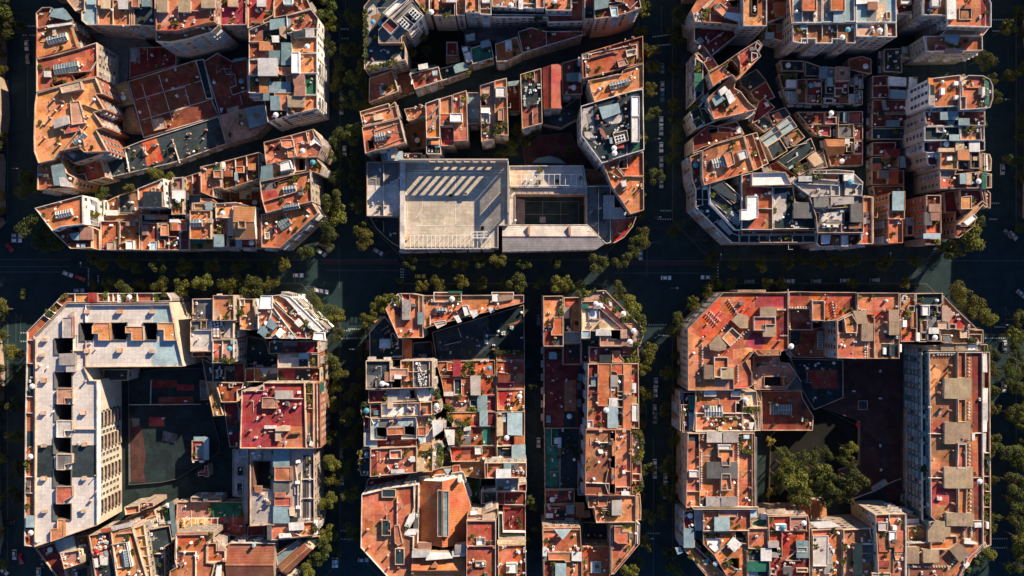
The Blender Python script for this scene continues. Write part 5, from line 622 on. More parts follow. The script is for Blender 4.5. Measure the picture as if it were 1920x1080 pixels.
3 u c|-300 -560 430 -560 425 -100 400 600 300 640 100 590 -10 560 -20 340 120 300 120 0 -160 -100 -300 -180|wide brown paved inner court; H 110 -145 175 -145 175 -80 110 -80 k 1; A 265 170,270 340,80 -210,265 -350,265 -160,25 -560; P 280 100 300 100 310 400 290 400 k; U 112 25 red; L 80 540 215 490; L 310 440 410 400; H 210 460 300 405 318 440 215 495 b 1.6; P 100 540 300 480 310 590 110 590 d
1 q c|-290 -100 -160 -100 130 40 130 330 -10 400 -320 680 -520 580 -500 100|dense green garden bed; R
T 1260 790 3.7235
22 o c|108 80 574 80 578 598 95 600|roof ringed by white pots with grey striped sheds; G 245 80 357 80 357 146 245 146 g 1.6; G 360 80 462 80 462 146 360 146 g 1.6; G 245 285 350 285 350 396 245 396 s 1.6; G 352 285 456 285 456 396 352 396 s 1.6; G 240 530 345 530 345 590 240 590 g 1.6; G 347 530 450 530 450 590 347 590 g 1.6; X 323 195 428 195 428 255 408 255 408 312 348 312 344 255 323 250 o 2; X 345 365 408 365 422 480 342 486 o 2; H 322 165 412 165 412 196 322 196 w 2; H 120 345 185 345 185 391 120 391 w 1.6; P 475 180 560 180 560 590 470 590 o; K 207 210 207 470 16; K 463 90 463 590 30; L 190 85 195 590; L 345 90 345 160; L 340 395 340 595; L 465 215 560 215; L 560 82 560 590; H 575 112 594 112 594 590 575 590 s .8; P 110 90 188 90 188 185 110 185 k; P 100 190 190 190 190 480 105 480 o; H 500 95 540 95 540 122 500 122 l .8; T 480 140,485 160,480 180,490 210,510 215,530 215,550 215,540 205,520 205,500 210,480 120; L 100 490 190 490; H 192 475 235 475 235 520 192 520 o 1; H 205 545 232 545 230 585 210 585 k 1; C 250 500,185 253,182 420,320 530,548 345,548 465,260 170,215 130; P 195 90 340 90 320 260 210 300 n; P 195 400 330 400 330 520 260 520 t; H 120 190 155 160 p .8; A 545 180,220 105; G 108 140 158 140 158 185 108 190 o 1
20.6 o w|162 -60 540 -60 578 -10 578 66 162 70|W 228 38 310 38 310 68 228 68; W 418 38 478 38 478 66 418 66; P 350 0 570 0 570 60 490 60 490 30 350 30 o; L 490 -60 490 60; A 330 45,320 50,540 45; G 540 10 572 10 560 55 540 50 w 1; H 325 36 355 40 350 70 320 65 c 1; P 170 -50 240 -50 240 60 170 60 t
18.5 m c|60 -120 158 -120 160 70 70 75|G 120 -50 160 -50 158 50 125 52 b 1.4; A 95 25,90 10; R
22.8 w c|130 592 600 594 602 612 150 612|long white party wall coping; R
21.4 o c|215 622 545 620 548 735 520 762 216 765|orange roof with a white pyramid canopy; H 325 622 460 622 460 668 325 668 p 1; G 298 672 402 672 402 765 298 765 l 1.8; C 490 675,225 700; L 548 735 560 700; P 225 700 290 680 290 760 225 760 n; P 400 740 490 690 500 760 410 760 t; H 548 615 592 615 592 670 548 670 l 1; L 215 765 540 762
19 e c|552 700 640 655 665 690 665 732 552 732|small green terrace with a white cabin; H 622 645 662 645 662 685 622 685 w 1.2; L 550 700 640 640; G 600 610 650 610 650 635 600 640 c 1
19 m c|80 628 158 612 208 620 212 768 160 770 155 870 80 880|U 127 660 white; G 162 615 210 615 210 760 162 760 g 1.4; G 84 752 150 752 152 880 84 880 b 1.6; L 160 615 160 770; A 95 660,85 640; G 165 765 208 765 208 820 165 820 d 1; P 100 640 155 640 155 740 100 740 x
20.4 t c|215 770 440 766 440 800 445 845 522 848 524 1130 412 1130 290 930 215 855|terracotta roof with three jagged light wells; W 245 820 335 820 335 878 300 912 265 880 245 855; W 443 770 515 770 515 840 480 842 445 815; W 383 955 465 952 466 1028 440 1025 395 1000; G 385 860 428 808 485 858 435 912 w 1.6; X 240 815 340 815 340 885 300 915 245 870 w .5; C 390 880,275 860; L 300 935 380 860; P 300 930 400 860 430 920 360 990 o; P 320 780 440 770 380 850 345 880 t; T 400 985,380 990; L 365 985 415 950
18.6 n c|82 892 155 866 165 872 290 990 425 1130 280 1130|T 130 940,180 975,260 915,245 925,290 990,310 1000,330 1010; L 155 870 400 1100; G 215 970 250 965 250 1000 225 1000 l .8; H 285 985 325 975 330 1015 295 1015 k 1; U 305 995 white; L 88 900 240 1060; P 160 880 280 980 260 1000 150 900 m; A 375 1030,290 880; H 22 885 60 880 80 915 40 930 b .8
21 o c|526 745 668 735 670 885 632 888 528 885|P 535 800 640 770 540 880 t; L 540 880 630 790; L 528 748 665 748; T 600 882
20 k c|528 890 672 888 674 1130 525 1130|H 528 895 620 895 620 972 528 972 k .5; G 622 888 692 888 692 972 622 972 w 2; G 526 978 672 978 670 1048 526 1048 e 1.4; P 460 1050 600 1050 600 1100 460 1100 l; T 560 890,580 885,600 890,535 905
21 r c|668 658 945 652 955 700 960 1130 680 1130|bright red roof with pale rooftop box; X 825 668 942 665 942 762 825 762 p 1.2; H 725 722 800 720 800 760 725 762 w 1.8; G 672 840 745 840 745 880 675 880 g 1.6; W 680 882 740 882 740 920 680 920; G 690 918 742 918 742 948 692 948 g 1; G 870 838 955 838 955 952 872 952 b 1.6; X 872 878 945 878 945 915 872 915 k 1.8; G 780 1018 838 1018 838 1065 780 1065 s 1.4; X 870 1025 950 1025 950 1055 870 1055 n 1; X 690 1030 725 1030 725 1070 690 1070 r 1; L 768 765 768 960; L 790 972 900 972; L 790 972 945 840; P 680 980 950 980 950 1020 680 1020 m; P 800 960 900 870 870 980 m; P 672 662 790 662 820 700 800 750 680 720 r; C 775 795,818 795,830 790,815 830,870 748,710 740,920 712,765 960,740 1028,740 1020; A 745 890,760 900,690 920,750 920,788 998,830 985; U 922 712 white; U 780 740 blue; L 670 765 945 765; T 755 910; P 820 770 950 770 950 830 870 840 r; H 660 625 920 625 940 650 660 655 c .4; H 660 620 790 610 800 625 790 640 660 640 c .6
20.5 o c|972 755 1110 748 1185 745 1187 1130 975 1130|orange roof beside a long grey rooftop box; H 985 800 1092 798 1090 1012 985 1012 g 1.4; G 1068 880 1120 855 1120 1050 1068 1060 g 1; L 1070 865 1070 1070; L 985 938 1068 940; H 1070 995 1118 990 1118 1068 1062 1065 w 1; A 990 845,1095 870,1110 885,1130 770,995 1040,1040 1040,1140 1040; C 1100 860,1050 900; P 1125 760 1180 760 1180 1120 1125 1120 t; P 985 760 1100 755 1100 790 985 795 o; T 995 830,1000 870,1125 765; L 958 752 960 1130; H 960 705 1110 700 1180 735 1020 748 w .5
T 1580 790 3.7235
21 n c|0 752 205 742 215 850 228 1130 0 1130|brown roof of many little white vents; G 80 855 137 855 137 1072 84 1072 d 1.8; H 76 852 222 852 222 862 76 862 w .9; P 142 868 215 868 222 1000 140 990 s; P 10 790 130 780 90 860 10 900 o; A 5 830,85 885,60 1040,215 830,165 1050,10 1040,70 1035,5 1000; L 112 1010 112 1070; T 15 870,8 980,20 960; C 210 835,75 885,65 1045; L 190 745 210 850; T 210 835
24.5 n c|222 648 324 642 436 642 440 765 442 940 440 1130 245 1130 235 900|tall pale walled house of tiled roofs and white dormers; P 228 650 322 650 322 700 230 700 r; P 328 650 432 650 432 715 328 715 o; H 250 705 318 705 315 765 250 765 g 1.4; H 350 730 380 730 380 760 350 760 w 1.4; A 390 690,400 695,310 690; H 325 770 375 768 375 830 325 835 w 1.4; H 325 838 372 838 368 882 330 880 o 1.4; L 325 648 325 700; L 330 700 345 765; H 245 765 320 765 330 912 255 912 o .5; H 372 765 440 765 442 915 360 915 o .5; P 258 918 330 918 325 970 250 970 t; H 250 970 325 970 325 1020 245 1020 m .4; H 205 1060 335 1060 335 1085 205 1085 s 1; X 360 925 440 920 440 970 370 970 o .3; P 335 880 355 880 350 1060 335 1060 d; L 440 645 440 1130
5 t c|-345 540 -230 540 -215 700 -345 700|R
5 n c|-225 545 -120 545 -110 660 -210 670|small brown tiled hut in the garden; V y -170 n; R
# left edge of the picture
T 0 0 1
22 c c|-345 -63.2 -43 -63.2 -41 -25.76 -45 -16.4 -45 40.8 -345 40.8|R
21 n c|-345 42.88 -46 42.88 -43 82.4 -47 124 -345 124|L -53 70 -53 138; R; R
21.5 c c|-345 126.08 -43 126.08 -39 202 -43 228 -43 250.88 -345 250.88|P -75 150 -45 150 -45 210 -75 210 o; R; R
20 w c|-345 274.8 -47 274.8 -43 290.4 -45 342.4 -43 378.8 -51 394.4 -345 415.2|white balconied corner block at the left picture edge; L -50 290 -50 395; H -85 325 -49 322 -49 340 -85 342 p 1; R
22 g c|-345 415.2 -55 399.6 -50 410 -108 470 -345 470|R
18 g c|-345 612.8 -57 614.88 -45 639.84 -39 706.4 -41 768.8 -345 768.8|pale corner block at the left picture edge below the avenue; L -49 630 -45 750; R; R
19 n c|-345 779.2 -53 779.2 -51 976.8 -345 976.8|R
21 m c|-345 982 -55 982 -51 1039.2 -75 1143.2 -345 1143.2|R
# right edge of the picture
20 g c|1980 -63.2 2268 -63.2 2268 72 1976 72 1970 30.4 1972 14.8|R
19 s c|1975 77.2 2268 74.08 2268 217.6 1977 222.8|R
20 m c|1976 228 2268 228 2268 321.6 1975 321.6|R
20 s c|1973 326.8 2268 326.8 2268 470 2035 470 1971 400|R
21 t c|2105 548 2268 548 2268 800 2060 800 2060 610|R
21 n c|2060 802 2268 802 2268 1150 2060 1150|R
# far side of the streets, beyond the upper picture edge
T 0 0 1
22 t c|65 -26 605 -26 605 -230 65 -230|terracotta houses beyond the upper edge of the top left block; R
22 n c|685 -26 1200 -26 1200 -230 685 -230|brown houses beyond the upper edge of the top middle block; R
22 o c|1297 -26 1855 -26 1855 -230 1297 -230|orange houses beyond the upper edge of the top right block; R
22 m c|65 -330 605 -330 605 -600 65 -600|maroon houses one block further up at left; R
22 t c|685 -330 1200 -330 1200 -600 685 -600|terracotta houses one block further up in the middle; R
22 n c|1297 -330 1855 -330 1855 -600 1297 -600|brown houses one block further up at right; R
22 t c|1973 -330 2400 -330 2400 -600 1973 -600|terracotta houses one block further up at far right; R
22 o c|1975 -66 2400 -66 2400 -230 1975 -230|orange houses beyond the upper right picture corner; R
"""  # final rows: unseen houses added only to cast shade into the streets
# ---------------------------------------------------------------- shared small meshes
def m_chimney(kind):
    b = MB()
    if kind == 0: b.box(0,0,0,.55,.55,1.5); b.box(0,0,1.5,.75,.75,.12,m=1); b.cyl(0,0,1.62,.16,.12,.35,6,1)
    elif kind == 1: b.box(0,0,0,.9,.5,1.3); b.box(0,0,1.3,1.1,.7,.1,m=1); b.cyl(-.22,0,1.4,.13,.1,.4,6,1); b.cyl(.22,0,1.4,.13,.1,.4,6,1)
    elif kind == 2: b.cyl(0,0,0,.18,.18,1.7,8); b.cyl(0,0,1.7,.3,.1,.25,8,1)
    else: b.box(0,0,0,.5,.5,.9); b.box(0,0,.9,.62,.62,.1,m=1)
    return b.mesh('chimney', ['rim_w' if kind != 2 else 'steel', 'rim_o' if kind in (0, 1) else 'rim_c'])
CH = [m_chimney(i) for i in range(4)]
def m_vent():
    b = MB(); b.box(0,0,0,.42,.42,.75); b.box(0,0,.8,.55,.55,.08,m=1); b.box(0,0,.74,.3,.3,.08); return b.mesh('chimney_pot', ['rim_w', 'rim_w'])
VT = m_vent()
def m_antenna():
    b = MB(); b.cyl(0,0,0,.045,.04,3.2,5); b.bar((-.8,0),(.8,0),.05,.05,3.1); b.bar((-.6,-.3),(-.6,.3),.04,.04,3.1); b.bar((0,-.45),(0,.45),.04,.04,3.1); b.bar((.5,-.3),(.5,.3),.04,.04,3.1)
    return b.mesh('antenna', ['steel'])
AN = m_antenna()
def m_ac():
    b = MB(); b.box(-.28,0,0,.08,.5,.15); b.box(.28,0,0,.08,.5,.15); b.box(0,0,.15,1.15,.62,.72); b.cyl(0,0,.87,.27,.25,.05,10,1)
    return b.mesh('air_conditioner', ['cloth_white', 'steel'])
AC = m_ac()
def m_planter(seed):
    r = random.Random(seed); b = MB(); b.box(0,0,0,.85,.55,.45)
    for i in range(34):
        a = r.random()*6.28; d = r.random()**.5*.75; x, y, z = d*cos(a), d*sin(a), .4+r.random()*.8
        s = .16+r.random()*.14; u = Vector((r.uniform(-1,1), r.uniform(-1,1), r.uniform(-.4,.4))).normalized()*s; v = u.cross(Vector((r.uniform(-.5,.5), r.uniform(-.5,.5), 1))).normalized()*s
        c = Vector((x, y, z)); b.face([c-u-v, c+u-v, c+u+v, c-u+v], 1)
    return b.mesh('planter', ['rim_o', 'leaf_b' if seed % 2 else 'leaf_a'])
PLN = [m_planter(i) for i in range(4)]
def m_parasol():
    p = MB(); p.cyl(0,0,0,.03,.03,2.5,6); p.cyl(0,0,0,.3,.28,.1,8); n = 8; c = MB()
    A = [(1.15*cos(2*pi*i/n), 1.15*sin(2*pi*i/n), 2.2) for i in range(n)]; B = [(x, y, z-.18) for x, y, z in A]
    for i in range(n): j = (i+1) % n; c.face((A[i], A[j], (0,0,2.62))); c.face((B[i], B[j], A[j], A[i]))
    return p.mesh('pole', ['steel']), c
PAR_POLE, _pc = m_parasol()
PAR_CAN = {k: _pc.mesh('canopy', ['cloth_'+k]) for k in ('white', 'magenta', 'blue', 'red')}
def m_window(wd, ht, shut):
    b = MB()   # in local x along wall, y outward, z up; real recessed pane inside a frame
    b.box(0,.0,0,wd,.05,ht,m=0); t = .08
    for x in (-wd/2, wd/2): b.box(x,.02,-.03,t,.06,ht+.06,m=1)
    b.box(0,.04,-.1,wd+.2,.12,.08,m=1); b.box(0,.015,ht,wd+.1,.04,.08,m=1); b.box(0,.03,0,.05,.05,ht,m=1)
    if shut: b.box(0,.05,ht*.45,wd-.1,.08,ht*.55,m=2)
    return b.mesh('window', ['glass_dark', 'rim_w', 'shutter' if shut == 1 else 'rim_c'])
WIN = [m_window(1.3,2.15,0), m_window(1.3,2.15,1), m_window(1.3,2.15,2), m_window(1.7,1.7,0)]
def m_balcony(l, solid, mat):
    b = MB(); b.box(0,.55,0,l,1.1,.14)
    if solid: b.box(0,1.06,.14,l,.08,.9); b.box(-l/2+.04,.55,.14,.08,1.0,.9); b.box(l/2-.04,.55,.14,.08,1.0,.9)
    else:
        b.box(0,1.06,.98,l,.06,.07,m=1)
        n = int(l/.28)
        for i in range(n+1): b.box(-l/2+.03+i*(l-.06)/n,1.06,.14,.035,.035,.86,m=1)
    return b.mesh('balcony', [mat, 'steel'])
BAL = [m_balcony(3.0, 0, 'rim_w'), m_balcony(3.0, 1, 'rim_c'), m_balcony(4.6, 1, 'rim_w'), m_balcony(5.6, 1, 'wall_c')]

def m_tank():
    b = MB(); b.box(0,0,0,1.1,1.1,.3,m=1); b.cyl(0,0,.3,.55,.55,1.0,12); b.cyl(0,0,1.3,.55,.15,.22,12); return b.mesh('water_tank', ['roof_w', 'rim_c'])
def m_dish():
    b = MB(); b.cyl(0,0,0,.04,.04,.9,5); n = 12
    A = [(.42*cos(2*pi*i/n)+.15, .42*sin(2*pi*i/n), 1.0+.3*cos(2*pi*i/n)) for i in range(n)]
    for i in range(n): j = (i+1) % n; b.face((A[i], A[j], (0,0,.9))); b.face((A[j], A[i], (0,0,.86)))
    return b.mesh('satellite_dish', ['cloth_white'])
def m_laundry(seed):
    r = random.Random(seed); b = MB()
    for y in (-1.6, 1.6): b.cyl(0,y,0,.04,.04,1.9,5); b.bar((-.5,y),(.5,y),.05,.05,1.85)
    for x in (-.45, 0, .45):
        b.bar((x,-1.6),(x,1.6),.02,.02,1.87); y = -1.4
        while y < 1.3:
            l = r.uniform(.3,.9)
            if r.random() < .6: h_ = r.uniform(.5,1.1); b.box(x+.03,y+l/2,1.86-h_,.06,l,h_,m=r.choice((1,1,2,3)))
            y += l+.1
    return b.mesh('laundry_line', ['steel', 'cloth_white', 'cloth_blue', 'cloth_red'])
def m_shed():
    b = MB(); b.box(0,0,0,1.6,1.1,1.7); b.box(0,0,1.7,1.8,1.3,.08,m=1); return b.mesh('storage_shed', ['wall_c', 'sheet_s'])
def m_pipe():
    b = MB(); b.bar((0,0),(4.5,0),.14,.14,.12); b.bar((4.5,0),(4.5,1.8),.14,.14,.12)
    for x in (0,1.5,3,4.5): b.box(x,0,0,.2,.25,.12)
    return b.mesh('pipe', ['rim_w'])
TANK, DISH, LAU, SHED, PIPE = m_tank(), m_dish(), [m_laundry(1), m_laundry(2)], m_shed(), m_pipe()
# ---------------------------------------------------------------- read the plan
def num(s):
    try: float(s); return True
    except ValueError: return False
BLD = []; tile = (0, 0, 1); block = ''
for ln in PLAN.strip().split('\n'):
    ln = ln.strip()
    if not ln: continue
    if ln[0] == '#': block = ln[1:].strip(); continue
    if ln[0] == 'T': tile = tuple(float(v) for v in ln.split()[1:]); continue
    hd, pl, it = ln.split('|', 1)[0], ln.split('|')[1], ln.split('|')[2]
    h, mt, wl = hd.split(); segs = [s.strip() for s in it.split(';') if s.strip()]
    desc = None
    if segs and not (len(segs[0].split()[0]) == 1 and segs[0][0].isupper()): desc = segs.pop(0)
    v = [float(q) for q in pl.split()]
    BLD.append(dict(h=float(h)+(len(BLD)*7 % 23)*.017, m=mt, w=wl, p=list(zip(v[::2], v[1::2])), d=desc, it=segs, t=tile, b=block))
def px_of(B, x, y): x0, y0, s = B['t']; return x0+x/s, y0+y/s
def W_(B, x, y, z): return wpt(*px_of(B, x, y), z)
for B in BLD: B['poly'] = ccw([W_(B, x, y, B['h']) for x, y in B['p']])

# ---------------------------------------------------------------- labels
COL = dict(f='dark grey',i='dark teal',h='pale grey', j='pale',q='dark green', u='dark brown', z='dark maroon', o='orange', t='terracotta', r='red', m='maroon', x='crimson', n='brown', k='dark grey', g='pale grey', s='grey', w='white', c='cream', y='ochre', b='grey blue', e='green', p='pink', v='olive', d='dark teal', l='light blue')
ORD = 'first second third fourth fifth sixth seventh eighth ninth tenth eleventh twelfth thirteenth fourteenth fifteenth'.split()
blk = {}
for B in BLD:
    n = len(B['poly']); cx = sum(p[0] for p in B['poly'])/n; cy = sum(p[1] for p in B['poly'])/n; B['c'] = (cx, cy)
    nm = 'bottom left block' if 'schoolyard' in B['b'] else 'bottom right block' if 'east bar' in B['b'] else 'top middle block' if 'school' in B['b'] else B['b'].split(',')[0]
    B['blk'] = nm; blk.setdefault(nm, []).append(B)
for nm, L_ in blk.items():
    xs = [b['c'][0] for b in L_]; ys = [b['c'][1] for b in L_]
    for b in L_:
        i = min(2, int(3*(b['c'][0]-min(xs))/(max(xs)-min(xs)+.01))); j = min(2, int(3*(max(ys)-b['c'][1])/(max(ys)-min(ys)+.01)))
        b['cell'] = ['upper', 'middle', 'lower'][j]+' '+['left', 'middle', 'right'][i] if (i, j) != (1, 1) else 'centre'
        if 'edge' in nm: b['cell'] = ''
    seen = {}
    for b in L_:
        f = ' '.join(b['it']); a = abs(area(b['poly']))
        ft = 'with light wells' if 'W ' in f else 'with skylight' if 'S ' in f else 'with white canopy' if any(q[0] == 'G' and ' w' in q for q in b['it']) else 'with blue sheds' if any(q[0] == 'G' and (' b' in q or ' l' in q) for q in b['it']) else 'with huts' if 'H ' in f else ''
        b['base'] = ('large ' if a > 500 else 'small ' if a < 120 else '')+COL[b['m']]+' roof'+(' '+ft if ft else '')
        if not b['d']: seen.setdefault((b['cell'], b['base']), []).append(b)
    for (cell, base), q in seen.items():
        q.sort(key=lambda b: b['c'][0])
        loc = ('in the '+cell+' of the '+nm) if cell else 'at the '+nm.replace(' of the picture', '')
        for k, b in enumerate(q):
            od = '' if len(q) == 1 else (ORD[k]+' from left ') if len(q) > 2 else ('leftmost of two ' if k == 0 else 'rightmost of two ')
            if not cell and len(q) > 1: q2 = sorted(q, key=lambda b: -b['c'][1]); od = ORD[q2.index(b)]+' from the top '
            b['label'] = (base+', '+od+loc) if od else base+' '+loc
    for b in L_:
        if b['d']:
            loc = ' in the '+nm if 'edge' not in nm else ''
            b['label'] = b['d'] if len((b['d']+loc).split()) > 16 else b['d']+loc
    for b in L_:
        for x_, y_ in (('with white canopy', 'canopied'), ('with light wells', 'pierced'), ('with blue sheds', 'shed covered'), ('with skylight', 'skylit'), ('with huts', 'hutted')):
            if x_ in b['label'] and len(b['label'].split()) > 16 and not b['d']: b['label'] = b['label'].replace(' '+x_, '').replace(' roof', ' '+y_+' roof', 1)
        if len(b['label'].split()) > 16: b['label'] = b['label'].replace(' block', '')
        if len(b['label'].split()) > 16: print('LONG', b['label'])

# ---------------------------------------------------------------- buildings
EXTRA = []        # parasols, which stand on the roofs as things of their own
def parse(s):
    tk = s.split(); k = tk[0]; rest = tk[1:]; nums = []; i = 0
    while i < len(rest) and num(rest[i]): nums.append(float(rest[i])); i += 1
    mt = rest[i] if i < len(rest) else None; hh = float(rest[i+1]) if i+1 < len(rest) and num(rest[i+1]) else None
    return k, nums, mt, hh
def shape(B, nums, z):
    if len(nums) == 4: a, b, c, d = nums; pts = [(a, b), (c, b), (c, d), (a, d)]
    else: pts = list(zip(nums[:len(nums)//2*2:2], nums[1::2]))
    return ccw([W_(B, x, y, z) for x, y in pts])
def rim_top(b, loop, z, w_, m):
    ins = offset(loop, w_); n = len(loop)
    for i in range(n):
        j = (i+1) % n; b.face([(*loop[i], z), (*loop[j], z), (*ins[j], z), (*ins[i], z)], m)
    return ins
def windows(B, root, off, body, z_top, solid_bal, mesh_pool, bal_pool, rr):
    made = 0; P = B['poly']; n = len(P)
    for i in range(n):
        a, b = P[i], P[(i+1) % n]; L_ = hypot(b[0]-a[0], b[1]-a[1])
        if L_ < 3: continue
        ux, uy = (b[0]-a[0])/L_, (b[1]-a[1])/L_; nx, ny = uy, -ux; mx, my = (a[0]+b[0])/2, (a[1]+b[1])/2
        if (nx*mx+ny*my) > -12: continue                    # only fronts that look towards the middle of the picture
        cols = max(1, int((L_-.8)/2.7)); step = L_/cols; bal = rr.random() < .45; wk = rr.choice((0, 0, 1, 2, 3))
        for c_ in range(cols):
            t = (c_+.5)*step; x, y = a[0]+ux*t, a[1]+uy*t; px, py = ppt(x, y, z_top)
            if px < -12 or px > 1932 or py < -12 or py > 1092: continue
            zmin = 1.0
            for O in BLD:
                if O is not B and abs(O['c'][0]-x) < 75 and abs(O['c'][1]-y) < 130 and inside((x+nx*.9, y+ny*.9), O['poly']): zmin = max(zmin, O['h']+.6)
            z = z_top-2.75; fl = 0
            while z > zmin+.2 and fl < 5:
                if made < 96:
                    if rr.random() > .06:
                        k_ = wk if rr.random() > .3 else rr.choice((0, 1, 2))
                        o = link('window', mesh_pool[k_], root, (x+nx*.02-off[0], y+ny*.02-off[1], z), math.atan2(-nx, ny)); made += 1
                    if bal and c_ % 2 == 0 and fl < 4 and zmin < z-2:
                        link('balcony', bal_pool[0] if not solid_bal else bal_pool[2], root, (x+nx*.02-off[0], y+ny*.02-off[1], z-.15), math.atan2(-nx, ny))
                z -= 3.1; fl += 1
for bi, B in enumerate(BLD):
    rr = random.Random(1000+bi); h = B['h']; P = offset(B['poly'], .03); cx, cy = B['c']
    root = link('house' if h > 12 else 'annexe' if h > 4.6 else 'courtyard', None, None, (cx, cy, 0)); root['label'] = B['label']; root['category'] = 'building' if h > 4.6 else 'courtyard'
    off = (cx, cy)
    def part(name, mb, mats, parent=root):
        o = mb.build(name, mats, parent)
        if o is not None and parent is root: o.location = (-cx, -cy, 0)
        return o
    gable = None; items = [parse(s) for s in B['it'] if s[0] not in 'CATUV' and s != 'R']
    for s in B['it']:
        if s[0] == 'V': gable = s.split()
    wells = []
    for k, nn, mt, hh in items:
        if k == 'W' and not gable:
            w8 = nn if len(nn) % 2 == 0 else nn[:-1]; dep = (nn[-1] if len(nn) % 2 else (11 if h > 12 else 4))
            lp = shape(B, w8, h)
            if all(inside(p, P) for p in lp): wells.append((lp, dep))
            else:
                lp2 = [(p[0]*.93+sum(q[0] for q in lp)/len(lp)*.07, p[1]*.93+sum(q[1] for q in lp)/len(lp)*.07) for p in lp]
                if all(inside(p, P) for p in lp2): wells.append((lp2, dep))
    body = MB(); body.skirt(P, 0, h); part('wall', body, 'wall_'+B['w'])
    if not gable:
        deck = MB(); deck.poly([P]+[w_[0] for w_ in wells], h); part('roof', deck, ('roof_' if B['m'] not in 'lb' else 'sheet_')+B['m'])
        ph = .95 if h > 12 else .55
        if h < 4.7: ph = .18
        par = MB(); O2 = offset(P, -.02); par.skirt(O2, h-.25, h+ph); ins = rim_top(par, O2, h+ph, .24, 0); par.skirt(ins, h, h+ph, 0, True)
        part('parapet', par, 'kerb' if h < 4.7 else 'rim_w' if B['w'] in 'wgb' else 'rim_o' if B['w'] == 'o' and rr.random() < .6 else 'rim_c')
        for lp, dep in wells:
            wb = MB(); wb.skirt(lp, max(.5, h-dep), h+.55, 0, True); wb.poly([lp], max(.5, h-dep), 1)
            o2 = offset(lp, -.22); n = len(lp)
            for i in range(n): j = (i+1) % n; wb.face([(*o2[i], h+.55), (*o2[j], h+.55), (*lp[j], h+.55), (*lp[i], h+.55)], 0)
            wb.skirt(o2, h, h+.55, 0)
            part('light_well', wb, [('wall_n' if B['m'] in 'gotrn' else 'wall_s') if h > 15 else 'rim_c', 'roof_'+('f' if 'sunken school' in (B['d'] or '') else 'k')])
    else:
        mt = gable[3] if len(gable) > 3 else B['m']; rh = float(gable[4]) if len(gable) > 4 else 1.8
        if gable[1] == 'x': y = W_(B, 0, float(gable[2]), h)[1]; pt, nrm = (0, y), (0, 1)
        elif gable[1] == 'y': x = W_(B, float(gable[2]), 0, h)[0]; pt, nrm = (x, 0), (1, 0)
        else:
            i = max(range(len(P)), key=lambda i: hypot(P[i][0]-P[i-1][0], P[i][1]-P[i-1][1])); u = (P[i][0]-P[i-1][0], P[i][1]-P[i-1][1]); l_ = hypot(*u); pt, nrm = (cx, cy), (-u[1]/l_, u[0]/l_)
        dist = lambda p: (p[0]-pt[0])*nrm[0]+(p[1]-pt[1])*nrm[1]
        loop = []
        for i in range(len(P)):
            a, b = P[i], P[(i+1) % len(P)]; da, db = dist(a), dist(b); loop.append(a)
            if da*db < 0: t = da/(da-db); loop.append((a[0]+(b[0]-a[0])*t, a[1]+(b[1]-a[1])*t))
        mxp = max(max(dist(p) for p in loop), .1); mxn = max(-min(dist(p) for p in loop), .1)
        zf = lambda p: h+rh*(1-(dist(p)/mxp if dist(p) > 0 else -dist(p)/mxn))+.1
        g = MB(); n = len(loop)
        for i in range(n): a, b = loop[i], loop[(i+1) % n]; g.face([(*a, h), (*b, h), (*b, zf(b)), (*a, zf(a))], 1)
        for sgn in (1, -1):
            lp = [p for p in loop if dist(p)*sgn > -1e-4]
            if len(lp) > 2:
                V = [Vector((x, y, 0)) for x, y in lp]
                for t in tessellate_polygon([V]):
                    q = [lp[i] for i in t]; q = ccw(q); g.face([(*p, zf(p)) for p in q], 0)
        part('roof', g, [('tile_' if mt in 'otrnvgm' else 'sheet_')+mt, 'wall_'+B['w']])
        ed = sorted(loop, key=lambda p: abs(dist(p)))[:2]; r_ = MB(); r_.bar(ed[0], ed[1], .28, .16, h+rh+.08); part('ridge', r_, 'rim_o')
    npch = 0
    for k, nn, mt, hh in items:
        if k == 'W': continue
        if k == 'P' and len(nn) >= 6:
            lp = shape(B, nn, h); c_ = (sum(p[0] for p in lp)/len(lp), sum(p[1] for p in lp)/len(lp)); npch += 1
            lp = [q if inside(q, P) else (q[0]*.9+c_[0]*.1, q[1]*.9+c_[1]*.1) for q in lp]
            b = MB()
            wz = [w_[0] for w_ in wells if all(inside(p, lp) for p in w_[0])]
            if any(any(inside(p, lp) for p in w_[0]) for w_ in wells) and not wz: continue
            b.poly([lp]+wz, h+.006*npch if not gable else h+2.6, 0); part('floor_panel', b, ('roof_' if mt not in 'vlb' else 'sheet_')+mt)
        elif k in 'HGX' and len(nn) >= 4:
            hh = hh if hh is not None else (2.6 if k == 'H' else 2.2 if k == 'G' else 1.2); zt = h+hh+(rr.random()*.1); lp = shape(B, nn, zt)
            if gable: zt = h+rh+.4+hh*.3
            b = MB(); b.skirt(lp, h, zt, 0); ar = abs(area(lp))
            if k == 'H':
                if ar > 9 and hh >= 1: ins = rim_top(b, lp, zt, .22, 1); b.skirt(ins, zt-.3, zt, 1, True); b.poly([ins], zt-.3, 2)
                else: b.poly([lp], zt, 2)
                part('rooftop_hut' if hh > 1.1 else 'curb', b, ['wall_'+(mt if mt in 'ewl' else 'o' if rr.random() < .4 else 'c'), 'rim_w' if mt in 'wgl' else 'rim_c', 'roof_'+mt])
            elif k == 'G':
                ax = rr.random()*6.28; c_ = lp[0]; tl = [(q[0], q[1], zt+.05*((q[0]-c_[0])*cos(ax)+(q[1]-c_[1])*sin(ax))) for q in lp]
                b = MB(); n = len(lp)
                for i in range(n): j = (i+1) % n; b.face([(*lp[i], h), (*lp[j], h), (lp[j][0], lp[j][1], tl[j][2]-.05), (lp[i][0], lp[i][1], tl[i][2]-.05)], 0)
                oo = offset(lp, -.15); to = [(q[0], q[1], t_[2]) for q, t_ in zip(oo, tl)]
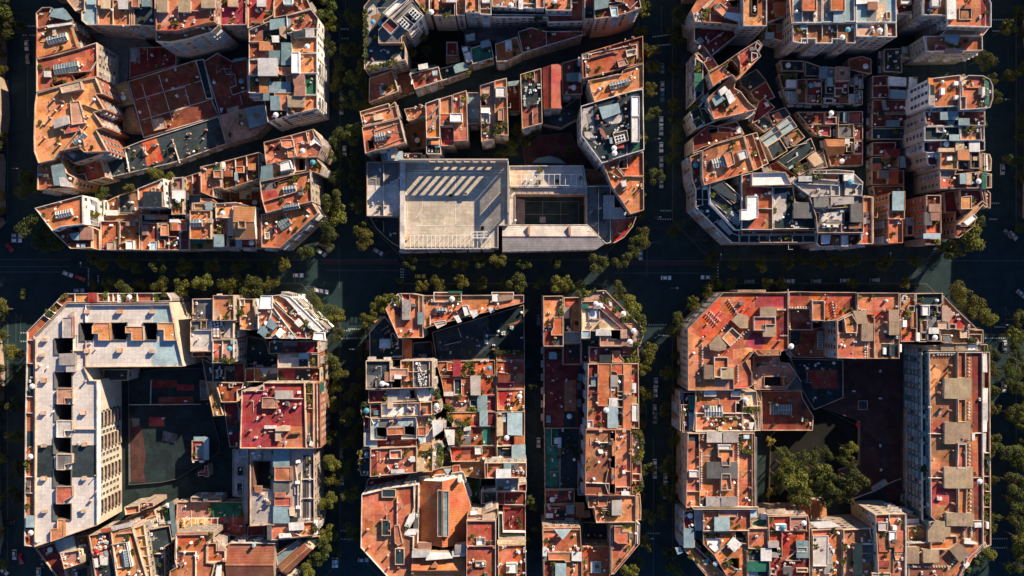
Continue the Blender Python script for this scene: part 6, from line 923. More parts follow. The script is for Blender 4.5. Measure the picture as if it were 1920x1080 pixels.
                for i in range(n): j = (i+1) % n; b.face([(to[i][0], to[i][1], to[i][2]-.06), (to[j][0], to[j][1], to[j][2]-.06), to[j], to[i]], 1)
                V = [Vector((x, y, 0)) for x, y in oo]
                for t in tessellate_polygon([V]):
                    q = [to[i] for i in t]
                    if area([(p[0], p[1]) for p in q]) < 0: q = q[::-1]
                    b.face(q, 1)
                part('canopy' if mt in 'bgls' else 'lean_to', b, ['wall_c' if mt not in 'bl' else 'wall_s', 'sheet_'+mt])
            else:
                ins = rim_top(b, lp, zt, .28, 1); b.skirt(ins, zt-.8 if hh > .8 else h+.05, zt, 1, True); b.poly([ins], zt-.8 if hh > .8 else h+.05, 2)
                part('raised_terrace', b, ['wall_c', 'rim_w' if rr.random() < .5 else 'rim_c', 'roof_'+mt])
        elif k == 'L':
            b = MB(); pts = [W_(B, x, y, h+.9) for x, y in zip(nn[::2], nn[1::2])]
            for a, c in zip(pts, pts[1:]): b.bar(a, c, .2, 1.05, h)
            part('partition_wall', b, 'rim_w' if B['w'] in 'wg' or rr.random() < .4 else 'rim_c')
        elif k == 'M':
            b = MB(); pts = [W_(B, x, y, h) for x, y in zip(nn[::2], nn[1::2])]
            for a, c in zip(pts, pts[1:]): b.bar(a, c, .3, .012, h+.02)
            part('court_line', b, 'rim_w')
        elif k == 'B':
            lp = [W_(B, x, y, h+2.4) for x, y in zip(nn[::2], nn[1::2])]; b = MB(); lp = ccw(lp)
            b.face([(*lp[0], h+2.5), (*lp[1], h+2.1), (*lp[2], h+2.6)]); b.face([(*lp[2], h+2.58), (*lp[1], h+2.08), (*lp[0], h+2.48)])
            for q in lp: b.cyl(q[0], q[1], h, .05, .05, 2.3, 5)
            part('shade_sail', b, 'sheet_l')
        elif k == 'S':
            c0 = W_(B, nn[0], nn[1], h+1.2); sc_ = (CAMH-h-1.2)/FPX/B['t'][2]; a = R(nn[4]); lw, lh = nn[2]*sc_, nn[3]*sc_; a = -a
            if lh > lw: lw, lh = lh, lw; a += pi/2
            ca, sa = cos(a), sin(a); T_ = lambda x, y, z: (c0[0]+x*ca-y*sa, c0[1]+x*sa+y*ca, z); z0, z1, z2 = h, h+.9, h+1.55
            b = MB(); b.box(c0[0], c0[1], z0, lw, lh, z1-z0, a, 0)
            gl = MB()
            for sg in (1, -1): gl.face([T_(-lw/2, -sg*lh/2, z1+.01), T_(lw/2, -sg*lh/2, z1+.01), T_(lw/2, 0, z2), T_(-lw/2, 0, z2)][::sg], 0)
            for sg in (1, -1): b.face([T_(sg*lw/2, -lh/2, z1), T_(sg*lw/2, lh/2, z1), T_(sg*lw/2, 0, z2)], 0)
            nr = max(3, int(lw/1.05)); bw = .42 if mt == 'w' else .16
            for i in range(nr+1):
                x = -lw/2+bw/2+i*(lw-bw)/nr
                for sg in (1, -1):
                    q = [T_(x-bw/2, -sg*lh/2, z1+.06), T_(x+bw/2, -sg*lh/2, z1+.06), T_(x+bw/2, 0, z2+.06), T_(x-bw/2, 0, z2+.06)][::sg]; b.face(q, 0)
            b.bar(T_(-lw/2, 0, 0)[:2], T_(lw/2, 0, 0)[:2], .14, .1, z2)
            o = part('skylight', b, ['rim_w']); gl.build('glass', ['glass_sky'], o)
        elif k == 'D':
            c0 = W_(B, nn[0], nn[1], h+1.8); b = MB(); a = R(-45) if h < 26 and cx < 0 and cy > 60 else R(15); b.box(c0[0], c0[1], h+.4, 4.2, 2.6, 1.5, a, 0); b.box(c0[0], c0[1], h, 3.8, 2.2, .4, a, 1)
            ca, sa = cos(a), sin(a)
            o = part('cooling_unit', b, ['cloth_white', 'steel'])
            for i in range(3):
                for j in (-1, 1):
                    x, y = (i-1)*1.25, j*.6; b = MB(); b.cyl(c0[0]+x*ca-y*sa, c0[1]+x*sa+y*ca, h+1.9, .5, .45, .12, 12, 0); b.build('fan', ['glass_dark'], o)
        elif k == 'K':
            x0, y0, x1, y1, n = nn[:5]; n = int(n)
            for i in range(n):
                t = i/(n-1); x, y = W_(B, x0+(x1-x0)*t, y0+(y1-y0)*t, h+.8); link('chimney_pot', VT, root, (x-cx, y-cy, h), rr.random()*.3)
        elif k == 'F':
            x0, y0, x1, y1, n = nn[:5]; n = int(n); z = h+3
            b = MB()
            for i in range(n+1):
                x = x0+(x1-x0)*i/n; b.bar(W_(B, x, y0, z), W_(B, x, y1, z), .14, .16, z)
            for y in (y0, y1):
                b.bar(W_(B, x0, y, z), W_(B, x1, y, z), .16, .16, z-.17)
                for x in (x0, (x0+x1)/2, x1): q = W_(B, x, y, z); b.cyl(q[0], q[1], h, .08, .08, 3, 6)
            part('pergola', b, 'cloth_white')
        elif k == 'Q':
            z = h+9; WW = lambda x, y, zz=None: W_(B, x, y, h if zz is None else zz)
            b = MB(); a, c = WW(482, 281), WW(712, 281); b.bar(a, c, .5, 9.4, h+.01)
            a, c = WW(1268, 281), WW(1352, 281); b.bar(a, c, .5, 9.4, h+.01)
            a, c = WW(712, 281), WW(1268, 281); b.bar(a, c, .5, .9, h+.01); b.bar(a, c, .5, 1.3, h+1.9); b.bar(a, c, .5, 1.2, h+8.2)
            for i in range(0, 9): q = WW(712+i*69.5, 281); b.box(q[0], q[1], h+.92, 1.25, .46, .97); b.box(q[0], q[1], h+3.21, 1.25, .46, 4.98)
            part('screen_wall', b, 'wall_j')
            b = MB(); x_ = WW(1352, 281)[0]; Y_ = lambda y: WW(1352, y)[1]
            b.bar((x_, Y_(292)), (x_, Y_(700)), .35, 2.0, h+.01); b.bar((x_, Y_(292)), (x_, Y_(700)), .35, 1.4, h+8.0)
            for ya, yb in ((292, 322), (455, 530), (680, 700)): b.bar((x_, Y_(ya)), (x_, Y_(yb)), .3, 5.95, h+2.03)
            for ya, yb in ((322, 455), (530, 680)):
                n = int((Y_(ya)-Y_(yb))/.62)
                for i in range(n): b.box(x_, Y_(ya)-(i+.5)*.62, h+2.02, .12, .26, 5.97)
            part('slatted_screen', b, 'wall_j')
            b = MB(); b.bar(WW(500, 276), WW(500, 980), 1.9, 2.4, h+.02); part('side_wall', b, 'rim_w')
            b = MB()
            for i in range(20):
                x = 560+i*34; b.bar(WW(x, 868, h+3), WW(x, 978, h+3), .16, .2, h+3)
            b.bar(WW(556, 868, h+3), WW(1210, 868, h+3), .2, .2, h+2.8); b.bar(WW(556, 978, h+3), WW(1210, 978, h+3), .2, .2, h+2.8)
            for i in range(8): q = WW(560+i*92, 872, h+3); b.cyl(q[0], q[1], h, .1, .1, 2.9, 6); q = WW(560+i*92, 974, h+3); b.cyl(q[0], q[1], h, .1, .1, 2.9, 6)
            part('pergola', b, 'cloth_white')
            b = MB(); z = h+3.6; ov = [(1075, 842), (1212, 842), (1212, 890), (1075, 890), (1055, 878), (1048, 866), (1055, 852)]
            for i in range(7): b.bar(WW(*ov[i], z), WW(*ov[(i+1) % 7], z), .3, .25, z)
            for x in (1100, 1155, 1200): b.bar(WW(x, 842, z), WW(x, 890, z), .25, .2, z)
            b.bar(WW(1050, 866, z), WW(1212, 866, z), .2, .2, z); b.bar(WW(1215, 805, z), WW(1215, 890, z), .25, .25, z)
            for x, y in ((1075, 842), (1212, 842), (1212, 890), (1075, 890)): q = WW(x, y, z); b.cyl(q[0], q[1], h, .1, .1, 3.6, 6)
            part('climbing_frame', b, 'cloth_white')
            b = MB()
            for pts in ([(538, 400), (538, 785)], [(925, 400), (925, 785)], [(1312, 560), (1312, 780)], [(538, 400), (1285, 400)], [(520, 790), (1355, 790)], [(660, 400), (660, 400)]):
                if pts[0] != pts[1]: b.bar(WW(*pts[0]), WW(*pts[1]), .26, .012, h+.04)
            arc = [(545+115*cos(t), 595-150*sin(t)) for t in [(-1.5+i*3.0/14) for i in range(15)]]
            for a, c in zip(arc, arc[1:]): b.bar(WW(*a), WW(*c), .26, .012, h+.055)
            arc = [(1312-115*cos(t), 595-150*sin(t)) for t in [(-1.5+i*3.0/14) for i in range(15)]]
            for a, c in zip(arc, arc[1:]): b.bar(WW(*a), WW(*c), .26, .012, h+.055)
            part('court_line', b, 'rim_w')
            b = MB(); b.bar(WW(500, 345), WW(1340, 345), .3, .5, h+.02); b.bar(WW(500, 362), WW(1340, 362), .3, .5, h+.02); part('bench', b, 'rim_w')
            b = MB(); q = WW(515, 897); b.box(q[0], q[1], h+.02, 1.8, 1.5, 1.4); part('storage_box', b, 'roof_y')
    if 'sunken school' in (B['d'] or ''):
        zf_ = h-11+.02; b = MB(); WW = lambda x, y: W_(B, x, y, h)
        for p, q in (((85, 680), (520, 680)), ((150, 575), (600, 575)), ((150, 575), (150, 783)), ((300, 575), (300, 783)), ((450, 575), (450, 783)), ((600, 575), (600, 783))): b.bar(WW(*p), WW(*q), .12, .01, zf_)
        part('court_line', b, 'rim_c'); b = MB(); q0 = WW(300, 727)
        for i in range(6):
            for j in range(6):
                if (i+j) % 2: b.box(q0[0]+(i-2.5)*.42, q0[1]+(j-2.5)*.42, zf_+.005, .42, .42, .012)
        part('floor_checkerboard', b, 'cloth_white'); b = MB(); b.poly([ccw([WW(75, 545), WW(148, 560), WW(148, 780), WW(75, 780)])], zf_+.03); part('floor_panel', b, 'roof_g')
    zr = h if not gable else h+.3
    for s in B['it']:
        if s[0] in 'CATU' and (len(s) > 1 and s[1] == ' '):
            for q in s[2:].split(','):
                v = q.split()
                if len(v) < 2: continue
                x, y = float(v[0]), float(v[1])
                if s[0] == 'C': hh = 1.6; X, Y = W_(B, x, y, h+hh); o = link('chimney', rr.choice(CH), root, (X-cx, Y-cy, zr), rr.choice((0, .1, -.2))); o.scale = (1.05, 1.05, rr.uniform(.9, 1.35))
                elif s[0] == 'A': X, Y = W_(B, x, y, h+.8); link('air_conditioner', AC, root, (X-cx, Y-cy, zr), rr.choice((0, 1.57, .3, 1.2)))
                elif s[0] == 'T': X, Y = W_(B, x, y, h+.9); o = link('planter', rr.choice(PLN), root, (X-cx, Y-cy, zr), rr.random()*6); z_ = rr.uniform(.9, 1.5); o.scale = (z_, z_, z_)
                else: EXTRA.append((x, y, v[2] if len(v) > 2 else 'white', B))
    # small unplanned things every roof has
    a = abs(area(P)); n = min(22, int(a/17)) if h > 4.6 and 'hall' not in (B['d'] or '') else 0
    if B['m'] in 'wlj': n = n//5
    xs = [p[0] for p in P]; ys = [p[1] for p in P]; inr = offset(P, 1.0); inr3 = offset(P, 3.4)
    def blocked(x, y): return any(inside((x, y), w_[0]) for w_ in wells)
    if not gable:
        for i in range(n*4):
            x, y = rr.uniform(min(xs), max(xs)), rr.uniform(min(ys), max(ys))
            if not inside((x, y), P) or not inside((x, y), inr) or blocked(x, y): continue
            k_ = rr.random()
            q = (x-cx, y-cy, h); edge = not inside((x, y), inr3)
            if k_ < .2: link('antenna', AN, root, q, rr.random()*6)
            elif k_ < .34: o = link('vent_pipe', CH[2], root, q, 0); o.scale = (.8, .8, rr.uniform(.4, .8))
            elif k_ < .50: link('chimney', CH[3], root, q, rr.random())
            elif k_ < .60: link('air_conditioner', AC, root, q, rr.choice((0, 1.57)))
            elif k_ < .66: link('water_tank', TANK, root, q, rr.random())
            elif k_ < .74: link('satellite_dish', DISH, root, q, rr.uniform(-2.2, -1))
            elif k_ < .79 and not edge: link('laundry_line', LAU[rr.random() < .5], root, q, rr.choice((0, 1.57, .2)))
            elif k_ < .84 and not edge: link('storage_shed', SHED, root, q, rr.choice((0, 1.57)))
            elif k_ < .91 and not edge: link('pipe', PIPE, root, q, rr.choice((0, 1.57, 3.14, 4.71)))
            else: o = link('planter', rr.choice(PLN), root, q, rr.random()*6)
            n -= 1
            if n <= 0: break
        if h > 4.6 and a > 60:
            for i in range(2 if a > 250 else 1):
                x, y = rr.uniform(min(xs), max(xs)), rr.uniform(min(ys), max(ys)); q = (x+rr.uniform(-6, 6), y) if rr.random() < .5 else (x, y+rr.uniform(-6, 6))
                if inside((x, y), inr) and inside(q, inr) and not blocked(x, y) and not blocked(*q) and hypot(q[0]-x, q[1]-y) > 2:
                    b = MB(); b.bar((x, y), q, .2, rr.choice((.25, .7)), h); part('low_wall', b, 'rim_c')
    big = B['label'].startswith('large pale grey roof pierced')
    windows(B, root, off, None, h, B['w'] == 'w' and not big, WIN, BAL, rr) if not big else None
    if big:     # the white east front with its stacks of cream balconies
        X = W_(B, 662, 0, h)[0]
        for (ya, yb) in ((1050, 1130), (1130, 1325), (1325, 1545), (1545, 1765)):
            y0, y1 = W_(B, 0, ya, h)[1], W_(B, 0, yb, h)[1]
            for fl in range(6):
                z = h-3.2-fl*3.1
                link('balcony', BAL[3], root, (X+.05-cx, (y0*.3+y1*.7)-cy, z), -pi/2)
                for t in (.12, .35, .58, .82): link('window', WIN[0 if t < .5 else 1 if (fl+int(t*10)) % 4 == 0 else 0], root, (X+.02-cx, y0+(y1-y0)*t-cy, z+.3), -pi/2)
seenlab = {}
for B in BLD: seenlab.setdefault(B['label'], []).append(B)
for l_, q in seenlab.items():
    if len(q) > 1: print('DUP LABEL', l_, len(q))
BC = {}
for x, y, c_, B in EXTRA: BC.setdefault((B['label'], c_), []).append((x, y, B))
for (lab, c_), q in BC.items():
    q.sort(key=lambda t: (t[0], t[1])); B = q[0][2]; base = B['d'] or B['base']; base = ' '.join(base.split()[:6])
    while base.split()[-1] in ('with', 'of', 'and', 'a', 'the', 'in', 'by', 'above', 'on', 'to', 'at', 'between', 'behind', 'under', 'by', 'from', 'its', 'small', 'dark', 'pale', 'white', 'blue', 'brown', 'many', 'two', 'square'): base = ' '.join(base.split()[:-1])
    for i, (x, y, _) in enumerate(q):
        X, Y = W_(B, x, y, B['h']+2.4); r = link('parasol', None, None, (X, Y, B['h']))
        pos = '' if len(q) == 1 else ORD[i]+' from left '
        lb = c_+' parasol '+pos+'on the '+base
        if B['cell'] and not B['d']: lb += ', '+B['blk'].replace(' block', '')
        r['label'] = ' '.join(lb.split()[:16]); r['category'] = 'parasol'; r['group'] = 'parasols on the roof terraces'
        link('pole', PAR_POLE, r); link('canopy', PAR_CAN[c_], r)

# ---------------------------------------------------------------- ground, streets
def sheet(name, pts, z, mat, **kw):
    b = MB(); b.poly([ccw(pts)], z); return b.build(name, mat, None, **kw)
g = MB(); g.face([(-1500, -1500, 0), (1500, -1500, 0), (1500, 1500, 0), (-1500, 1500, 0)]); g.build('ground', 'asphalt', None, kind='structure')
COLS = [(-330, -222), (-192.5, -78), (-60, 51.5), (73, 193), (222, 330)]; ROWS = [(15.2, 132), (-1.8+0, -119)]
for x0, x1 in COLS:
    for y1, y0 in ((132, 15.6), (-1.6, -132)):
        m_ = 3.6; ch = 17; X0, X1, Y1, Y0 = x0-m_, x1+m_, y1+m_, y0-m_
        lp = [(X0+ch, Y0), (X1-ch, Y0), (X1, Y0+ch), (X1, Y1-ch), (X1-ch, Y1), (X0+ch, Y1), (X0, Y1-ch), (X0, Y0+ch)]
        b = MB(); b.skirt(lp, 0, .14, 1); ins = rim_top(b, lp, .14, .3, 1); b.poly([ins], .14, 0); b.build('pavement', ['paving', 'kerb'], None, kind='structure')
def wg(x, y): return wpt(x, y, 0)
def strip(name, x0, y0, x1, y1, w_, mat, z=.012):
    b = MB(); b.bar(wg(x0, y0), wg(x1, y1), w_, .008, z); b.build(name, mat, None, kind='structure')
for y in (487, 510): strip('lane_line', -20, y, 130, y, .14, 'paint_dim')
for a in ((600, 487, 745, 487), (1150, 489, 1345, 489), (1150, 512, 1345, 512), (1780, 489, 1930, 489), (-20, 500, 130, 500), (610, 507, 745, 507)): strip('lane_line', *a, .14, 'paint_dim')
strip('bike_lane', 605, 491, 745, 491, 1.6, 'bike_red', .006); strip('bike_lane', 1180, 494, 1345, 494, 1.6, 'bike_red', .006)
for x, ys in ((52, (70, 220)), (1240, (10, 60)), (1213, (455, 520)), (648, (0, 40)), (632, (600, 660)), (1212, (760, 790)), (30, (590, 640)), (1858, (580, 640))): strip('lane_line', x, ys[0], x, ys[1], .14, 'paint_dim')
for a in ((40, 590, 37, 640), (28, 585, 40, 605), (1885, 575, 1885, 640), (1885, 575, 1898, 600), (1885, 600, 1898, 600), (550, 537, 590, 537), (590, 537, 572, 552), (553, 505, 553, 545), (562, 505, 562, 537), (1203, 455, 1238, 455), (1225, 820, 1225, 1080), (1205, 430, 1205, 480), (635, 460, 637, 540), (700, 1010, 760, 1060), (1886, 1000, 1892, 1060), (730, 470, 710, 487)): strip('lane_line', *a, .14, 'paint_dim', .016)
def zebra(x0, y0, x1, y1, n):
    b = MB()
    for i in range(n):
        t = i/(n-1); q = wg(x0+(x1-x0)*t, y0+(y1-y0)*t); b.box(q[0], q[1], .012, .55, .55, .008)
    b.build('road_marking', 'paint_white', None, kind='structure')
for z in ((44, 49, 70, 49, 7), (44, 66, 70, 66, 7), (632, 55, 652, 55, 5), (632, 72, 652, 72, 5), (640, 54, 652, 54, 4), (1225, 69, 1262, 64, 10), (1236, 85, 1262, 83, 8), (1240, 395, 1270, 395, 8), (1234, 411, 1270, 411, 9), (1860, 37, 1885, 37, 7), (1862, 58, 1885, 58, 7),
          (1860, 381, 1872, 381, 4), (1856, 411, 1868, 411, 4), (166, 505, 166, 535, 8), (184, 518, 184, 536, 5), (636, 620, 655, 620, 5), (636, 635, 655, 635, 5), (1212, 609, 1248, 609, 9), (1236, 628, 1256, 630, 6), (654, 617, 676, 617, 7), (652, 634, 676, 634, 7),
          (1866, 613, 1884, 613, 6), (1848, 634, 1882, 634, 9), (1862, 1010, 1888, 1010, 7), (1858, 1027, 1888, 1027, 8), (40, 624, 58, 624, 5), (40, 640, 58, 640, 5), (756, 505, 756, 530, 6), (1346, 490, 1346, 530, 8), (752, 505, 752, 530, 6), (635, 995, 660, 995, 6), (637, 1011, 660, 1011, 6), (1215, 1000, 1235, 1000, 5)): zebra(*z)

# ---------------------------------------------------------------- trees
def tree_meshes(seed, H, Rr, mats, nleaf=2600):
    r = random.Random(seed); t = MB(); base = H*.5
    t.cyl(0,0,0,.28,.2,base*.8,8)
    lobes = []
    for i in range(12):
        a = r.random()*6.28; d = Rr*(.15+.75*r.random()); lobes.append((d*cos(a), d*sin(a), base+(H-base)*(.25+.6*r.random()), Rr*(.2+.3*r.random())))
    for x, y, z, q in lobes[:7]:
        p0 = Vector((0, 0, base*.75)); p1 = Vector((x, y, z-.3)); u = (p1-p0).normalized(); s1 = u.orthogonal().normalized(); s2 = u.cross(s1)
        for j in range(5):
            a0, a1 = 6.28*j/5, 6.28*(j+1)/5; c0 = s1*cos(a0)+s2*sin(a0); c1 = s1*cos(a1)+s2*sin(a1); t.face([p0+c0*.13, p0+c1*.13, p1+c1*.04, p1+c0*.04])
    c = MB(); tot = sum(q**2 for *_, q in lobes)
    for x, y, z, q in lobes:
        for i in range(int(nleaf*q*q/tot)):
            d = Vector((r.gauss(0,1), r.gauss(0,1), r.gauss(0,.8))).normalized()*q*(.45+.6*r.random()**.6); p = Vector((x, y, z))+d
            s = .10+.15*r.random(); n = (d.normalized()+Vector((r.uniform(-.9,.9), r.uniform(-.9,.9), r.uniform(-.3,1.2)))).normalized(); u = n.orthogonal().normalized()*s; v = n.cross(u).normalized()*s*.8
            c.face([p-u, p-v*.9, p+u, p+v], 0 if r.random() < .8 else 1)
    return t.mesh('trunk', ['bark']), c.mesh('crown', mats)
TM = [tree_meshes(i, 11+1.2*(i % 4), 3.3+.45*(i % 3), ['leaf_a', 'leaf_b'] if i % 2 else ['leaf_b', 'leaf_a']) for i in range(7)]
TY = tree_meshes(50, 8, 2.0, ['leaf_y', 'leaf_a'], 700)
TREES = []; ntree = 0
def tree(px, py, r_px=20, street=None, zt=12, yellow=False, extra=1.0):
    x, y = wpt(px, py, zt); TREES.append((x, y, r_px, street, yellow, extra))
# (px, py, crown radius in photo pixels)
for s_, L_ in {
 'at the left picture edge beside the top left block': [(8,14,24),(26,52,20),(55,420,26),(50,352,22),(88,455,30),(45,330,18)],
 'along the street between the top left and top middle blocks': [(615,18,24),(622,45,20),(618,88,18),(628,255,20),(632,290,16),(627,378,20),(632,405,24),(618,430,22),(608,455,18),(660,30,20),(660,145,20),(657,190,18),(662,250,22),(664,340,20),(670,385,20),(678,430,20),(690,450,22),(655,90,20),(665,300,18),(572,474,20),(630,330,17)],
 'along the street between the top middle and top right blocks': [(1208,14,20),(1275,30,20),(1220,92,18),(1226,125,18),(1222,165,18),(1205,445,20),(1190,460,18),(1272,75,16),(1228,210,16),(1230,330,16)],
 'along the street right of the top right block': [(1845,108,22),(1862,150,18),(1895,50,18),(1812,450,26),(1840,410,20),(1790,470,20),(1866,180,16),(1900,140,16),(1905,300,16),(1775,468,18)],
 'on the near side of the avenue above the bottom left block': [(340,538,20),(385,532,20),(430,534,22),(478,537,24),(505,530,18),(300,535,18),(230,538,18)],
 'on the far side of the avenue below the top left block': [(185,494,14),(242,498,18),(300,498,18),(345,500,20),(398,498,18),(450,500,18),(492,502,16),(530,495,18)],
 'on the far side of the avenue below the school': [(820,490,17),(862,492,17),(935,492,16),(980,494,15),(1040,492,15),(1120,495,20),(1165,490,18),(770,492,16),(900,490,14)],
 'on the near side of the avenue above the bottom middle block': [(790,536,16),(822,532,16),(865,528,18),(905,532,16),(970,530,19),(1050,532,25),(1085,540,16),(1160,548,18),(1180,575,20),(1196,600,20),(712,572,20),(690,598,20),(725,560,14)],
 'on the far side of the avenue below the top right block': [(1380,492,15),(1430,494,15),(1480,492,15),(1540,494,15),(1600,492,15),(1660,494,15),(1720,490,16)],
 'around the corner above the bottom right block': [(1300,570,18),(1275,600,18),(1330,548,16),(1805,552,24),(1828,575,26),(1848,598,20)],
 'along the street between the bottom left and bottom middle blocks': [(590,562,22),(612,580,22),(632,598,20),(620,680,20),(636,700,16),(606,1030,22),(590,1050,18),(622,870,18),(625,900,18),(620,940,18),(617,1000,20),(648,780,20),(655,830,20),(650,880,20),(660,740,18),(622,760,18),(655,1000,18),(660,930,18),(575,1070,16),(622,820,16)],
 'along the street between the bottom middle and bottom right blocks': [(1218,662,20),(1208,690,18),(1250,770,16),(1212,740,16),(1250,700,16),(1214,970,20),(1250,870,18),(1215,880,16),(1245,960,16),(1260,1040,18),(1180,1075,22),(1252,920,16),(1212,1020,16)],
 'along the balcony bar of the bottom right block': [(1860,660,16),(1862,695,17),(1858,730,18),(1860,765,16),(1860,825,16),(1858,850,14),(1862,978,18),(1850,1040,18),(1835,1060,16),(1862,900,14)],
 'along the right picture edge below the avenue': [(1902,630,20),(1905,665,20),(1900,695,22),(1900,720,20),(1898,775,20),(1912,785,18),(1895,845,24),(1912,870,22),(1900,905,24),(1908,940,22),(1903,980,20),(1912,1010,20),(1915,1040,18),(1905,1070,18),(1915,600,16)],
 'at the left picture edge below the avenue': [(4,580,20),(28,665,20),(25,700,18),(28,760,18),(25,820,16),(30,880,16),(26,930,16)],
 'in the curving lane of the top left block': [(188,362,14),(290,328,14),(315,335,12),(240,352,12)],
 'in the narrow street of the bottom middle block': [(1000,725,9),(995,940,10),(998,955,9),(1003,1000,8),(990,1020,8)],
}.items():
    for (x, y, r) in L_: tree(x, y, r, s_)
for (x, y, r) in [(960,275,16),(985,262,16),(940,290,14),(1005,250,12),(970,240,12),(1068,285,11),(1078,310,9)]: tree(x, y, r, 'in the school garden', 8)
for (x, y, r) in [(1476,850,13),(1505,865,16),(1480,878,15),(1533,861,11),(1558,852,12),(1492,905,20),(1470,900,16),(1518,915,18),(1545,888,20),(1565,905,20),(1582,925,18),(1535,920,14),(1592,870,16),(1600,845,14),(1510,890,16),(1600,900,18),(1500,935,18),(1560,930,16)]: tree(x-9, y-4, r, 'in the inner garden of the bottom right block', 13)
for (x, y, r) in [(1445,829,9),(1447,925,10)]: tree(x, y, r, 'in the garden of the bottom right block', 7, True)
for (x, y, r) in [(882,915,16),(878,935,14),(890,945,13),(888,900,10)]: tree(x, y, r, 'in the yard beside the tiled hall', 8)
for (x, y, r) in [(790,70,14),(770,100,12),(800,95,12)]: tree(x, y, r, 'in the hotel garden', 6)
# the closed rows of plane trees along both kerbs of every street, shorter and in the shade of the houses
def near(x, y, d): return any((t[0]-x)**2+(t[1]-y)**2 < d*d for t in TREES)
for sx, side, nm in ((-218.5,1,'left edge street, west kerb'),(-196,1,'left edge street, east kerb'),(-74.5,1,'street right of the left blocks, west kerb'),(-63,1,'street right of the left blocks, east kerb'),(55,1,'street left of the right blocks, west kerb'),(69.5,1,'street left of the right blocks, east kerb'),(197.5,1,'street right of the right blocks, west kerb'),(218,1,'street right of the right blocks, east kerb')):
    for y0, y1, u in ((22, 122, 'upper '), (-122, -10, 'lower ')):
        y = y0+3
        while y < y1:
            xx, yy = sx+rnd.uniform(-.8, .8), y+rnd.uniform(-1.2, 1.2)
            if not near(xx, yy, 4.6): TREES.append((xx, yy, rnd.uniform(13, 18), 'in the '+u+nm, False, .66)) if rnd.random() < .6 else None
            y += 7.6
for yy_, nm in ((12.0, 'north kerb'), (2.0, 'south kerb')):
    for x0, x1, u in ((-180, -90, 'left part'), (-48, 42, 'middle part'), (86, 180, 'right part')):
        x = x0
        while x < x1:
            if not near(x, yy_, 4.4): TREES.append((x+rnd.uniform(-1, 1), yy_, rnd.uniform(12, 16), 'on the avenue, '+u+', '+nm, False, .62)) if rnd.random() < .45 else None
            x += 7.5
byS = {}
for t in TREES: byS.setdefault((t[3], t[4]), []).append(t)
for (s_, yl), q in byS.items():
    horiz = max(t[0] for t in q)-min(t[0] for t in q) > max(t[1] for t in q)-min(t[1] for t in q)
    q.sort(key=(lambda t: t[0]) if horiz else (lambda t: -t[1]))
    for i, (x, y, r, st, _, ex) in enumerate(q):
        tm = TY if yl else TM[(i*5+len(q)*3+int(abs(x))) % 7]; R0 = 2.0 if yl else 3.3+.45*(((i*5+len(q)*3+int(abs(x))) % 7) % 3)
        o = link('garden_tree' if 'garden' in st or 'yard' in st else 'street_tree', None, None, (x, y, 0 if 'garden of' not in st and 'school' not in st else 1.0), rnd.random()*6.28)
        s = r*.222/R0*(.84+.14*rnd.random()); sz = s**.45*rnd.uniform(.92, 1.12)*(ex if ex < 1 else 1.12)
        if 'inner garden' in st: s *= 1.28; sz = 1.42*s**.4
        elif 'garden' in st or 'yard' in st: sz *= .72
        o.scale = (s, s, sz)
        nn_ = ['first', 'second', 'third', 'fourth', 'fifth', 'sixth', 'seventh', 'eighth', 'ninth', 'tenth', 'eleventh', 'twelfth', 'thirteenth', 'fourteenth', 'fifteenth', 'sixteenth', 'seventeenth', 'eighteenth', 'nineteenth', 'twentieth', '21st', '22nd'][i]
        o['label'] = ('small yellow tree, ' if yl else 'tree, ')+nn_+(' from left ' if horiz else ' from top ')+st; o['category'] = 'tree'
        o['group'] = 'trees '+st
        link('trunk', tm[0], o); link('crown', tm[1], o)

# ---------------------------------------------------------------- cars
def car_meshes():
    b = MB(); prof = [(-2.15,.35),(-2.2,.75),(-2.0,.95),(-1.1,1.02),(1.0,1.0),(1.9,.88),(2.2,.7),(2.2,.35)]
    def ext(b, prof, w0, w1, m):
        n = len(prof); top = max(z for _, z in prof)
        L1 = [(x, -(w0 if z < .8 else w1), z) for x, z in prof]; L2 = [(x, (w0 if z < .8 else w1), z) for x, z in prof]
        for i in range(n): j = (i+1) % n; b.face([L1[i], L1[j], L2[j], L2[i]], m)
        b.face(L1[::-1], m); b.face(L2, m)
    ext(b, prof, .88, .82, 0); ext(b, [(-1.35,1.42),(.15,1.42),(.1,1.38),(-1.3,1.38)], .62, .62, 0)
    g = MB(); A = [(-1.75,-.78,1.0),(.85,-.78,1.0),(.85,.78,1.0),(-1.75,.78,1.0)]; T_ = [(-1.35,-.62,1.4),(.15,-.62,1.4),(.15,.62,1.4),(-1.35,.62,1.4)]
    for i in range(4): j = (i+1) % 4; g.face([A[i], A[j], T_[j], T_[i]])
    w_ = MB(); n = 12
    for s in (-.12, .12):
        w_.face([(.32*cos(2*pi*i/n), s, .32*sin(2*pi*i/n)) for i in range(n)], 0)
    for i in range(n): a, c = 2*pi*i/n, 2*pi*(i+1)/n; w_.face([(.32*cos(a), -.12, .32*sin(a)), (.32*cos(c), -.12, .32*sin(c)), (.32*cos(c), .12, .32*sin(c)), (.32*cos(a), .12, .32*sin(a))])
    hl = MB(); hl.box(0,0,0,.12,.32,.14)
    return b, g.mesh('windows', ['glass_dark']), w_.mesh('wheel', ['tyre']), hl.mesh('headlight', ['paint_white'])
CB, CG, CW, CHL = car_meshes(); CBM = {c: CB.mesh('body', ['car_'+c]) for c in ('white', 'black', 'silver', 'red', 'blue', 'yellow', 'grey')}
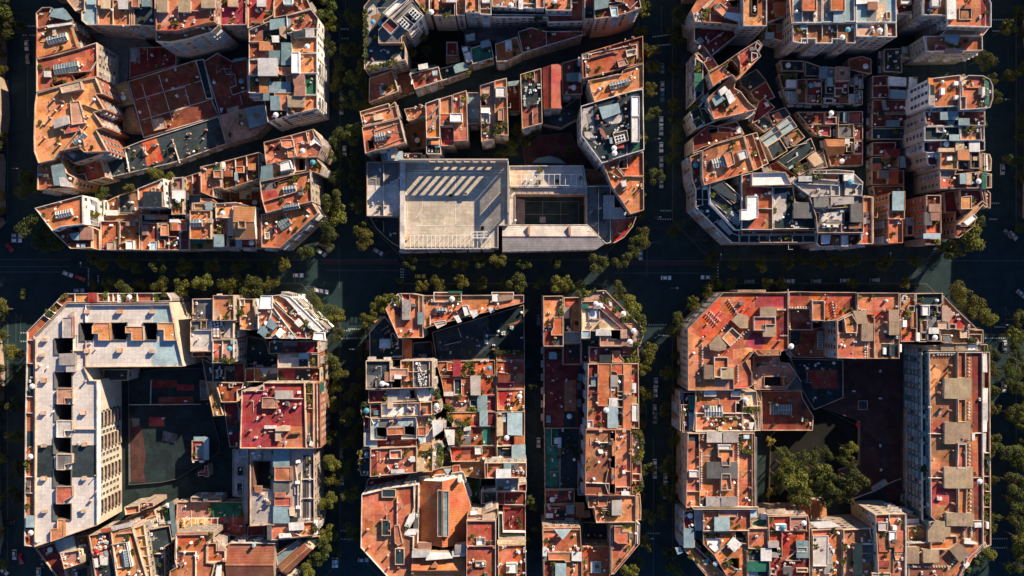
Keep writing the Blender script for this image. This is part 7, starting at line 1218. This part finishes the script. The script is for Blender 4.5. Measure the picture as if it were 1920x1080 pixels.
CARS = [(1249,521,0,'white','driving on the avenue below the top right block'),(1324,520,180,'white','driving ahead on the avenue below the top right block'),(559,516,0,'white','on the avenue left of the crossing by the top left block corner'),(788,518,0,'yellow','on the avenue below the school court'),
 (127,514,20,'white','on the avenue left of the crosswalk above the bottom left block'),(150,521,25,'red','behind the white car on the avenue at left'),(43,551,95,'yellow','crossing the avenue at the left edge'),(148,545,0,'silver','parked by the corner of the large pale grey roof'),
 (31,442,0,'silver','parked upper of two by the left crossing'),(31,451,0,'white','parked lower of two by the left crossing'),(17,463,50,'red','turning at the left crossing'),
 (18,980,0,'black','x'),(7,1071,40,'silver','at the bottom left picture corner'),(27,1040,90,'silver','parked below the left edge buildings'),(39,1048,80,'red','beside the silver car at lower left'),(72,1074,90,'silver','under the corner of the bottom left block'),(80,1055,90,'black','behind the silver car at the bottom left corner'),
 (603,474,35,'silver','parked by the crossing, left of a diagonal row'),(609,462,35,'silver','parked topmost of the diagonal row by the crossing'),(614,462,35,'white','parked rightmost of the diagonal row by the crossing'),(646,283,90,'white','parked beside the school wing'),(626,1055,90,'silver','x'),
 (1240,244,90,'silver','x'),(1240,276,90,'white','x'),(1240,303,90,'silver','x'),(1240,322,90,'grey','x'),(1240,343,90,'silver','x'),(1242,162,90,'silver','x'),(1242,180,90,'blue','x'),(1240,228,90,'white','x'),(1242,128,90,'grey','x'),
 (1228,888,90,'silver','x'),(1248,897,90,'silver','x'),(1249,913,90,'white','x'),(1248,926,90,'silver','x'),(1228,870,90,'white','x'),(1230,718,90,'silver','x'),(1229,735,90,'white','x'),(1228,768,90,'silver','x'),(1228,785,90,'grey','x'),(1230,778,90,'blue','x'),
 (1880,318,90,'silver','x'),(1900,442,45,'silver','x'),(1890,438,45,'grey','x'),(1915,551,40,'silver','at the right end of the avenue'),(1910,1060,20,'white','at the bottom right picture corner'),(1883,726,90,'white','x'),(1884,648,90,'silver','x'),
 (709,472,30,'silver','under the school corner by the crossing'),(630,1055,90,'white','x'),(563,555,0,'white','x'),(1201,478,90,'silver','under the curved red roof corner'),(681,1050,0,'silver','x'),
 (1405,528,0,'grey','x'),(1440,527,0,'yellow','x'),(1480,527,0,'silver','x'),(1530,527,0,'grey','x'),(1585,526,0,'silver','x'),(1640,525,0,'grey','x'),(640,180,90,'grey','x'),(640,205,90,'silver','x'),(52,110,90,'grey','x'),(50,85,90,'silver','x'),(640,850,90,'grey','x'),(641,900,90,'silver','x'),
 (598,545,10,'white','x'),(606,546,10,'white','x'),(1010,600,90,'grey','x'),(1010,830,90,'silver','x')]
def street_of(x, y):
    if 470 < y < 548: return 'on the avenue'
    s = 'left edge street' if x < 80 else 'street right of the left blocks' if x < 690 else 'narrow middle street' if x < 1100 else 'street left of the right blocks' if x < 1290 else 'street right of the right blocks'
    return 'in the '+('upper ' if y < 470 else 'lower ')+s
auto = {}
for c in CARS:
    if c[4] == 'x': auto.setdefault((street_of(c[0], c[1]), c[3]), []).append(c)
cl = {}
for (s_, c_), q in auto.items():
    hz = 'avenue' in s_; q.sort(key=(lambda c: c[0]) if hz else (lambda c: c[1]))
    for i, c in enumerate(q): cl[c] = 'parked '+c_+' car '+('' if len(q) == 1 else ORD[i]+(' from the left ' if hz else ' from the top '))+s_
for c in CARS:
    x, y, a, cc, t = c; X, Y = wpt(x, y, .8); o = link('taxi' if cc == 'yellow' else 'parked_car' if t == 'x' or 'parked' in t else 'car', None, None, (X, Y, .01), R(-a))
    o['label'] = cl[c] if t == 'x' else cc+' car '+t; o['category'] = 'car'; o['group'] = 'cars in the streets'
    link('body', CBM[cc], o); link('windows', CG, o)
    for wx in (-1.35, 1.35):
        for wy in (-.8, .8): link('wheel', CW, o, (wx, wy, .32))
    for wy in (-.6, .6): link('headlight', CHL, o, (2.17, wy, .6))
# street lamps
lp_pole = MB(); lp_pole.cyl(0,0,0,.11,.07,8.5,8); lp_pole = lp_pole.mesh('pole', ['steel'])
lp_arm = MB(); lp_arm.box(.8,0,8.4,1.8,.09,.09); lp_arm = lp_arm.mesh('arm', ['steel']); lp_head = MB(); lp_head.box(1.8,0,8.3,.9,.36,.16); lp_head = lp_head.mesh('lamp_head', ['cloth_white'])
for i, (x, y, a, t) in enumerate([(1228,260,0,'upper of two in the street right of the school'),(1230,407,0,'by the crosswalk under the red corner roof'),(151,501,90,'by the crosswalk above the bottom left block'),(24,316,0,'in the street at the upper left edge'),(1894,186,180,'in the street right of the green awning'),(1352,485,90,'left of the avenue crosswalk below the top right block'),(1670,483,90,'on the avenue below the long rust flank'),(628,260,180,'between the top left and top middle blocks'),(1262,540,0,'at the crossing above the bottom right block'),(1897,609,180,'by the crosswalk at the right edge'),(655,655,0,'by the crosswalk left of the bottom middle block'),(1215,1010,0,'near the bottom of the street left of bottom right block')]):
    X, Y = wpt(x, y, 8.4); o = link('street_lamp', None, None, (X, Y, .02), R(a)); o['label'] = 'grey street lamp '+t; o['category'] = 'street lamp'; o['group'] = 'street lamps'
    link('pole', lp_pole, o); link('arm', lp_arm, o); link('lamp_head', lp_head, o)
